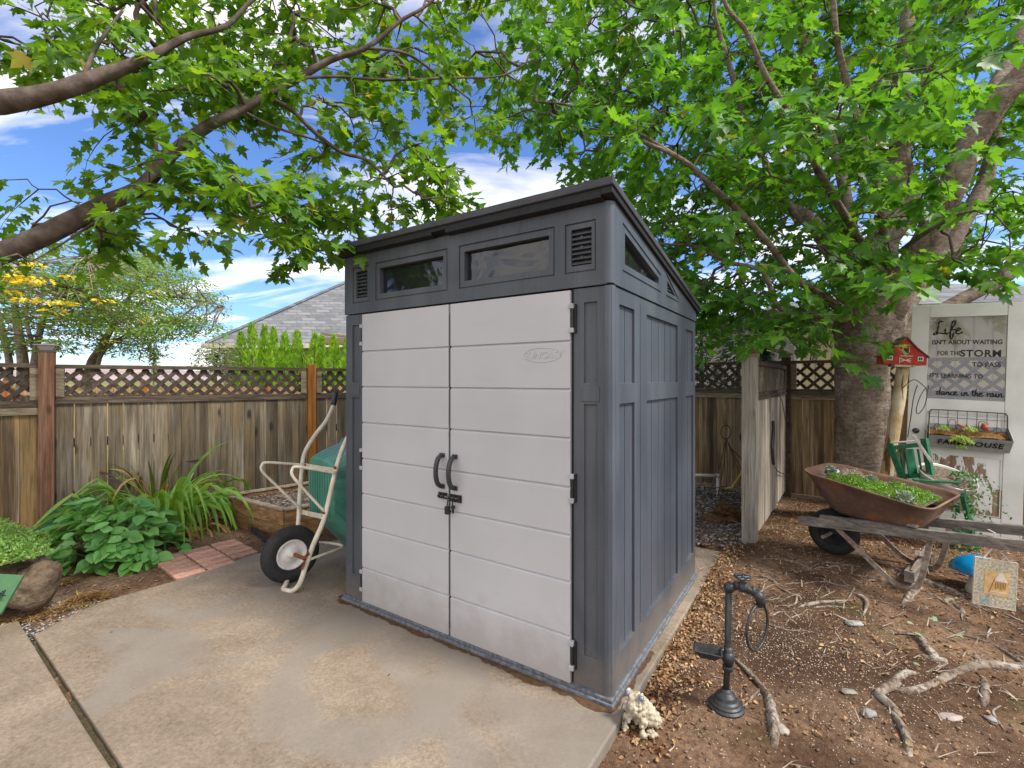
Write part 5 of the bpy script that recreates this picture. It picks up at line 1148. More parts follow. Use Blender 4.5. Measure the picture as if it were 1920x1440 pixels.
root([[(1770, 1196, 3), (1790, 1192, 5), (1815, 1180, 4)], [(1722, 1262, 3), (1760, 1252, 4)]], 'thin twig like root between the grey stub and the picture')
root([[(1862, 1208, 3), (1885, 1222, 8), (1912, 1240, 12), (1935, 1250, 12)]], 'slender root joining the long pale root at the right edge')
root([[(1672, 1062, 14), (1700, 1078, 22), (1740, 1094, 26), (1790, 1112, 26), (1815, 1120, 16)]], 'thick brown root lying behind the blue toadstool', sink=.5)
def stone(px, py, r_, col, label, sc=(1, 1, .5), name='stone', seed=1, rot=0):
    g = G(px, py); mb = MB(); mb.sphere((0, 0, 0), r_, 14, 9, wob=.45, sc=sc, seed=seed); o = mb.build(name, M_simple('stone', col, .85, .2, .2, 26, .4, .004), smooth=True); o.location = g + Vector((0, 0, r_ * sc[2] * .4)); o.rotation_euler = (0, 0, rot); return tag(o, label, 'stone')
stone(1603, 1170, .052, (.34, .34, .31), 'flat pale grey stone lying in the middle of the dirt', (1.1, .55, .22), seed=3)
stone(1630, 1341, .028, (.30, .29, .28), 'rounded grey stone beside the lower left end of the long root', (1.1, .8, .6), seed=5)
stone(1858, 1350, .02, (.32, .31, .30), 'small grey pebble below the root stub at the lower right', seed=7)
stone(1782, 1345, .035, (.40, .33, .29), 'flat pinkish stone near the bottom edge at the right', (1.2, .7, .2), seed=9)
stone(1590, 1297, .03, (.27, .25, .21), 'flat brown stone left of the long pale root', (1.2, .7, .2), seed=11)
stone(1465, 1370, .03, (.36, .31, .27), 'pinkish stone beside the grey root at the bottom', seed=12)
for (px, py, lb, s_) in ((1715, 1196, 'fallen pale green leaf resting on the grey root stub', .05), (1796, 1200, 'narrow fallen green leaf lying in the right hand dirt', .035), (1757, 1172, 'tiny green seedling leaf in front of the arched root', .035), (1700, 1176, 'yellow green seedling leaves above the grey root stub', .03), (1712, 1254, 'fallen green leaf beside the fork of the long root', .03), (1342, 1125, 'pale fallen leaf on dirt behind the tap stand', .02)):
    g = G(px, py, .0); tag(leaves('fallen_leaf', [tuple(g + Vector((0, 0, .03)))], [(RNG.normal(), RNG.normal(), .1)], [(RNG.normal() * .2, -.5, 1)], [s_], MAPLE if s_ > .034 else OVATE, M_leaf('green_fallen', (.22, .34, .16), (.30, .42, .24), (.38, .5, .32), .2)), lb, 'leaf')
# ------------------------------------------------------------------ left bed plants
BUSH = M_leaf('bush_leaf', (.06, .21, .04), (.14, .37, .08), (.28, .55, .17), .3, rough=.36, spec=.5)
rg = np.random.default_rng(11)
cB = G0(188, 1052); cB = Vector((cB.x, cB.y + .12, 0))
pos, tip, nr, sz = [], [], [], []
mbS = MB()
for s_ in range(66):
    a = rg.uniform(0, 6.283); q = math.sqrt(rg.uniform(0, 1)); ex = Vector((.46 * q * math.cos(a), .34 * q * math.sin(a), 0)); top = cB + ex * 1.0 + Vector((0, 0, (.40 * (1 - q ** 2.2) + .07) * rg.uniform(.75, 1.12)))
    root_ = cB + ex * .35; mid = (root_ + top) / 2 + Vector((0, 0, .05)); st = smooth_path([tuple(root_), tuple(mid), tuple(top)], 3); mbS.tube(st, .004, 5)
    outv = Vector((math.cos(a), math.sin(a), .0)) * (.4 + q)
    for k in range(int(rg.integers(7, 12))):
        b_ = rg.uniform(0, 6.283); d_ = Vector((math.cos(b_), math.sin(b_), rg.uniform(-.35, .15))) + outv * .7 + Vector((0, 0, -.25 * q))
        p = top - Vector((0, 0, rg.uniform(0, .14))) + d_ * .02; pos.append(tuple(p)); tip.append(tuple(d_)); nr.append((rg.normal(0, .35) + outv.x * .5, rg.normal(0, .35) + outv.y * .5 - .35, 1)); sz.append(rg.uniform(.085, .14))
OV2 = OVATE.copy(); OV2[:, 0] *= 1.25
pb = empty('broadleaf_plant', cB, 0, 'low bushy plant with broad oval green leaves beside the brick pavers', 'plant')
pos = np.array(pos) - np.array(cB); leaves('leaf_mass', pos, tip, nr, sz, OV2, BUSH, pb); mbS.v = [tuple(Vector(v) - cB) for v in mbS.v]; mbS.build('stem', M_simple('green_stem', (.12, .20, .05), .6), pb)
def blade(mb, base, d, L, w, droop, n_=9, fold=.25, kink=None, up=1.0, twist=0.0):
    """arching strap leaf"""
    d = Vector(d).normalized(); p = Vector(base); v = (d * .55 + Vector((0, 0, up))).normalized(); side = Vector((0, 0, 1)).cross(d).normalized(); vs = []; fs = []
    for i in range(n_ + 1):
        f_ = i / n_; ww = w * (min(1, .5 + f_ * 2.2) if f_ < .5 else (1 - ((f_ - .5) / .5) ** 1.7)) / 2 + .0006
        s2 = (side * math.cos(twist * f_) + v.cross(side) * math.sin(twist * f_)).normalized(); nn_ = v.cross(s2).normalized()
        vs += [p - s2 * ww, p - nn_ * ww * fold, p + s2 * ww]
        v = (v + Vector((0, 0, -droop / n_ * (1 + 2.2 * f_))) + d * (.25 / n_)).normalized()
        if kink and i == int(kink * n_): v = (v + Vector((0, 0, -1.3)) + d * .3).normalized()
        p = p + v * (L / n_)
    for i in range(n_):
        o = i * 3; fs += [(o, o + 1, o + 4, o + 3), (o + 1, o + 2, o + 5, o + 4)]
    mb.add(vs, fs)
LILY = M_leaf('lily_leaf', (.09, .24, .035), (.20, .42, .06), (.38, .56, .12), .4, rough=.4, spec=.4, extra=(.5, .38, .06))
DRYL = M_leaf('dry_leaf', (.18, .09, .035), (.36, .22, .09), (.52, .36, .16), .25, rough=.7)
cl = G0(318, 985); lily = empty('lily_clump', cl, 0, 'arching clump of long strap leaves, green above dry brown, by the raised bed', 'plant')
mb = MB(); md = MB()
for i in range(135):
    a = rg.uniform(-.2, 6.0); d_ = (math.cos(a), math.sin(a), 0); q = rg.uniform(0, .20); base = Vector((q * math.cos(a) * 2.3 - .06, q * math.sin(a) * 1.2, 0))
    blade(mb, base, d_, rg.uniform(.45, 1.15), rg.uniform(.026, .05), rg.uniform(.6, 2.6), 10, kink=(rg.uniform(.4, .8) if rg.random() < .6 else None), up=rg.uniform(.7, 3.0), twist=rg.normal(0, 1.1))
for i in range(9):     # long ones reaching to the barrow
    a = rg.uniform(-.55, .35); blade(mb, Vector((.12, 0, 0)), (math.cos(a), math.sin(a), 0), rg.uniform(.8, 1.02), .034, rg.uniform(1.2, 1.8), 12, kink=.72, up=1.3, twist=.3)
for i in range(150):
    a = rg.uniform(0, 6.28); q = rg.uniform(0, .30); blade(md, Vector((q * math.cos(a) * 1.4 + .08, q * math.sin(a) - .12, 0)), (math.cos(a), math.sin(a), 0), rg.uniform(.25, .62), rg.uniform(.012, .030), rg.uniform(2.2, 4.5), 8, up=rg.uniform(.5, 1.4), twist=rg.normal(0, 1.4))
mb.build('green_leaves', LILY, lily); md.build('dry_leaves', DRYL, lily)
# upright taller stems at the back
cu_ = G0(300, 960) ; cu_ = P(292, 925, 4.75); cu_.z = 0; st_ = empty('tall_lily', cu_, 0, 'tall browning lily stems standing against the fence boards', 'plant'); mb = MB(); md = MB()
for i in range(9): a = rg.uniform(0, 6.28); blade(mb, (0.06 * math.cos(a), .04 * math.sin(a), 0), (math.cos(a), math.sin(a), 0), rg.uniform(.7, 1.02), .035, rg.uniform(.3, .9), 9, up=6, twist=rg.normal(0, .6))
for i in range(10): a = rg.uniform(0, 6.28); blade(md, (0.06 * math.cos(a), .04 * math.sin(a), rg.uniform(0, .2)), (math.cos(a), math.sin(a), 0), rg.uniform(.5, .8), .03, rg.uniform(.3, 2), 9, up=4, twist=rg.normal(0, 1.5))
mb.build('green_leaves', M_leaf('dull_lily', (.04, .09, .02), (.09, .14, .03), (.2, .2, .05), .3), st_); md.build('dry_leaves', DRYL, st_)
# iris fan
ci = P(168, 950, 4.1); ci.z = 0; ir = MB()
for i in range(11):
    f_ = i / 10; a0_ = R(172 - f_ * 62); d_ = Vector((math.cos(a0_), .06 * (i % 3), math.sin(a0_))); p = ci + Vector((.02 * i - .1, .01 * (i % 4), .15)); side = Vector((0, 0, 1)).cross(d_).normalized() if False else Vector((math.sin(a0_), .3, -math.cos(a0_))).normalized()
    L = .46 - .12 * abs(f_ - .5) * 1.2; w_ = .04; vs = []; fs = []
    for k in range(6):
        ff = k / 5; ww = w_ / 2 * (.7 + .6 * ff) * (1 if k < 5 else .25); c_ = p + d_ * L * ff - Vector((0, 0, .10 * ff * ff)); vs += [c_ - side * ww, c_ + Vector((0, -.008, 0)), c_ + side * ww]
    for k in range(5): o = k * 3; fs += [(o, o + 1, o + 4, o + 3), (o + 1, o + 2, o + 5, o + 4)]
    ir.add(vs, fs)
tag(ir.build('iris_fan', M_leaf('iris_green', (.015, .09, .03), (.03, .14, .045), (.05, .19, .06), .25)), 'dark green pleated fan of iris leaves leaning left beside the red post', 'plant')
mb = MB(); cf = P(95, 950, 4.0); cf.z = 0
for a in (.2, .9, 2.4): blade(mb, cf, (math.cos(a), -.3, 0), .45, .05, 1.6, 9, up=1.6)
tag(mb.build('iris_leaves', M_leaf('iris_dark', (.015, .07, .02), (.03, .11, .03), (.05, .16, .04), .25)), 'few dark strap leaves in front of the red fence post foot', 'plant')
# black wire trellis against the fence
mb = MB(); zt_ = 4.85
mb.tube([P(296, 873, zt_), P(372, 862, zt_ + .15)], .007, 6); mb.tube([P(372, 862, zt_ + .15), P(372, 905, zt_ + .15)], .007, 6); mb.tube([P(333, 868, zt_ + .07), P(334, 910, zt_ + .07)], .005, 6)
tag(mb.build('plant_support', WIRE), 'thin black metal plant support behind the lilies', 'plant support'); mb = MB()
mb.tube(smooth_path([tuple(P(a, b_, 4.55)) for a, b_ in ((155, 905), (168, 888), (190, 885), (210, 893), (225, 910), (228, 935))], 4), .009, 6)
tag(mb.build('plant_hoop', WIRE), 'dark arched wire hoop beside the iris fan', 'plant support')
# boulder, creeping plant, green board
m, t, b = nodes('boulder', .9, .2); n = NB(t)
c = n.ramp(n.noise(4, 6, .65), [(.3, (.05, .036, .025)), (.5, (.14, .10, .068)), (.7, (.25, .19, .135))]); c = n.mix(n.ramp(n.noise(9, 4), [(.6, 0.), (.7, .5)]), c, (.06, .08, .03)); c = n.mix(.8, c, n.ramp(n.noise(38, 6, .75), [(.35, (.5, .5, .5)), (.5, (1, 1, 1)), (.66, (1.5, 1.45, 1.4))]), 'MULTIPLY'); t.links.new(c, b.inputs['Base Color']); n1 = n.bump(None, n.noise(9, 6, .7), 1.0, .03); n.bump(b, n.noise(45, 6, .75), .9, .008, n1); BOUL = m
g = G0(62, 1150); mb = MB(); mb.sphere((0, 0, 0), .112, 32, 22, wob=.22, sc=(.95, 1.15, 1.35), seed=2, M=Matrix.Rotation(R(24), 3, 'Y')); o = mb.build('boulder', BOUL, smooth=True); o.location = (-2.83 + .02, 2.92, .10); o.location = P(66, 1100, 2.84); tag(o, 'brown rounded boulder at the corner of the left bed', 'rock')
rgm = [(P(a, b_, z_), r_, h_) for a, b_, z_, r_, h_ in ((0, 1050, 2.72, .14, .10), (-30, 1035, 2.8, .14, .12), (30, 1045, 2.78, .12, .08), (10, 1020, 2.95, .14, .14), (45, 1030, 2.92, .11, .08), (60, 1040, 2.85, .08, .06), (-60, 1030, 2.8, .15, .12), (70, 1020, 3.0, .06, .08), (-10, 1000, 3.1, .1, .1), (-90, 1060, 2.6, .15, .12))]
CRE = M_leaf('creeper', (.07, .19, .03), (.17, .34, .07), (.36, .52, .17), .35)
tuft('creeping_mint', rgm, CRE, 'fresh green creeping plant tumbling over the boulder at the left edge', .019, 9000, seed=41, tm=OVATE)
mb = MB(); mb.sphere(P(-20, 1085, 2.95), .22, 18, 10, wob=.5, sc=(1.3, .9, .9), seed=8); tag(mb.build('boulder', BOUL, smooth=True), 'dark boulder under the creeping plant at the left edge', 'rock')
PG = M_simple('green_chipped_paint', (.04, .115, .055), .7, .3, .15, 24, .5, .003, dark=(.06, .13, .05))
q = [P(-60, 1072, 2.42), P(44, 1078, 2.50), P(2, 1150, 2.36), P(-60, 1175, 2.28)]
mb = MB(); nrm_ = (q[1] - q[0]).cross(q[3] - q[0]).normalized() * .022; mb.add(q + [p + nrm_ for p in q], [(0, 1, 2, 3), (7, 6, 5, 4), (0, 4, 5, 1), (1, 5, 6, 2), (2, 6, 7, 3), (3, 7, 4, 0)])
gb = tag(mb.build('painted_board', PG, bevel=.002), 'chipped green painted board with dark lettering at the left edge', 'board')
Mx = Matrix.Translation(P(10, 1117, 2.40) + Vector((0, -.006, 0))) @ Matrix.Rotation(math.atan2(.08, .28), 4, 'Z') @ Matrix.Rotation(R(-26), 4, 'X')
text('lettering', 'vil.', .04, INK, gb, Mx @ Matrix.Translation((-.01, -.012, 0)), extrude=.002, bold=.001, shear=.2)
# dry grass pile
def straw(name, cells, n_, L, cs, label, seed, cat='dry grass', zr=.05, kind='stuff'):
    rs = random.Random(seed); mb = MB()
    for _ in range(n_):
        c_, rx, ry, an, hh = rs.choice(cells); a = rs.uniform(0, 6.283); q_ = math.sqrt(rs.random()); x_ = rx * q_ * math.cos(a); y_ = ry * q_ * math.sin(a)
        p = Vector((c_[0] + x_ * math.cos(an) - y_ * math.sin(an), c_[1] + x_ * math.sin(an) + y_ * math.cos(an), 0)); p.z = max(gz(p.x, p.y), -.0 if inside((p.x, p.y), SLAB) else -1) + rs.uniform(.003, .01 + hh * (1 - q_))
        b_ = rs.gauss(an, .8); d_ = Vector((math.cos(b_), math.sin(b_), rs.uniform(-.15, .25))); l_ = L * rs.uniform(.4, 1.2); k1 = Vector((rs.gauss(0, .2), rs.gauss(0, .2), rs.gauss(.1, .1))) * l_
        w_ = rs.uniform(.0012, .0035); s_ = d_.cross(Vector((0, 0, 1))).normalized() * w_
        p1 = p + d_ * l_ * .5 + k1 * .5; p2 = p + d_ * l_ + k1 * .1; p2.z = max(p2.z, gz(p2.x, p2.y) + .003)
        mb.add([p - s_, p + s_, p1 - s_, p1 + s_ + Vector((0, 0, w_)), p2], [(0, 1, 3, 2), (2, 3, 4)])
    return tag(mb.build(name, cs), label, cat, kind=kind)
STR = M_leaf('straw', (.22, .11, .04), (.42, .26, .10), (.60, .44, .20), .15, rough=.8)
g1 = G0(155, 1122); g2 = G0(90, 1145); g3 = G0(30, 1160); g4 = G0(120, 1090)
straw('dry_grass', [((g1.x, g1.y), .12, .06, .55, .06)] * 6 + [((g2.x, g2.y), .2, .03, .5, .03)] * 3 + [((g3.x, g3.y), .2, .03, .25, .03)] * 3 + [((g4.x, g4.y), .07, .05, .3, .03)] * 2, 1100, .09, STR, 'golden dry grass clippings raked along the concrete edge', 3)
# litter, gravel and twigs on the ground
LIT = M_leaf('litter', (.10, .045, .022), (.25, .11, .045), (.52, .36, .20), .1, rough=.75, extra=(.62, .50, .2))
rg = np.random.default_rng(77)
def scatter(n_, fn, accept=None):
    out = []
    while len(out) < n_:
        x, y = fn(); 
        if inside((x, y), SLAB) or inside((x, y), SLAB2): continue
        if accept and rg.random() > accept(x, y): continue
        out.append((x, y))
    return out
def dens(x, y):
    return .05 + 2.6 * max(0, noise.noise(Vector((x * 2.3, y * 2.3, 5)))) ** 1.4 * 1.7 + (.7 if (x > 2 and y > 3.6) else 0) + (.8 if abs((x - 1.74) * .834 - (y - 3.87) * .552) < .16 and y < 3.9 else 0)
def edgept():
    f_ = rg.random() ** .8; x = 1.74 - 1.31 * f_; y = 3.87 - 1.94 * f_; o_ = abs(rg.normal(0, .09)) + .01; return x + .83 * o_, y - .55 * o_
pts = scatter(6500, lambda: (rg.uniform(.4, 5.0), rg.uniform(1.6, 5.9)), dens) + scatter(2200, edgept) + scatter(1300, lambda: (rg.normal(2.9, .6), rg.normal(3.6, .5)))
pos = [(x, y, surf(x, y) + rg.uniform(.004, .014)) for x, y in pts]
k = len(pos); tip = np.c_[rg.normal(0, 1, (k, 2)), rg.normal(0, .25, k)]; nr = np.c_[rg.normal(0, .45, (k, 2)), np.ones(k)]
OVW = OVATE.copy(); OVW[:, 0] *= 1.3; OVW[:, 2] *= 2.4
tag(leaves('leaf_litter', pos, tip, nr, rg.uniform(.006, .024, k), OVW, LIT), 'small orange and brown fallen leaves scattered over the dirt', 'leaf litter', kind='stuff')
pts = scatter(1500, lambda: (rg.uniform(-4.2, -1.2), rg.uniform(2.6, 5.6))); pos = [(x, y, surf(x, y) + rg.uniform(.003, .01)) for x, y in pts]; k = len(pos)
tag(leaves('bed_litter', pos, np.c_[rg.normal(0, 1, (k, 2)), rg.normal(0, .2, k)], np.c_[rg.normal(0, .4, (k, 2)), np.ones(k)], rg.uniform(.008, .028, k), OVW, M_leaf('bed_litter', (.08, .045, .025), (.17, .10, .055), (.34, .24, .14), .05)), 'brown crumbs and leaf bits on the left bed soil', 'leaf litter', kind='stuff')
def chips(name, pts, smin, smax, mat, label, cat, flat=.6, lift=.3):
    ic = np.array([(1, 1, 1), (1, -1, -1), (-1, 1, -1), (-1, -1, 1), (1.2, 0, 0), (-1.2, 0, 0), (0, 1.2, 0), (0, -1.2, 0), (0, 0, 1.1), (0, 0, -1.1)], float)
    from itertools import combinations
    # octahedron with pulled corners
    v0 = np.array([(1, 0, 0), (-1, 0, 0), (0, 1, 0), (0, -1, 0), (0, 0, 1), (0, 0, -1), (.62, .62, .55), (-.62, .62, .5), (-.6, -.62, .55), (.62, -.6, .5)], float)
    f0 = np.array([(4, 6, 7), (4, 7, 8), (4, 8, 9), (4, 9, 6), (6, 2, 7), (7, 1, 8), (8, 3, 9), (9, 0, 6), (0, 2, 6), (2, 1, 7), (1, 3, 8), (3, 0, 9), (5, 2, 0), (5, 1, 2), (5, 3, 1), (5, 0, 3)])
    k = len(pts); s_ = rg.uniform(smin, smax, (k, 1, 1)) * rg.uniform(.6, 1.2, (k, 1, 3)); s_[:, :, 2] *= flat; a = rg.uniform(0, 6.283, k); V = v0[None] * rg.uniform(.8, 1.15, (k, len(v0), 1)) * s_
    ca, sa = np.cos(a)[:, None], np.sin(a)[:, None]; X = V[:, :, 0] * ca - V[:, :, 1] * sa; Y = V[:, :, 0] * sa + V[:, :, 1] * ca
    base = np.array([(x, y, surf(x, y)) for x, y in pts]); Z = V[:, :, 2] + (s_[:, :, 2] * lift)
    VV = np.stack([X, Y, Z], 2) + base[:, None, :]; T = f0[None] + (np.arange(k) * len(v0))[:, None, None]
    return tag(np_mesh(name, VV.reshape(-1, 3), T.reshape(-1, 3), mat), label, cat, kind='stuff')
def M_isl(name, stops, rough=.9):
    m, t, b = nodes(name, rough, .2); n = NB(t); t.links.new(n.ramp(n.isl(), stops), b.inputs['Base Color']); return m
GRV = M_isl('gravel_mix', [(0, (.07, .07, .075)), (.4, (.16, .15, .15)), (.7, (.30, .28, .26)), (.92, (.5, .47, .43)), (1, (.2, .11, .06))])
def ingr():
    t_ = rg.uniform(0, 1); s_ = rg.uniform(0, 1); return (rg.uniform(.7, 3.4), rg.uniform(3.9, 7.2))
def okg(x, y):
    v = Vector((x, y)) - SF0; return 1 if (v.x * nrm.x + v.y * nrm.y) < -.02 and y > 4.0 + (1.74 - x) * .7 - .25 else 0
chips('gravel', scatter(7000, ingr, okg), .008, .022, GRV, 'grey gravel between the shed and the back fence', 'gravel')
PERL = M_isl('perlite', [(0, (.5, .42, .34)), (.5, (.60, .50, .40)), (1, (.36, .22, .13))])
def dens2(x, y): return .07 + .93 * math.exp(-((x - 1.55) / .55) ** 2 - ((y - 2.45) / .42) ** 2) + .25 * max(0, noise.noise(Vector((x * 3, y * 3, 9))))
chips('soil_crumbs', scatter(6000, lambda: (rg.uniform(.5, 4.2), rg.uniform(1.5, 3.6)), dens2), .0015, .0042, PERL, 'pale potting crumbs strewn over the right hand dirt', 'soil crumbs', .6)
CLOD = M_isl('clod', [(0, (.06, .038, .024)), (.5, (.13, .088, .058)), (1, (.24, .17, .12))])
mb = MB(); rs_ = random.Random(19)
for _ in range(46):
    g = G(rs_.uniform(1400, 1900), rs_.uniform(1058, 1330) if rs_.random() < .3 else rs_.uniform(1058, 1170)); a = rs_.gauss(0, .9) + (math.pi if rs_.random() < .5 else 0); p = g.copy(); q = []
    for k in range(rs_.randint(5, 10)):
        q.append((p.x, p.y, surf(p.x, p.y) + rs_.uniform(-.003, .006))); a += rs_.gauss(0, .38); p = p + Vector((math.cos(a), math.sin(a), 0)) * rs_.uniform(.03, .06)
    w_ = rs_.uniform(.0025, .007); mb.tube(smooth_path(q, 3), [w_ * .5, w_, w_, w_ * .35], 5, wob=.4)
tag(mb.build('fine_roots', ROOT, smooth=True), 'thin pale surface roots criss crossing the dirt below the rusty barrow', 'roots', kind='stuff')
chips('dirt_clods', scatter(6500, lambda: (rg.uniform(.4, 5.0), rg.uniform(1.5, 5.6))), .003, .010, CLOD, 'small brown clods of dry dirt', 'soil', .7)
g_ = G0(90, 1165); chips('gravel_strip', scatter(420, lambda: (rg.uniform(-3.0, -2.55), rg.uniform(2.5, 3.05))) , .004, .012, GRV, 'dark grit in the joint beside the left slab', 'gravel', .6)
TW = M_leaf('twigs', (.20, .13, .08), (.36, .27, .19), (.55, .46, .37), .0, rough=.9)
straw('twigs', [((2.2, 2.6), 1.9, 1.3, .3, .012), ((3.0, 3.0), 1.6, 1.0, .1, .012), ((1.9, 4.2), .8, 1, .1, .02)], 900, .11, TW, 'dry twigs and needles scattered on the right hand dirt', 9, 'twigs')
straw('twigs', [((-3.0, 3.6), 1.0, .6, .3, .01)], 160, .1, TW, 'dry twigs scattered on the left bed', 10, 'twigs')
pts = []
while len(pts) < 30:
    x, y = rg.uniform(-2.5, 1.2), rg.uniform(1.9, 4.4)
    if inside((x, y), SLAB): pts.append((x, y))
mb_ = MB(); pos = [(x, y, .006) for x, y in pts]; k = len(pos)
tag(leaves('stray_leaves', pos, np.c_[rg.normal(0, 1, (k, 2)), np.zeros(k)], np.c_[rg.normal(0, .3, (k, 2)), np.ones(k)], rg.uniform(.006, .02, k), OVW, LIT), 'tiny stray leaf scraps on the concrete pad', 'leaf litter', kind='stuff')
# bark chips in the raised bed are part of its soil
c_ = cn[0]; pts = [tuple((cn[0] * (1 - u) * (1 - v) + cn[1] * u * (1 - v) + cn[2] * u * v + cn[3] * v * (1 - u))[:2]) for u, v in rg.uniform(.04, .96, (1500, 2))]
_s = surf; surf = lambda x, y: .225
chips('bark_chips', pts, .006, .018, M_isl('bark_mix', [(0, (.08, .05, .035)), (.5, (.22, .16, .12)), (1, (.42, .35, .30))]), 'brown bark chips covering the raised bed', 'bark chips', .4); surf = _s
# ------------------------------------------------------------------ the two maples
m, t, b = nodes('maple_bark', .92, .15); n = NB(t)
c = n.ramp(n.noise(5, 6, .65), [(.3, (.14, .108, .082)), (.5, (.24, .195, .155)), (.7, (.37, .315, .26))])
c = n.mix(.7, c, n.ramp(n.noise(1, 7, .7, n.coords((9, 9, 34)), .8), [(.34, (.45, .42, .4)), (.55, (1.1, 1.1, 1.1))]), 'MULTIPLY')
c = n.mix(n.ramp(n.noise(3.2, 4), [(.6, 0.), (.7, .35)]), c, (.12, .13, .07))
c = n.mix(n.ramp(n.noise(1, 5, .6, n.coords((7, 7, .8)), .5), [(.56, 0.), (.68, .7)]), c, (.06, .045, .035))
c = n.mix(.8, c, n.ramp(n.noise(34, 8, .78), [(.36, (.48, .46, .44)), (.5, (1, 1, 1)), (.64, (1.35, 1.35, 1.33))]), 'MULTIPLY'); t.links.new(c, b.inputs['Base Color']); n1 = n.bump(None, n.noise(1, 7, .7, n.coords((12, 12, 42)), .8), 1.0, .018); n.bump(b, n.noise(9, 6, .7), .5, .02, n1); MBARK = m
m, t, b = nodes('branch_bark', .9, .15); n = NB(t)
t.links.new(n.ramp(n.noise(12, 6, .65), [(.3, (.055, .04, .032)), (.5, (.105, .08, .065)), (.72, (.19, .155, .13))]), b.inputs['Base Color']); n.bump(b, n.noise(40, 6, .7), .6, .006); BBARK = m
MLEAF = M_leaf('maple_leaf', (.035, .12, .020), (.065, .20, .028), (.15, .34, .045), .48, rough=.45, spec=.4, extra=(.36, .34, .04))
MLEAF2 = M_leaf('maple_leaf_light', (.04, .12, .018), (.08, .21, .022), (.19, .34, .035), .48, rough=.45, spec=.35, extra=(.42, .30, .05))
def maple(name, label, limbs, blobs, leafmat, bark, size, seed, per=11, twl=.42, loc=(0, 0, 0), zfloor=1.0, lk=1.0):
    rg = np.random.default_rng(seed); e = empty(name, loc, 0, label, 'tree'); Li = Vector(loc)
    mb = MB(); nodes_ = []; 
    for i, l_ in enumerate(limbs):
        l_ = [(a, b_, c_, r_ * (lk if i else 1)) for a, b_, c_, r_ in l_]
        if l_[-1][3] > .009:
            (a0, b0, z0, r0), (a1, b1, z1, r1) = l_[-2], l_[-1]; s_ = 70 / max(1, math.hypot(a1 - a0, b1 - b0))
            for k in (1, 2, 3, 4): l_.append((a1 + (a1 - a0) * s_ * k + rg.normal(0, 14), b1 + (b1 - b0) * s_ * k + rg.normal(0, 14), z1 + (z1 - z0) * s_ * k, max(.005, r1 * (1 - k * .23))))
        q = tube_px(mb, l_, 14 if l_[0][3] > .06 else 9, 6, wob=.13 if l_[0][3] > .06 else .1, seed=i + seed)
        if i or True: nodes_ += [(np.array(v[:3]), v[3]) for v in q if v[3] < .12]
    mb.v = [tuple(Vector(v) - Li) for v in mb.v]; mb.build('trunk', bark, e, smooth=True)
    P_ = [v[0] for v in nodes_]; par = [-1] * len(P_); C_ = []
    for (px, py, Z, rx, ry, rz_, cnt) in blobs:
        for _ in range(cnt):
            v = rg.normal(0, 1, 3); v /= np.linalg.norm(v); v *= rg.uniform(0, 1) ** .45
            z_ = Z + v[2] * rz_; C_.append(np.array(tuple(P(px + v[0] * rx, py + v[1] * ry, max(1.9, z_)))))
    C_ = [c_ for c_ in C_ if c_[2] > zfloor]
    P_arr = np.array(P_); d0 = [np.min(np.linalg.norm(P_arr - c_, axis=1)) for c_ in C_]; order = np.argsort(d0)
    base_n = len(P_); child = []
    for k in order:
        c_ = C_[k]; A = np.array(P_); dd = np.linalg.norm(A - c_, axis=1) + 0.35 * np.maximum(0, A[:, 2] - c_[2]) ; j = int(np.argmin(dd)); P_.append(c_); par.append(j)
    cnt = np.ones(len(P_))
    for i in range(len(P_) - 1, base_n - 1, -1):
        if par[i] >= 0: cnt[par[i]] += cnt[i]
    tw = MB(); pos = []; tip = []; nr = []; sz = []
    for i in range(base_n, len(P_)):
        a_ = Vector(P_[par[i]]); b_ = Vector(P_[i]); d_ = b_ - a_; L = d_.length
        r1 = min(.016, .0021 * math.sqrt(cnt[i]) + .0012); r0 = min(.02, r1 * 1.35)
        mid = a_.lerp(b_, .5) + Vector((rg.normal(0, .05), rg.normal(0, .05), .07)) * L + Vector((0, 0, .02)); q1 = a_.lerp(b_, .25) + Vector((0, 0, .05 * L)) + Vector(rg.normal(0, .02, 3)) * L
        tw.tube([a_, q1, mid, b_], [r0, r0 * .95, (r0 + r1) / 2, r1], 5, cap=False)
        # leafy shoot
        hd = Vector((d_.x, d_.y, 0)); hd = hd.normalized() if hd.length > .01 else Vector((1, 0, 0)); an = rg.normal(0, .8); hd = Matrix.Rotation(an, 3, 'Z') @ hd
        sh = (hd + Vector((0, 0, rg.uniform(-.55, .25)))).normalized(); ln = twl * rg.uniform(.7, 1.25); pts_ = [b_]; v = sh.copy(); p = b_.copy(); nn_ = 4
        for k in range(nn_): v = (v + Vector((rg.normal(0, .10), rg.normal(0, .10), -.13))).normalized(); p = p + v * ln / nn_; pts_.append(p.copy())
        tw.tube(pts_, [r1, r1 * .8, .0016, .0013, .001], 4, cap=False)
        m_ = int(per * rg.uniform(.75, 1.25)); sd_ = sh.cross(Vector((0, 0, 1))).normalized()
        for k in range(m_):
            f_ = (k + .5) / m_ * nn_; i0 = min(nn_ - 1, int(f_)); p = pts_[i0].lerp(pts_[i0 + 1], f_ - i0); s_ = 1 if k % 2 else -1
            pd = (sd_ * s_ * rg.uniform(.4, 1.2) + sh * rg.uniform(.1, .9) + Vector((0, 0, rg.uniform(-.5, .5)))).normalized(); pl_ = rg.uniform(.03, .075); p2 = p + pd * pl_
            s_z = size * (.42 + .75 * rg.beta(2.2, 1.6)) * (1.18 if k > 1 else .8); pos.append(tuple(p2 - Li)); tip.append(tuple(pd + Vector((rg.normal(0, .25), rg.normal(0, .25), -rg.uniform(.1, .95))))); nr.append((rg.normal(0, .42), rg.normal(0, .42) - .12, 1)); sz.append(s_z)
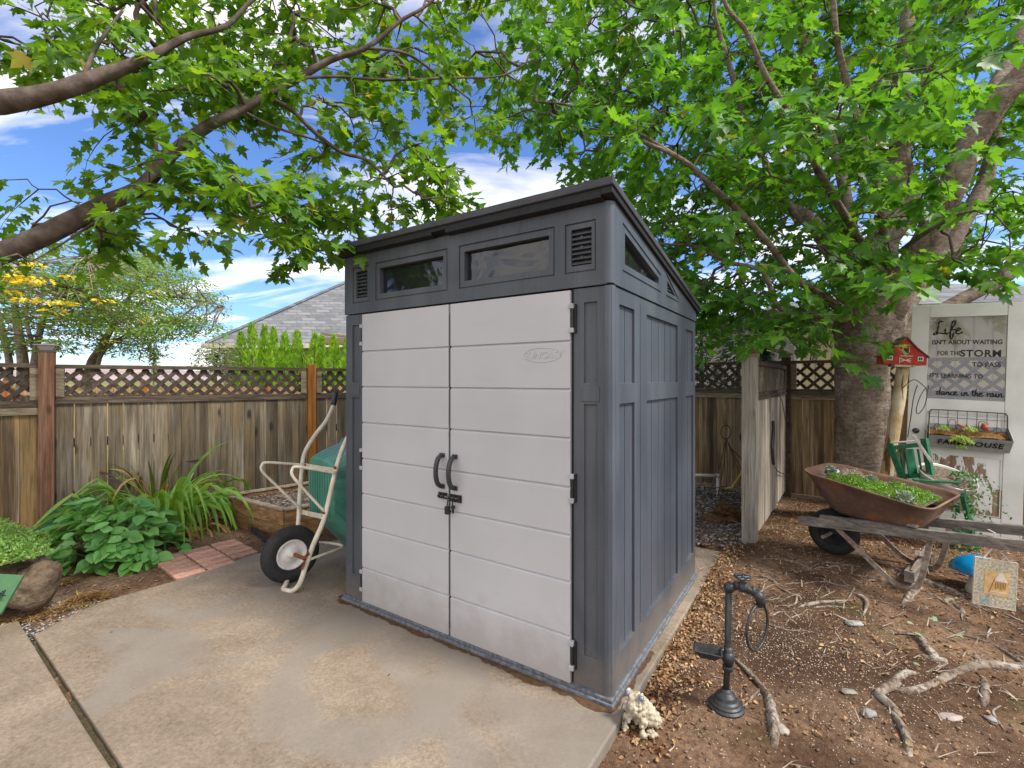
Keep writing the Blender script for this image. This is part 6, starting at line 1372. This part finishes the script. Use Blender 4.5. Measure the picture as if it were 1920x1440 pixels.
    tw.v = [tuple(Vector(v) - Li) for v in tw.v]; tw.build('branches', BBARK, e, smooth=True)
    cr_ = leaves('crown', pos, tip, nr, sz, MAPLE, leafmat, e)
    print(name, 'leaves', len(pos)); return e
limbsR = [
 [(1618, 1000, 4.75, .33), (1620, 940, 4.75, .28), (1620, 860, 4.75, .248), (1618, 780, 4.75, .235), (1614, 700, 4.75, .24), (1622, 640, 4.75, .27), (1628, 600, 4.75, .30), (1632, 575, 4.76, .27), (1640, 550, 4.77, .20)],
 [(1618, 640, 4.7, .16), (1632, 580, 4.72, .19), (1648, 520, 4.74, .165), (1660, 440, 4.8, .15), (1676, 350, 4.9, .13), (1690, 250, 5.0, .11), (1690, 150, 5.1, .095), (1700, 50, 5.2, .08), (1705, -60, 5.3, .06)],
 [(1640, 640, 4.68, .17), (1668, 575, 4.62, .185), (1704, 510, 4.52, .16), (1745, 440, 4.4, .15), (1785, 350, 4.25, .135), (1815, 280, 4.15, .125), (1860, 205, 4.05, .115), (1925, 130, 3.95, .10), (2020, 30, 3.8, .08)],
 [(1830, 270, 4.13, .085), (1860, 180, 4.2, .075), (1893, 110, 4.3, .065), (1930, 10, 4.4, .05)],
 [(1660, 620, 4.85, .14), (1715, 540, 5.0, .13), (1765, 480, 5.1, .12), (1815, 400, 5.2, .10), (1850, 330, 5.3, .085), (1870, 230, 5.4, .07)],
 [(1680, 640, 4.9, .10), (1760, 585, 5.05, .085), (1830, 548, 5.1, .08), (1875, 528, 5.1, .07), (1930, 492, 5.1, .06), (1990, 470, 5.1, .05)],
 [(1875, 530, 5.1, .05), (1885, 500, 5.1, .045), (1925, 465, 5.0, .035)],
 [(1612, 640, 4.7, .15), (1598, 580, 4.72, .14), (1588, 520, 4.8, .12), (1560, 470, 4.9, .10), (1520, 415, 5.0, .085), (1470, 385, 5.1, .07), (1425, 355, 5.2, .05), (1380, 320, 5.3, .035)],
 [(1598, 560, 4.7, .085), (1600, 480, 4.6, .075), (1592, 400, 4.6, .065), (1570, 300, 4.7, .055), (1540, 200, 4.8, .05), (1515, 110, 4.9, .05), (1500, 20, 5, .04)],
 [(1590, 590, 4.65, .06), (1550, 560, 4.4, .045), (1490, 520, 4.2, .035), (1440, 455, 4.0, .03), (1390, 400, 3.9, .028), (1330, 345, 3.8, .025), (1280, 300, 3.75, .022), (1200, 265, 3.7, .016), (1130, 255, 3.7, .01)],
 [(1595, 600, 4.7, .05), (1530, 590, 4.5, .035), (1460, 575, 4.3, .03), (1430, 510, 4.3, .024), (1360, 490, 4.3, .02), (1300, 462, 4.3, .017), (1235, 456, 4.3, .012)],
 [(1640, 500, 4.7, .05), (1600, 430, 4.2, .04), (1540, 330, 3.9, .035), (1500, 240, 3.7, .03), (1440, 150, 3.5, .025), (1400, 60, 3.4, .02)],
 [(1500, 420, 5.05, .05), (1450, 330, 4.8, .04), (1400, 240, 4.7, .035), (1370, 130, 4.6, .03), (1340, 20, 4.6, .02)],
 [(1660, 460, 4.8, .05), (1640, 330, 4.3, .04), (1600, 200, 4.0, .035), (1570, 80, 3.8, .03)],
 [(1280, 300, 3.75, .02), (1180, 240, 3.8, .015), (1080, 200, 3.9, .012), (1000, 190, 4, .01)],
 [(1690, 470, 4.6, .03), (1730, 440, 3.8, .022), (1790, 405, 3.4, .016), (1830, 395, 3.2, .01)],
]
blobsR = []
rr_ = random.Random(5)
for gx_ in range(985, 2010, 68):
    for gy_ in range(-90, 660, 62):
        lo = 360 if gx_ < 1120 else (560 if gx_ < 1250 else (640 if gx_ < 1400 else (610 if gx_ < 1560 else (500 if gx_ < 1700 else (480 if gx_ < 1840 else 450)))))
        if gy_ > lo: continue
        if gx_ < 1060 and gy_ > 260: continue
        k = rr_.choice([6, 7, 8, 9]); 
        Z = rr_.uniform(4.2, 6.6)
        if gx_ > 1560 and gy_ > 300: k = rr_.choice([3, 4, 5]); Z = rr_.uniform(4.6, 6.6)
        if gx_ > 1780 and 40 < gy_ < 330: k = rr_.choice([2, 3, 4])
        blobsR.append((gx_, gy_, Z, 48, 42, .7, k))
# nearer sprays
blobsR += [(1480, 600, 3.9, 60, 30, .4, 5), (1380, 560, 4.2, 60, 50, .5, 6), (1300, 560, 4.6, 50, 60, .5, 6), (1340, 620, 4.8, 45, 35, .5, 4), (1540, 580, 4.0, 30, 35, .3, 4), (1700, 520, 3.6, 60, 22, .3, 4), (1780, 500, 3.4, 50, 20, .3, 4), (1640, 200, 3.2, 120, 90, .4, 9), (1590, 500, 4.2, 60, 40, .3, 6), (1680, 470, 4.1, 60, 45, .3, 5), (1650, 380, 4.0, 90, 60, .4, 8), (1760, 300, 3.7, 70, 70, .3, 5), (1600, 300, 3.9, 90, 70, .4, 7), (1450, 330, 4.0, 120, 70, .4, 8), (1250, 300, 4.2, 90, 70, .5, 7),
           (1500, 250, 3.5, 150, 120, .5, 14), (1330, 220, 3.6, 150, 120, .5, 12), (1150, 160, 3.8, 120, 90, .5, 9), (1740, 130, 2.6, 60, 40, .2, 4), (1450, 430, 3.8, 110, 80, .4, 8), (1600, 480, 4.0, 60, 40, .3, 3), (1860, 350, 3.4, 70, 60, .4, 5), (1830, 460, 3.6, 60, 30, .3, 4), (1250, 420, 4.4, 60, 50, .5, 6), (1560, 640, 4.2, 15, 25, .2, 2), (1900, 420, 3.2, 40, 60, .3, 4)]
treeR = maple('maple_tree', 'big spreading maple with grey trunk growing by the back fence, birdhouse beside it', limbsR, blobsR, MLEAF, MBARK, .100, 15, per=16, twl=.46, lk=.84, loc=P(1618, 1000, 4.75), zfloor=1.45)
limbsL = [
 [(-520, 1250, 2.5, .2), (-470, 1000, 2.5, .17), (-430, 760, 2.5, .16), (-330, 600, 2.5, .11), (-150, 520, 2.5, .07), (0, 476, 2.52, .055), (65, 450, 2.54, .052), (130, 418, 2.56, .05), (200, 382, 2.6, .046), (262, 352, 2.64, .040), (290, 325, 2.68, .036), (330, 280, 2.72, .032), (385, 240, 2.78, .031), (440, 212, 2.83, .028), (505, 178, 2.9, .024), (560, 146, 2.95, .022), (620, 112, 3.0, .019), (690, 88, 3.05, .015), (750, 40, 3.1, .012)],
 [(-430, 700, 2.4, .1), (-300, 380, 2.3, .08), (-150, 220, 2.25, .065), (0, 192, 2.25, .058), (70, 182, 2.28, .052), (140, 162, 2.3, .045), (200, 138, 2.35, .038), (270, 112, 2.4, .03), (350, 70, 2.5, .02)],
 [(495, 180, 2.9, .018), (545, 205, 2.95, .016), (590, 248, 3.0, .015), (640, 285, 3.05, .014), (690, 302, 3.1, .012), (738, 350, 3.15, .007)],
 [(685, 90, 3.05, .012), (760, 100, 3.1, .011), (820, 140, 3.2, .01), (880, 186, 3.3, .006)],
 [(565, 146, 2.95, .012), (640, 144, 3.05, .011), (730, 150, 3.2, .010), (850, 146, 3.3, .008), (940, 142, 3.4, .007), (1000, 110, 3.5, .005)],
 [(455, 208, 2.85, .010), (520, 240, 2.9, .009), (590, 262, 3.0, .007), (650, 290, 3.1, .004)],
 [(270, 350, 2.65, .014), (330, 350, 2.7, .010), (400, 355, 2.8, .008), (465, 362, 2.85, .005)],
 [(262, 352, 2.64, .016), (200, 400, 2.6, .009), (120, 455, 2.55, .006), (60, 490, 2.5, .004)],
 [(150, 165, 2.3, .015), (180, 90, 2.4, .01), (230, 20, 2.5, .008)],
 [(300, 320, 2.68, .014), (290, 240, 2.8, .01), (300, 170, 2.9, .007)],
]
blobsL = [(60, 90, 2.9, 110, 50, .35, 10), (240, 120, 2.8, 90, 60, .35, 14), (380, 140, 2.9, 90, 60, .35, 14), (520, 110, 3.1, 90, 55, .4, 12), (660, 110, 3.3, 90, 50, .4, 10), (790, 130, 3.6, 80, 60, .5, 10), (900, 110, 3.9, 70, 70, .5, 8), (900, 210, 3.8, 60, 50, .5, 5),
 (60, 0, 3.1, 130, 50, .4, 9), (260, 10, 3.1, 130, 50, .4, 12), (480, 0, 3.2, 130, 50, .4, 12), (700, 0, 3.4, 130, 50, .4, 12), (880, 10, 3.8, 100, 50, .4, 8), (100, -80, 3, 160, 40, .4, 7), (400, -80, 3, 160, 40, .4, 8), (700, -80, 3.3, 160, 40, .4, 8), (950, -60, 3.8, 100, 60, .4, 6),
 (290, 200, 2.9, 60, 40, .25, 3), (430, 180, 3.0, 60, 40, .3, 7), (350, 290, 2.75, 55, 40, .2, 6), (420, 350, 2.75, 60, 35, .25, 9), (280, 320, 2.6, 40, 30, .2, 4), (510, 395, 2.9, 50, 40, .25, 7), (420, 395, 2.7, 40, 20, .2, 3), (620, 180, 3.1, 70, 40, .3, 7), (600, 300, 3.1, 60, 30, .3, 3),
 (700, 240, 3.3, 60, 45, .35, 6), (780, 290, 3.4, 60, 55, .35, 8), (700, 360, 3.2, 70, 40, .3, 9), (790, 385, 3.3, 55, 35, .3, 7), (590, 400, 3.1, 60, 40, .3, 7), (600, 455, 3.1, 40, 32, .25, 5), (545, 455, 3.0, 30, 25, .2, 3), (560, 345, 3.1, 40, 30, .3, 3), (850, 330, 3.5, 40, 40, .3, 3),
 (40, 340, 3.2, 60, 30, .3, 2), (70, 420, 3.1, 70, 30, .3, 4), (170, 440, 2.8, 60, 22, .2, 4), (130, 360, 3.0, 60, 30, .3, 1), (230, 400, 2.8, 60, 25, .2, 4), (170, 240, 3.1, 50, 20, .3, 1), (0, 500, 2.4, 25, 25, .1, 2), (340, 420, 3.0, 40, 15, .2, 2)]
treeL = maple('maple_tree', 'maple reaching in from the left edge with dark limbs and sky between its leaves', limbsL, blobsL, MLEAF2, BBARK, .077, 23, per=19, twl=.40, lk=.86, loc=P(-520, 1250, 2.5), zfloor=1.9)
# ------------------------------------------------------------------ beyond the left fence
def spray_tree(name, label, limbs, sprays, mats, size, seed, flat=.28, per=55, loc=None, cat='tree', tm=LEAFLET, bark=MBARK):
    rg = np.random.default_rng(seed); loc = loc or P(*limbs[0][0][:3]); e = empty(name, loc, 0, label, cat); mb = MB()
    for i, l_ in enumerate(limbs): tube_px(mb, [(a, b_, c_, r_ * .62) for a, b_, c_, r_ in l_], 8, 5, wob=.12, seed=i)
    ends = [Vector(v) for v in mb.v[::8]]
    mb.v = [tuple(Vector(v) - loc) for v in mb.v]; mb.build('trunk', bark, e, smooth=True); tw = MB()
    groups = {}
    for (px, py, Z, r_, mi, c_) in sprays:
        c0 = P(px, py, Z); dd = min(ends, key=lambda q: (q - c0).length)
        tw.tube([dd, dd.lerp(c0, .5) + Vector((0, 0, .06)), c0], [.022, .014, .006], 4, cap=False)
        for _ in range(int(per * c_)):
            a = rg.uniform(0, 6.283); q = r_ * math.sqrt(rg.uniform(0, 1)); p = c0 + Vector((q * math.cos(a), q * math.sin(a), rg.normal(0, flat * r_ * .4) - .12 * q * q / r_))
            g_ = groups.setdefault(mi, ([], [], [], [])); g_[0].append(tuple(p - loc)); g_[1].append((math.cos(a) + rg.normal(0, .6), math.sin(a) + rg.normal(0, .6), rg.normal(-.35, .3))); g_[2].append((rg.normal(0, .5), rg.normal(0, .5) - .2, 1)); g_[3].append(size * rg.uniform(.6, 1.3))
    tw.v = [tuple(Vector(v) - loc) for v in tw.v]; tw.build('branches', bark, e)
    for mi, g_ in groups.items(): leaves('crown' if mi == 0 else 'yellow_sprays', g_[0], g_[1], g_[2], g_[3], tm, mats[mi], e)
    return e
LOC = M_leaf('locust_leaf', (.07, .17, .035), (.14, .27, .055), (.27, .39, .09), .4); LOCY = M_leaf('locust_yellow', (.60, .56, .04), (.82, .72, .05), (.74, .55, .04), .35)
rs = random.Random(12)
sprA = []; 
for _ in range(300):
    px = rs.uniform(-60, 300); py = rs.uniform(455, 660); 
    if py > 630 and px > 120: continue
    sprA.append((px, py, rs.uniform(9.5, 13), rs.uniform(.3, .55), 0, rs.uniform(.7, 1.2)))
for px, py, c_ in ((15, 510, 1), (28, 520, 1.2), (40, 515, 1), (50, 527, 1.2), (65, 495, .8), (18, 545, .7), (83, 525, .5), (45, 563, .6), (60, 560, .5), (105, 567, .6), (125, 565, .6), (190, 562, .5), (100, 580, .4), (130, 518, .6), (20, 500, .8), (5, 525, .8)): sprA.append((px, py, 9.4, .16, 1, c_))
spray_tree('locust_tree', 'feathery locust tree with yellow sprays beyond the fence at the far left', [[(40, 760, 11, .2), (44, 690, 11, .17), (36, 630, 11, .14), (28, 560, 11, .10), (40, 500, 11, .06)], [(0, 760, 11.5, .15), (18, 690, 11.5, .12), (4, 620, 11.5, .1), (-10, 560, 11.5, .07)], [(62, 760, 11, .15), (63, 690, 11, .12), (75, 620, 11, .1), (95, 570, 11, .07), (130, 540, 11, .04)], [(62, 650, 11, .08), (50, 600, 11, .06), (55, 540, 11, .04)], [(100, 570, 11, .05), (115, 520, 11, .03), (160, 480, 11, .02)]], sprA, [LOC, LOCY], .105, 31, loc=P(40, 760, 11))
sprB = []
for _ in range(330):
    a = rs.uniform(0, 6.283); q = math.sqrt(rs.random()); px = 255 + 165 * q * math.cos(a); py = 575 + 95 * q * math.sin(a) + (px - 255) * .12
    if px > 300 and py > 640: continue
    sprB.append((px, py, rs.uniform(12, 15), rs.uniform(.3, .55), 0, rs.uniform(.6, 1.1)))
for px, py in ((290, 545), (265, 590), (275, 600), (200, 640)): sprB.append((px, py, 11.8, .2, 1, .35))
spray_tree('locust_tree', 'leaning locust tree with open layered sprays against the sky beyond the fence', [[(150, 790, 13, .22), (168, 690, 13, .17), (190, 650, 13, .14), (212, 610, 13, .12), (238, 565, 13, .09), (265, 520, 13, .05)], [(180, 700, 13, .1), (190, 665, 13, .08), (215, 640, 13, .06), (255, 620, 13, .04), (330, 600, 13, .03)], [(225, 590, 13, .06), (290, 560, 13, .045), (360, 560, 13, .03), (420, 575, 13, .015)], [(210, 615, 13, .05), (180, 570, 13, .04), (165, 520, 13, .03)]], sprB, [LOC, LOCY], .105, 32, loc=P(150, 790, 13))
SHR = M_leaf('olive_shrub', (.09, .14, .05), (.16, .21, .08), (.28, .33, .16), .3)
spray_tree('shrub', 'olive grey loose shrub beyond the fence left of the arborvitae row', [[(405, 730, 12.5, .05), (405, 690, 12.5, .04), (410, 660, 12.5, .02)]], [(rs.uniform(375, 440), rs.uniform(645, 700), rs.uniform(12, 13), .28, 0, 1.2) for _ in range(36)], [SHR], .08, 33, flat=.9, cat='shrub')
spray_tree('young_conifer', 'tiny pointed young conifer poking above the lattice fence', [[(288, 730, 12, .03), (288, 690, 12, .02), (288, 660, 12, .01)]], [(288 + rs.uniform(-1, 1) * (y - 652) * .28, y, 12 + rs.uniform(-.1, .1), .07, 0, .6) for y in np.linspace(654, 700, 22)], [LOC], .06, 34, flat=.9)
# arborvitae: each a cone of upright sprays
ARB = M_leaf('arborvitae', (.12, .28, .02), (.22, .44, .03), (.42, .62, .08), .3)
def arbor(seed, n_=1500):
    rg = np.random.default_rng(seed); h = rg.uniform(0, 1, n_) ** 1.25; a = rg.uniform(0, 6.283, n_); prof = np.minimum(1, ((1 - h) / .48) ** .8) * (1 + .22 * np.sin(h * 26 + a * 2)) ; r_ = prof * rg.uniform(.55, 1.0, n_)
    pos = np.c_[r_ * np.cos(a), r_ * np.sin(a), h]; tip = np.c_[np.cos(a) * .45, np.sin(a) * .45, np.ones(n_) * rg.uniform(.5, 1.6, n_)]; nr = np.c_[np.cos(a), np.sin(a), rg.normal(0, .5, n_)]
    return pos, tip, nr, rg
for i, (px, top, w_, Z, lb) in enumerate(((452, 624, 26, 13.4, 'leftmost arborvitae of the row, half hidden behind the tallest'), (473, 607, 27, 13.0, 'tallest arborvitae, second from the left of the row'), (496, 611, 21, 13.3, 'slender arborvitae right of the tallest one'), (513, 616, 22, 13.6, 'dark rounded arborvitae behind the small yellowish one'), (507, 644, 15, 12.6, 'small yellowish arborvitae standing in front of the row'), (534, 625, 27, 13.0, 'broad arborvitae in the middle of the row'), (557, 621, 29, 13.2, 'darker arborvitae with thin tip in the middle of the row'), (590, 626, 28, 13.0, 'arborvitae with twin tips left of the orange post'), (603, 632, 20, 13.3, 'second tip of the arborvitae pair left of the orange post'), (626, 631, 30, 12.8, 'vivid green arborvitae just right of the orange post'), (651, 634, 26, 12.6, 'arborvitae cut off by the left edge of the shed'))):
    b_ = P(px, 712, Z); b_.z = -.05; ht = H + (CY - top) / F * Z + .05; hw = w_ / F * Z / 2 * 1.75; pos, tip, nr, rg = arbor(50 + i)
    e = empty('arborvitae', b_, 0, lb, 'evergreen', 'arborvitae row beyond the fence'); pos = pos * np.array([hw, hw, ht * .985])
    leaves('foliage', pos, tip, nr, rg.uniform(.09, .17, len(pos)) , LEAFLET, ARB, e); mb = MB(); mb.tube([(0, 0, 0), (0, 0, ht * .9)], [.04, .01], 6); mb.build('trunk', BBARK, e)
# house on the left
def hip(name, x0, x1, y0, y1, ze, zr_, wallm, roofm, label, gutter=WHT, ov=.4):
    e = empty(name, (x0, y0, 0), 0, label, 'house'); w_ = x1 - x0; d_ = y1 - y0; mb = MB()
    mb.box(ov, w_ - ov, ov, d_ - ov, -.3, ze - .05); mb.build('wall', wallm, e)
    mb = MB(); k = d_ / 2; vs = [(0, 0, ze), (w_, 0, ze), (w_, d_, ze), (0, d_, ze), (k, k, zr_), (w_ - k, k, zr_)]
    mb.add(vs, [(0, 1, 5, 4), (1, 2, 5), (2, 3, 4, 5), (3, 0, 4), (3, 2, 1, 0)]); mb.build('roof', roofm, e)
    mb = MB(); mb.box(-.02, w_, -.10, -.005, ze - .16, ze + .01); mb.box(-.10, -.005, -.1, d_, ze - .16, ze + .01); mb.build('gutter', gutter, e)
    mb = MB(); mb.bar((0, 0, ze + .05), (k, k, zr_ + .05), .2, .07); mb.build('hip_cap', roofm, e)
    return e
m, t, b = nodes('shingles', .9, .2); n = NB(t)
sx_ = t.nodes.new('ShaderNodeSeparateXYZ'); t.links.new(n.tc.outputs['Object'], sx_.inputs[0]); cb_ = t.nodes.new('ShaderNodeCombineXYZ'); t.links.new(n.math('ADD', sx_.outputs[0], sx_.outputs[1]), cb_.inputs[0]); t.links.new(n.math('MULTIPLY', sx_.outputs[2], 1.6), cb_.inputs[1])
bk_ = t.nodes.new('ShaderNodeTexBrick'); t.links.new(cb_.outputs[0], bk_.inputs['Vector']); bk_.inputs['Scale'].default_value = 1.6; bk_.inputs['Color1'].default_value = (.15, .155, .16, 1); bk_.inputs['Color2'].default_value = (.25, .255, .26, 1); bk_.inputs['Mortar'].default_value = (.13, .135, .145, 1); bk_.inputs['Mortar Size'].default_value = .045; bk_.inputs['Mortar Smooth'].default_value = .6; bk_.inputs['Brick Width'].default_value = .9; bk_.inputs['Row Height'].default_value = .34; bk_.inputs['Bias'].default_value = -.1
c = n.mix(.5, bk_.outputs['Color'], n.ramp(n.noise(3, 5, .7), [(.35, (.6, .6, .62)), (.65, (1.2, 1.2, 1.2))]), 'MULTIPLY'); t.links.new(c, b.inputs['Base Color']); n.bump(b, bk_.outputs['Fac'], -.4, .02); SHING = m
BEI = M_simple('beige_siding', (.46, .41, .30), .8, .2, .06, 3, .1); 
hip('neighbour_house', -11.1, 6, 17.0, 27.5, 2.72, 6.9, BEI, SHING, 'neighbouring house with grey shingle hip roof behind the arborvitae row')
# neighbour's pergola end beside the shed
mb = MB(); mb.bar(P(606, 640, 14), P(668, 640, 14), .5, .18); mb.bar(P(608, 640, 13.9), P(608, 760, 13.9), .12, .12); mb.bar(P(612, 655, 14), P(668, 655, 14), .1, .12); mb.bar(P(606, 626, 14.2), P(670, 633, 14.2), .3, .05)
tag(mb.build('patio_cover', M_simple('brown_timber', (.28, .19, .12), .8)), 'brown timber patio cover beyond the fence at the shed edge', 'patio cover')
# neighbour's fence seen through the lattice
mb = MB(); GOLD = M_wood('gold_cedar', [(.20, .12, .06), (.36, .24, .13), (.5, .36, .22)], isl=.35)
a_ = Vector((-12.5, 9.0, 0)); b_ = Vector((-1.2, 11.4, 0)); d_ = (b_ - a_).normalized(); L = (b_ - a_).length; x = 0
while x < L: p = a_ + d_ * (x + .068); mb.bar(p + Vector((0, 0, -.1)), p + Vector((0, 0, 1.26)), .134, .018, up=Vector((-d_.y, d_.x, 0))); x += .138
nf = empty('neighbour_fence', a_, 0, 'golden cedar fence of the next yard glimpsed through the lattice', 'fence'); mb.v = [tuple(Vector(v) - a_) for v in mb.v]; mb.build('boards', GOLD, nf)
for s_ in (2.4, 4.8, 7.2, 9.6): MB().box(-.05, .05, -.05, .05, -.1, 1.40, Matrix.Translation(d_ * s_ + Vector((0.05, -.09, 0)))).build('post', WOODO, nf)
MB().bar(Vector((0, -.06, 1.15)), d_ * L + Vector((0, -.06, 1.15)), .04, .09).build('rail', GOLD, nf)
# ------------------------------------------------------------------ beyond the back fence
m, t, b = nodes('panel_siding', .8, .2); n = NB(t); wv = n.wave(1.15, n.coords((1, 1, 0)), 0, 0, 1, 'X')
t.links.new(n.mix(1.0, n.ramp(wv, [(.0, (.55, .55, .55)), (.06, (1, 1, 1))]), n.ramp(n.noise(2, 4), [(.3, (.42, .35, .22)), (.7, (.52, .44, .28))]), 'MULTIPLY'), b.inputs['Base Color']); TAN = m
PINK = M_simple('pale_siding', (.66, .58, .52), .8, .2, .04, 3, .05)
hs = empty('side_house', (5.5, 9.0, 0), 0, 'tan and pale sided house right behind the back fence corner', 'house')
R0 = Vector((0, 0, 0)); RA = Vector((6.0, -1.4, 0)); RL = Vector((-1.05, 3.4, 0))
mb = MB(); mb.add([R0 + Vector((0, 0, -.3)), RA + Vector((0, 0, -.3)), RA + Vector((0, 0, 2.75)), R0 + Vector((0, 0, 2.75))], [(0, 1, 2, 3)]); mb.add([RA + Vector((0, 0, -.3)), RA + RL + Vector((0, 0, -.3)), RA + RL + Vector((0, 0, 2.75)), RA + Vector((0, 0, 2.75))], [(0, 1, 2, 3)]); mb.build('front_wall', TAN, hs)
mb = MB()
for i in range(15):      # lapped boards
    z = -.3 + i * .2; mb.add([R0 + Vector((-.03, 0, z)), RL + Vector((-.03, 0, z)), RL + Vector((-.005, 0, z + .2)), R0 + Vector((-.005, 0, z + .2))], [(0, 1, 2, 3), (3, 2, 1, 0)])
mb.bar(R0 + Vector((-.02, 0, -.3)), R0 + Vector((-.02, 0, 2.74)), .09, .09, up=Vector((1, 0, 0))); mb.build('side_wall', PINK, hs)
mb = MB(); U = Vector((0, 0, 1)); c1, c2, c3, c4_ = R0 + Vector((-.4, -.35, 2.75)), RA + Vector((.3, -.4, 2.75)), RA + RL + Vector((.3, .4, 2.75)), RL + Vector((-.4, .4, 2.75)); pk = (c1 + c2 + c3 + c4_) / 4 + U * .75
mb.add([c1, c2, c3, c4_, pk, c1 - U * .12, c2 - U * .12, c3 - U * .12, c4_ - U * .12], [(0, 1, 4), (1, 2, 4), (2, 3, 4), (3, 0, 4), (0, 5, 6, 1), (1, 6, 7, 2), (3, 8, 5, 0), (5, 8, 7, 6)]); mb.build('roof', SHING, hs)
DKC = M_leaf('dark_conifer', (.008, .03, .014), (.016, .055, .022), (.03, .09, .035), .15)
for i, (px, top, w_, Z, lb) in enumerate(((1385, 545, 120, 8.2, 'dark evergreen behind the fence left of the capped post'), (1315, 520, 90, 8.8, 'dark evergreen behind the fence right beside the shed'), (1434, 600, 44, 7.6, 'narrow dark conifer just right of the capped post'))):
    b_ = P(px, 712, Z); b_.z = -.05; ht = H + (CY - top) / F * Z + .05; hw = w_ / F * Z / 2; pos, tip, nr, rg = arbor(80 + i, 2600)
    e = empty('evergreen_tree', b_, 0, lb, 'evergreen'); pos = pos * np.array([hw, hw, ht * .985]); tip[:, 2] *= -.2
    leaves('foliage', pos, tip, nr, rg.uniform(.07, .15, len(pos)), LEAFLET, DKC, e); mb = MB(); mb.tube([(0, 0, 0), (0, 0, ht * .9)], [.07, .01], 6); mb.build('trunk', BBARK, e)
mb = MB(); tube_px(mb, [(1519, 680, 5.95, .008), (1524, 655, 5.97, .008), (1540, 640, 6.0, .008), (1562, 632, 6.0, .008)], 6); tube_px(mb, [(1523, 680, 5.95, .008), (1528, 660, 5.97, .008), (1543, 643, 6.0, .008), (1562, 633, 6.0, .008)], 6)
tag(mb.build('cable_loop', BLK_PL), 'black cable arching over the fence beside the maple trunk', 'cable')
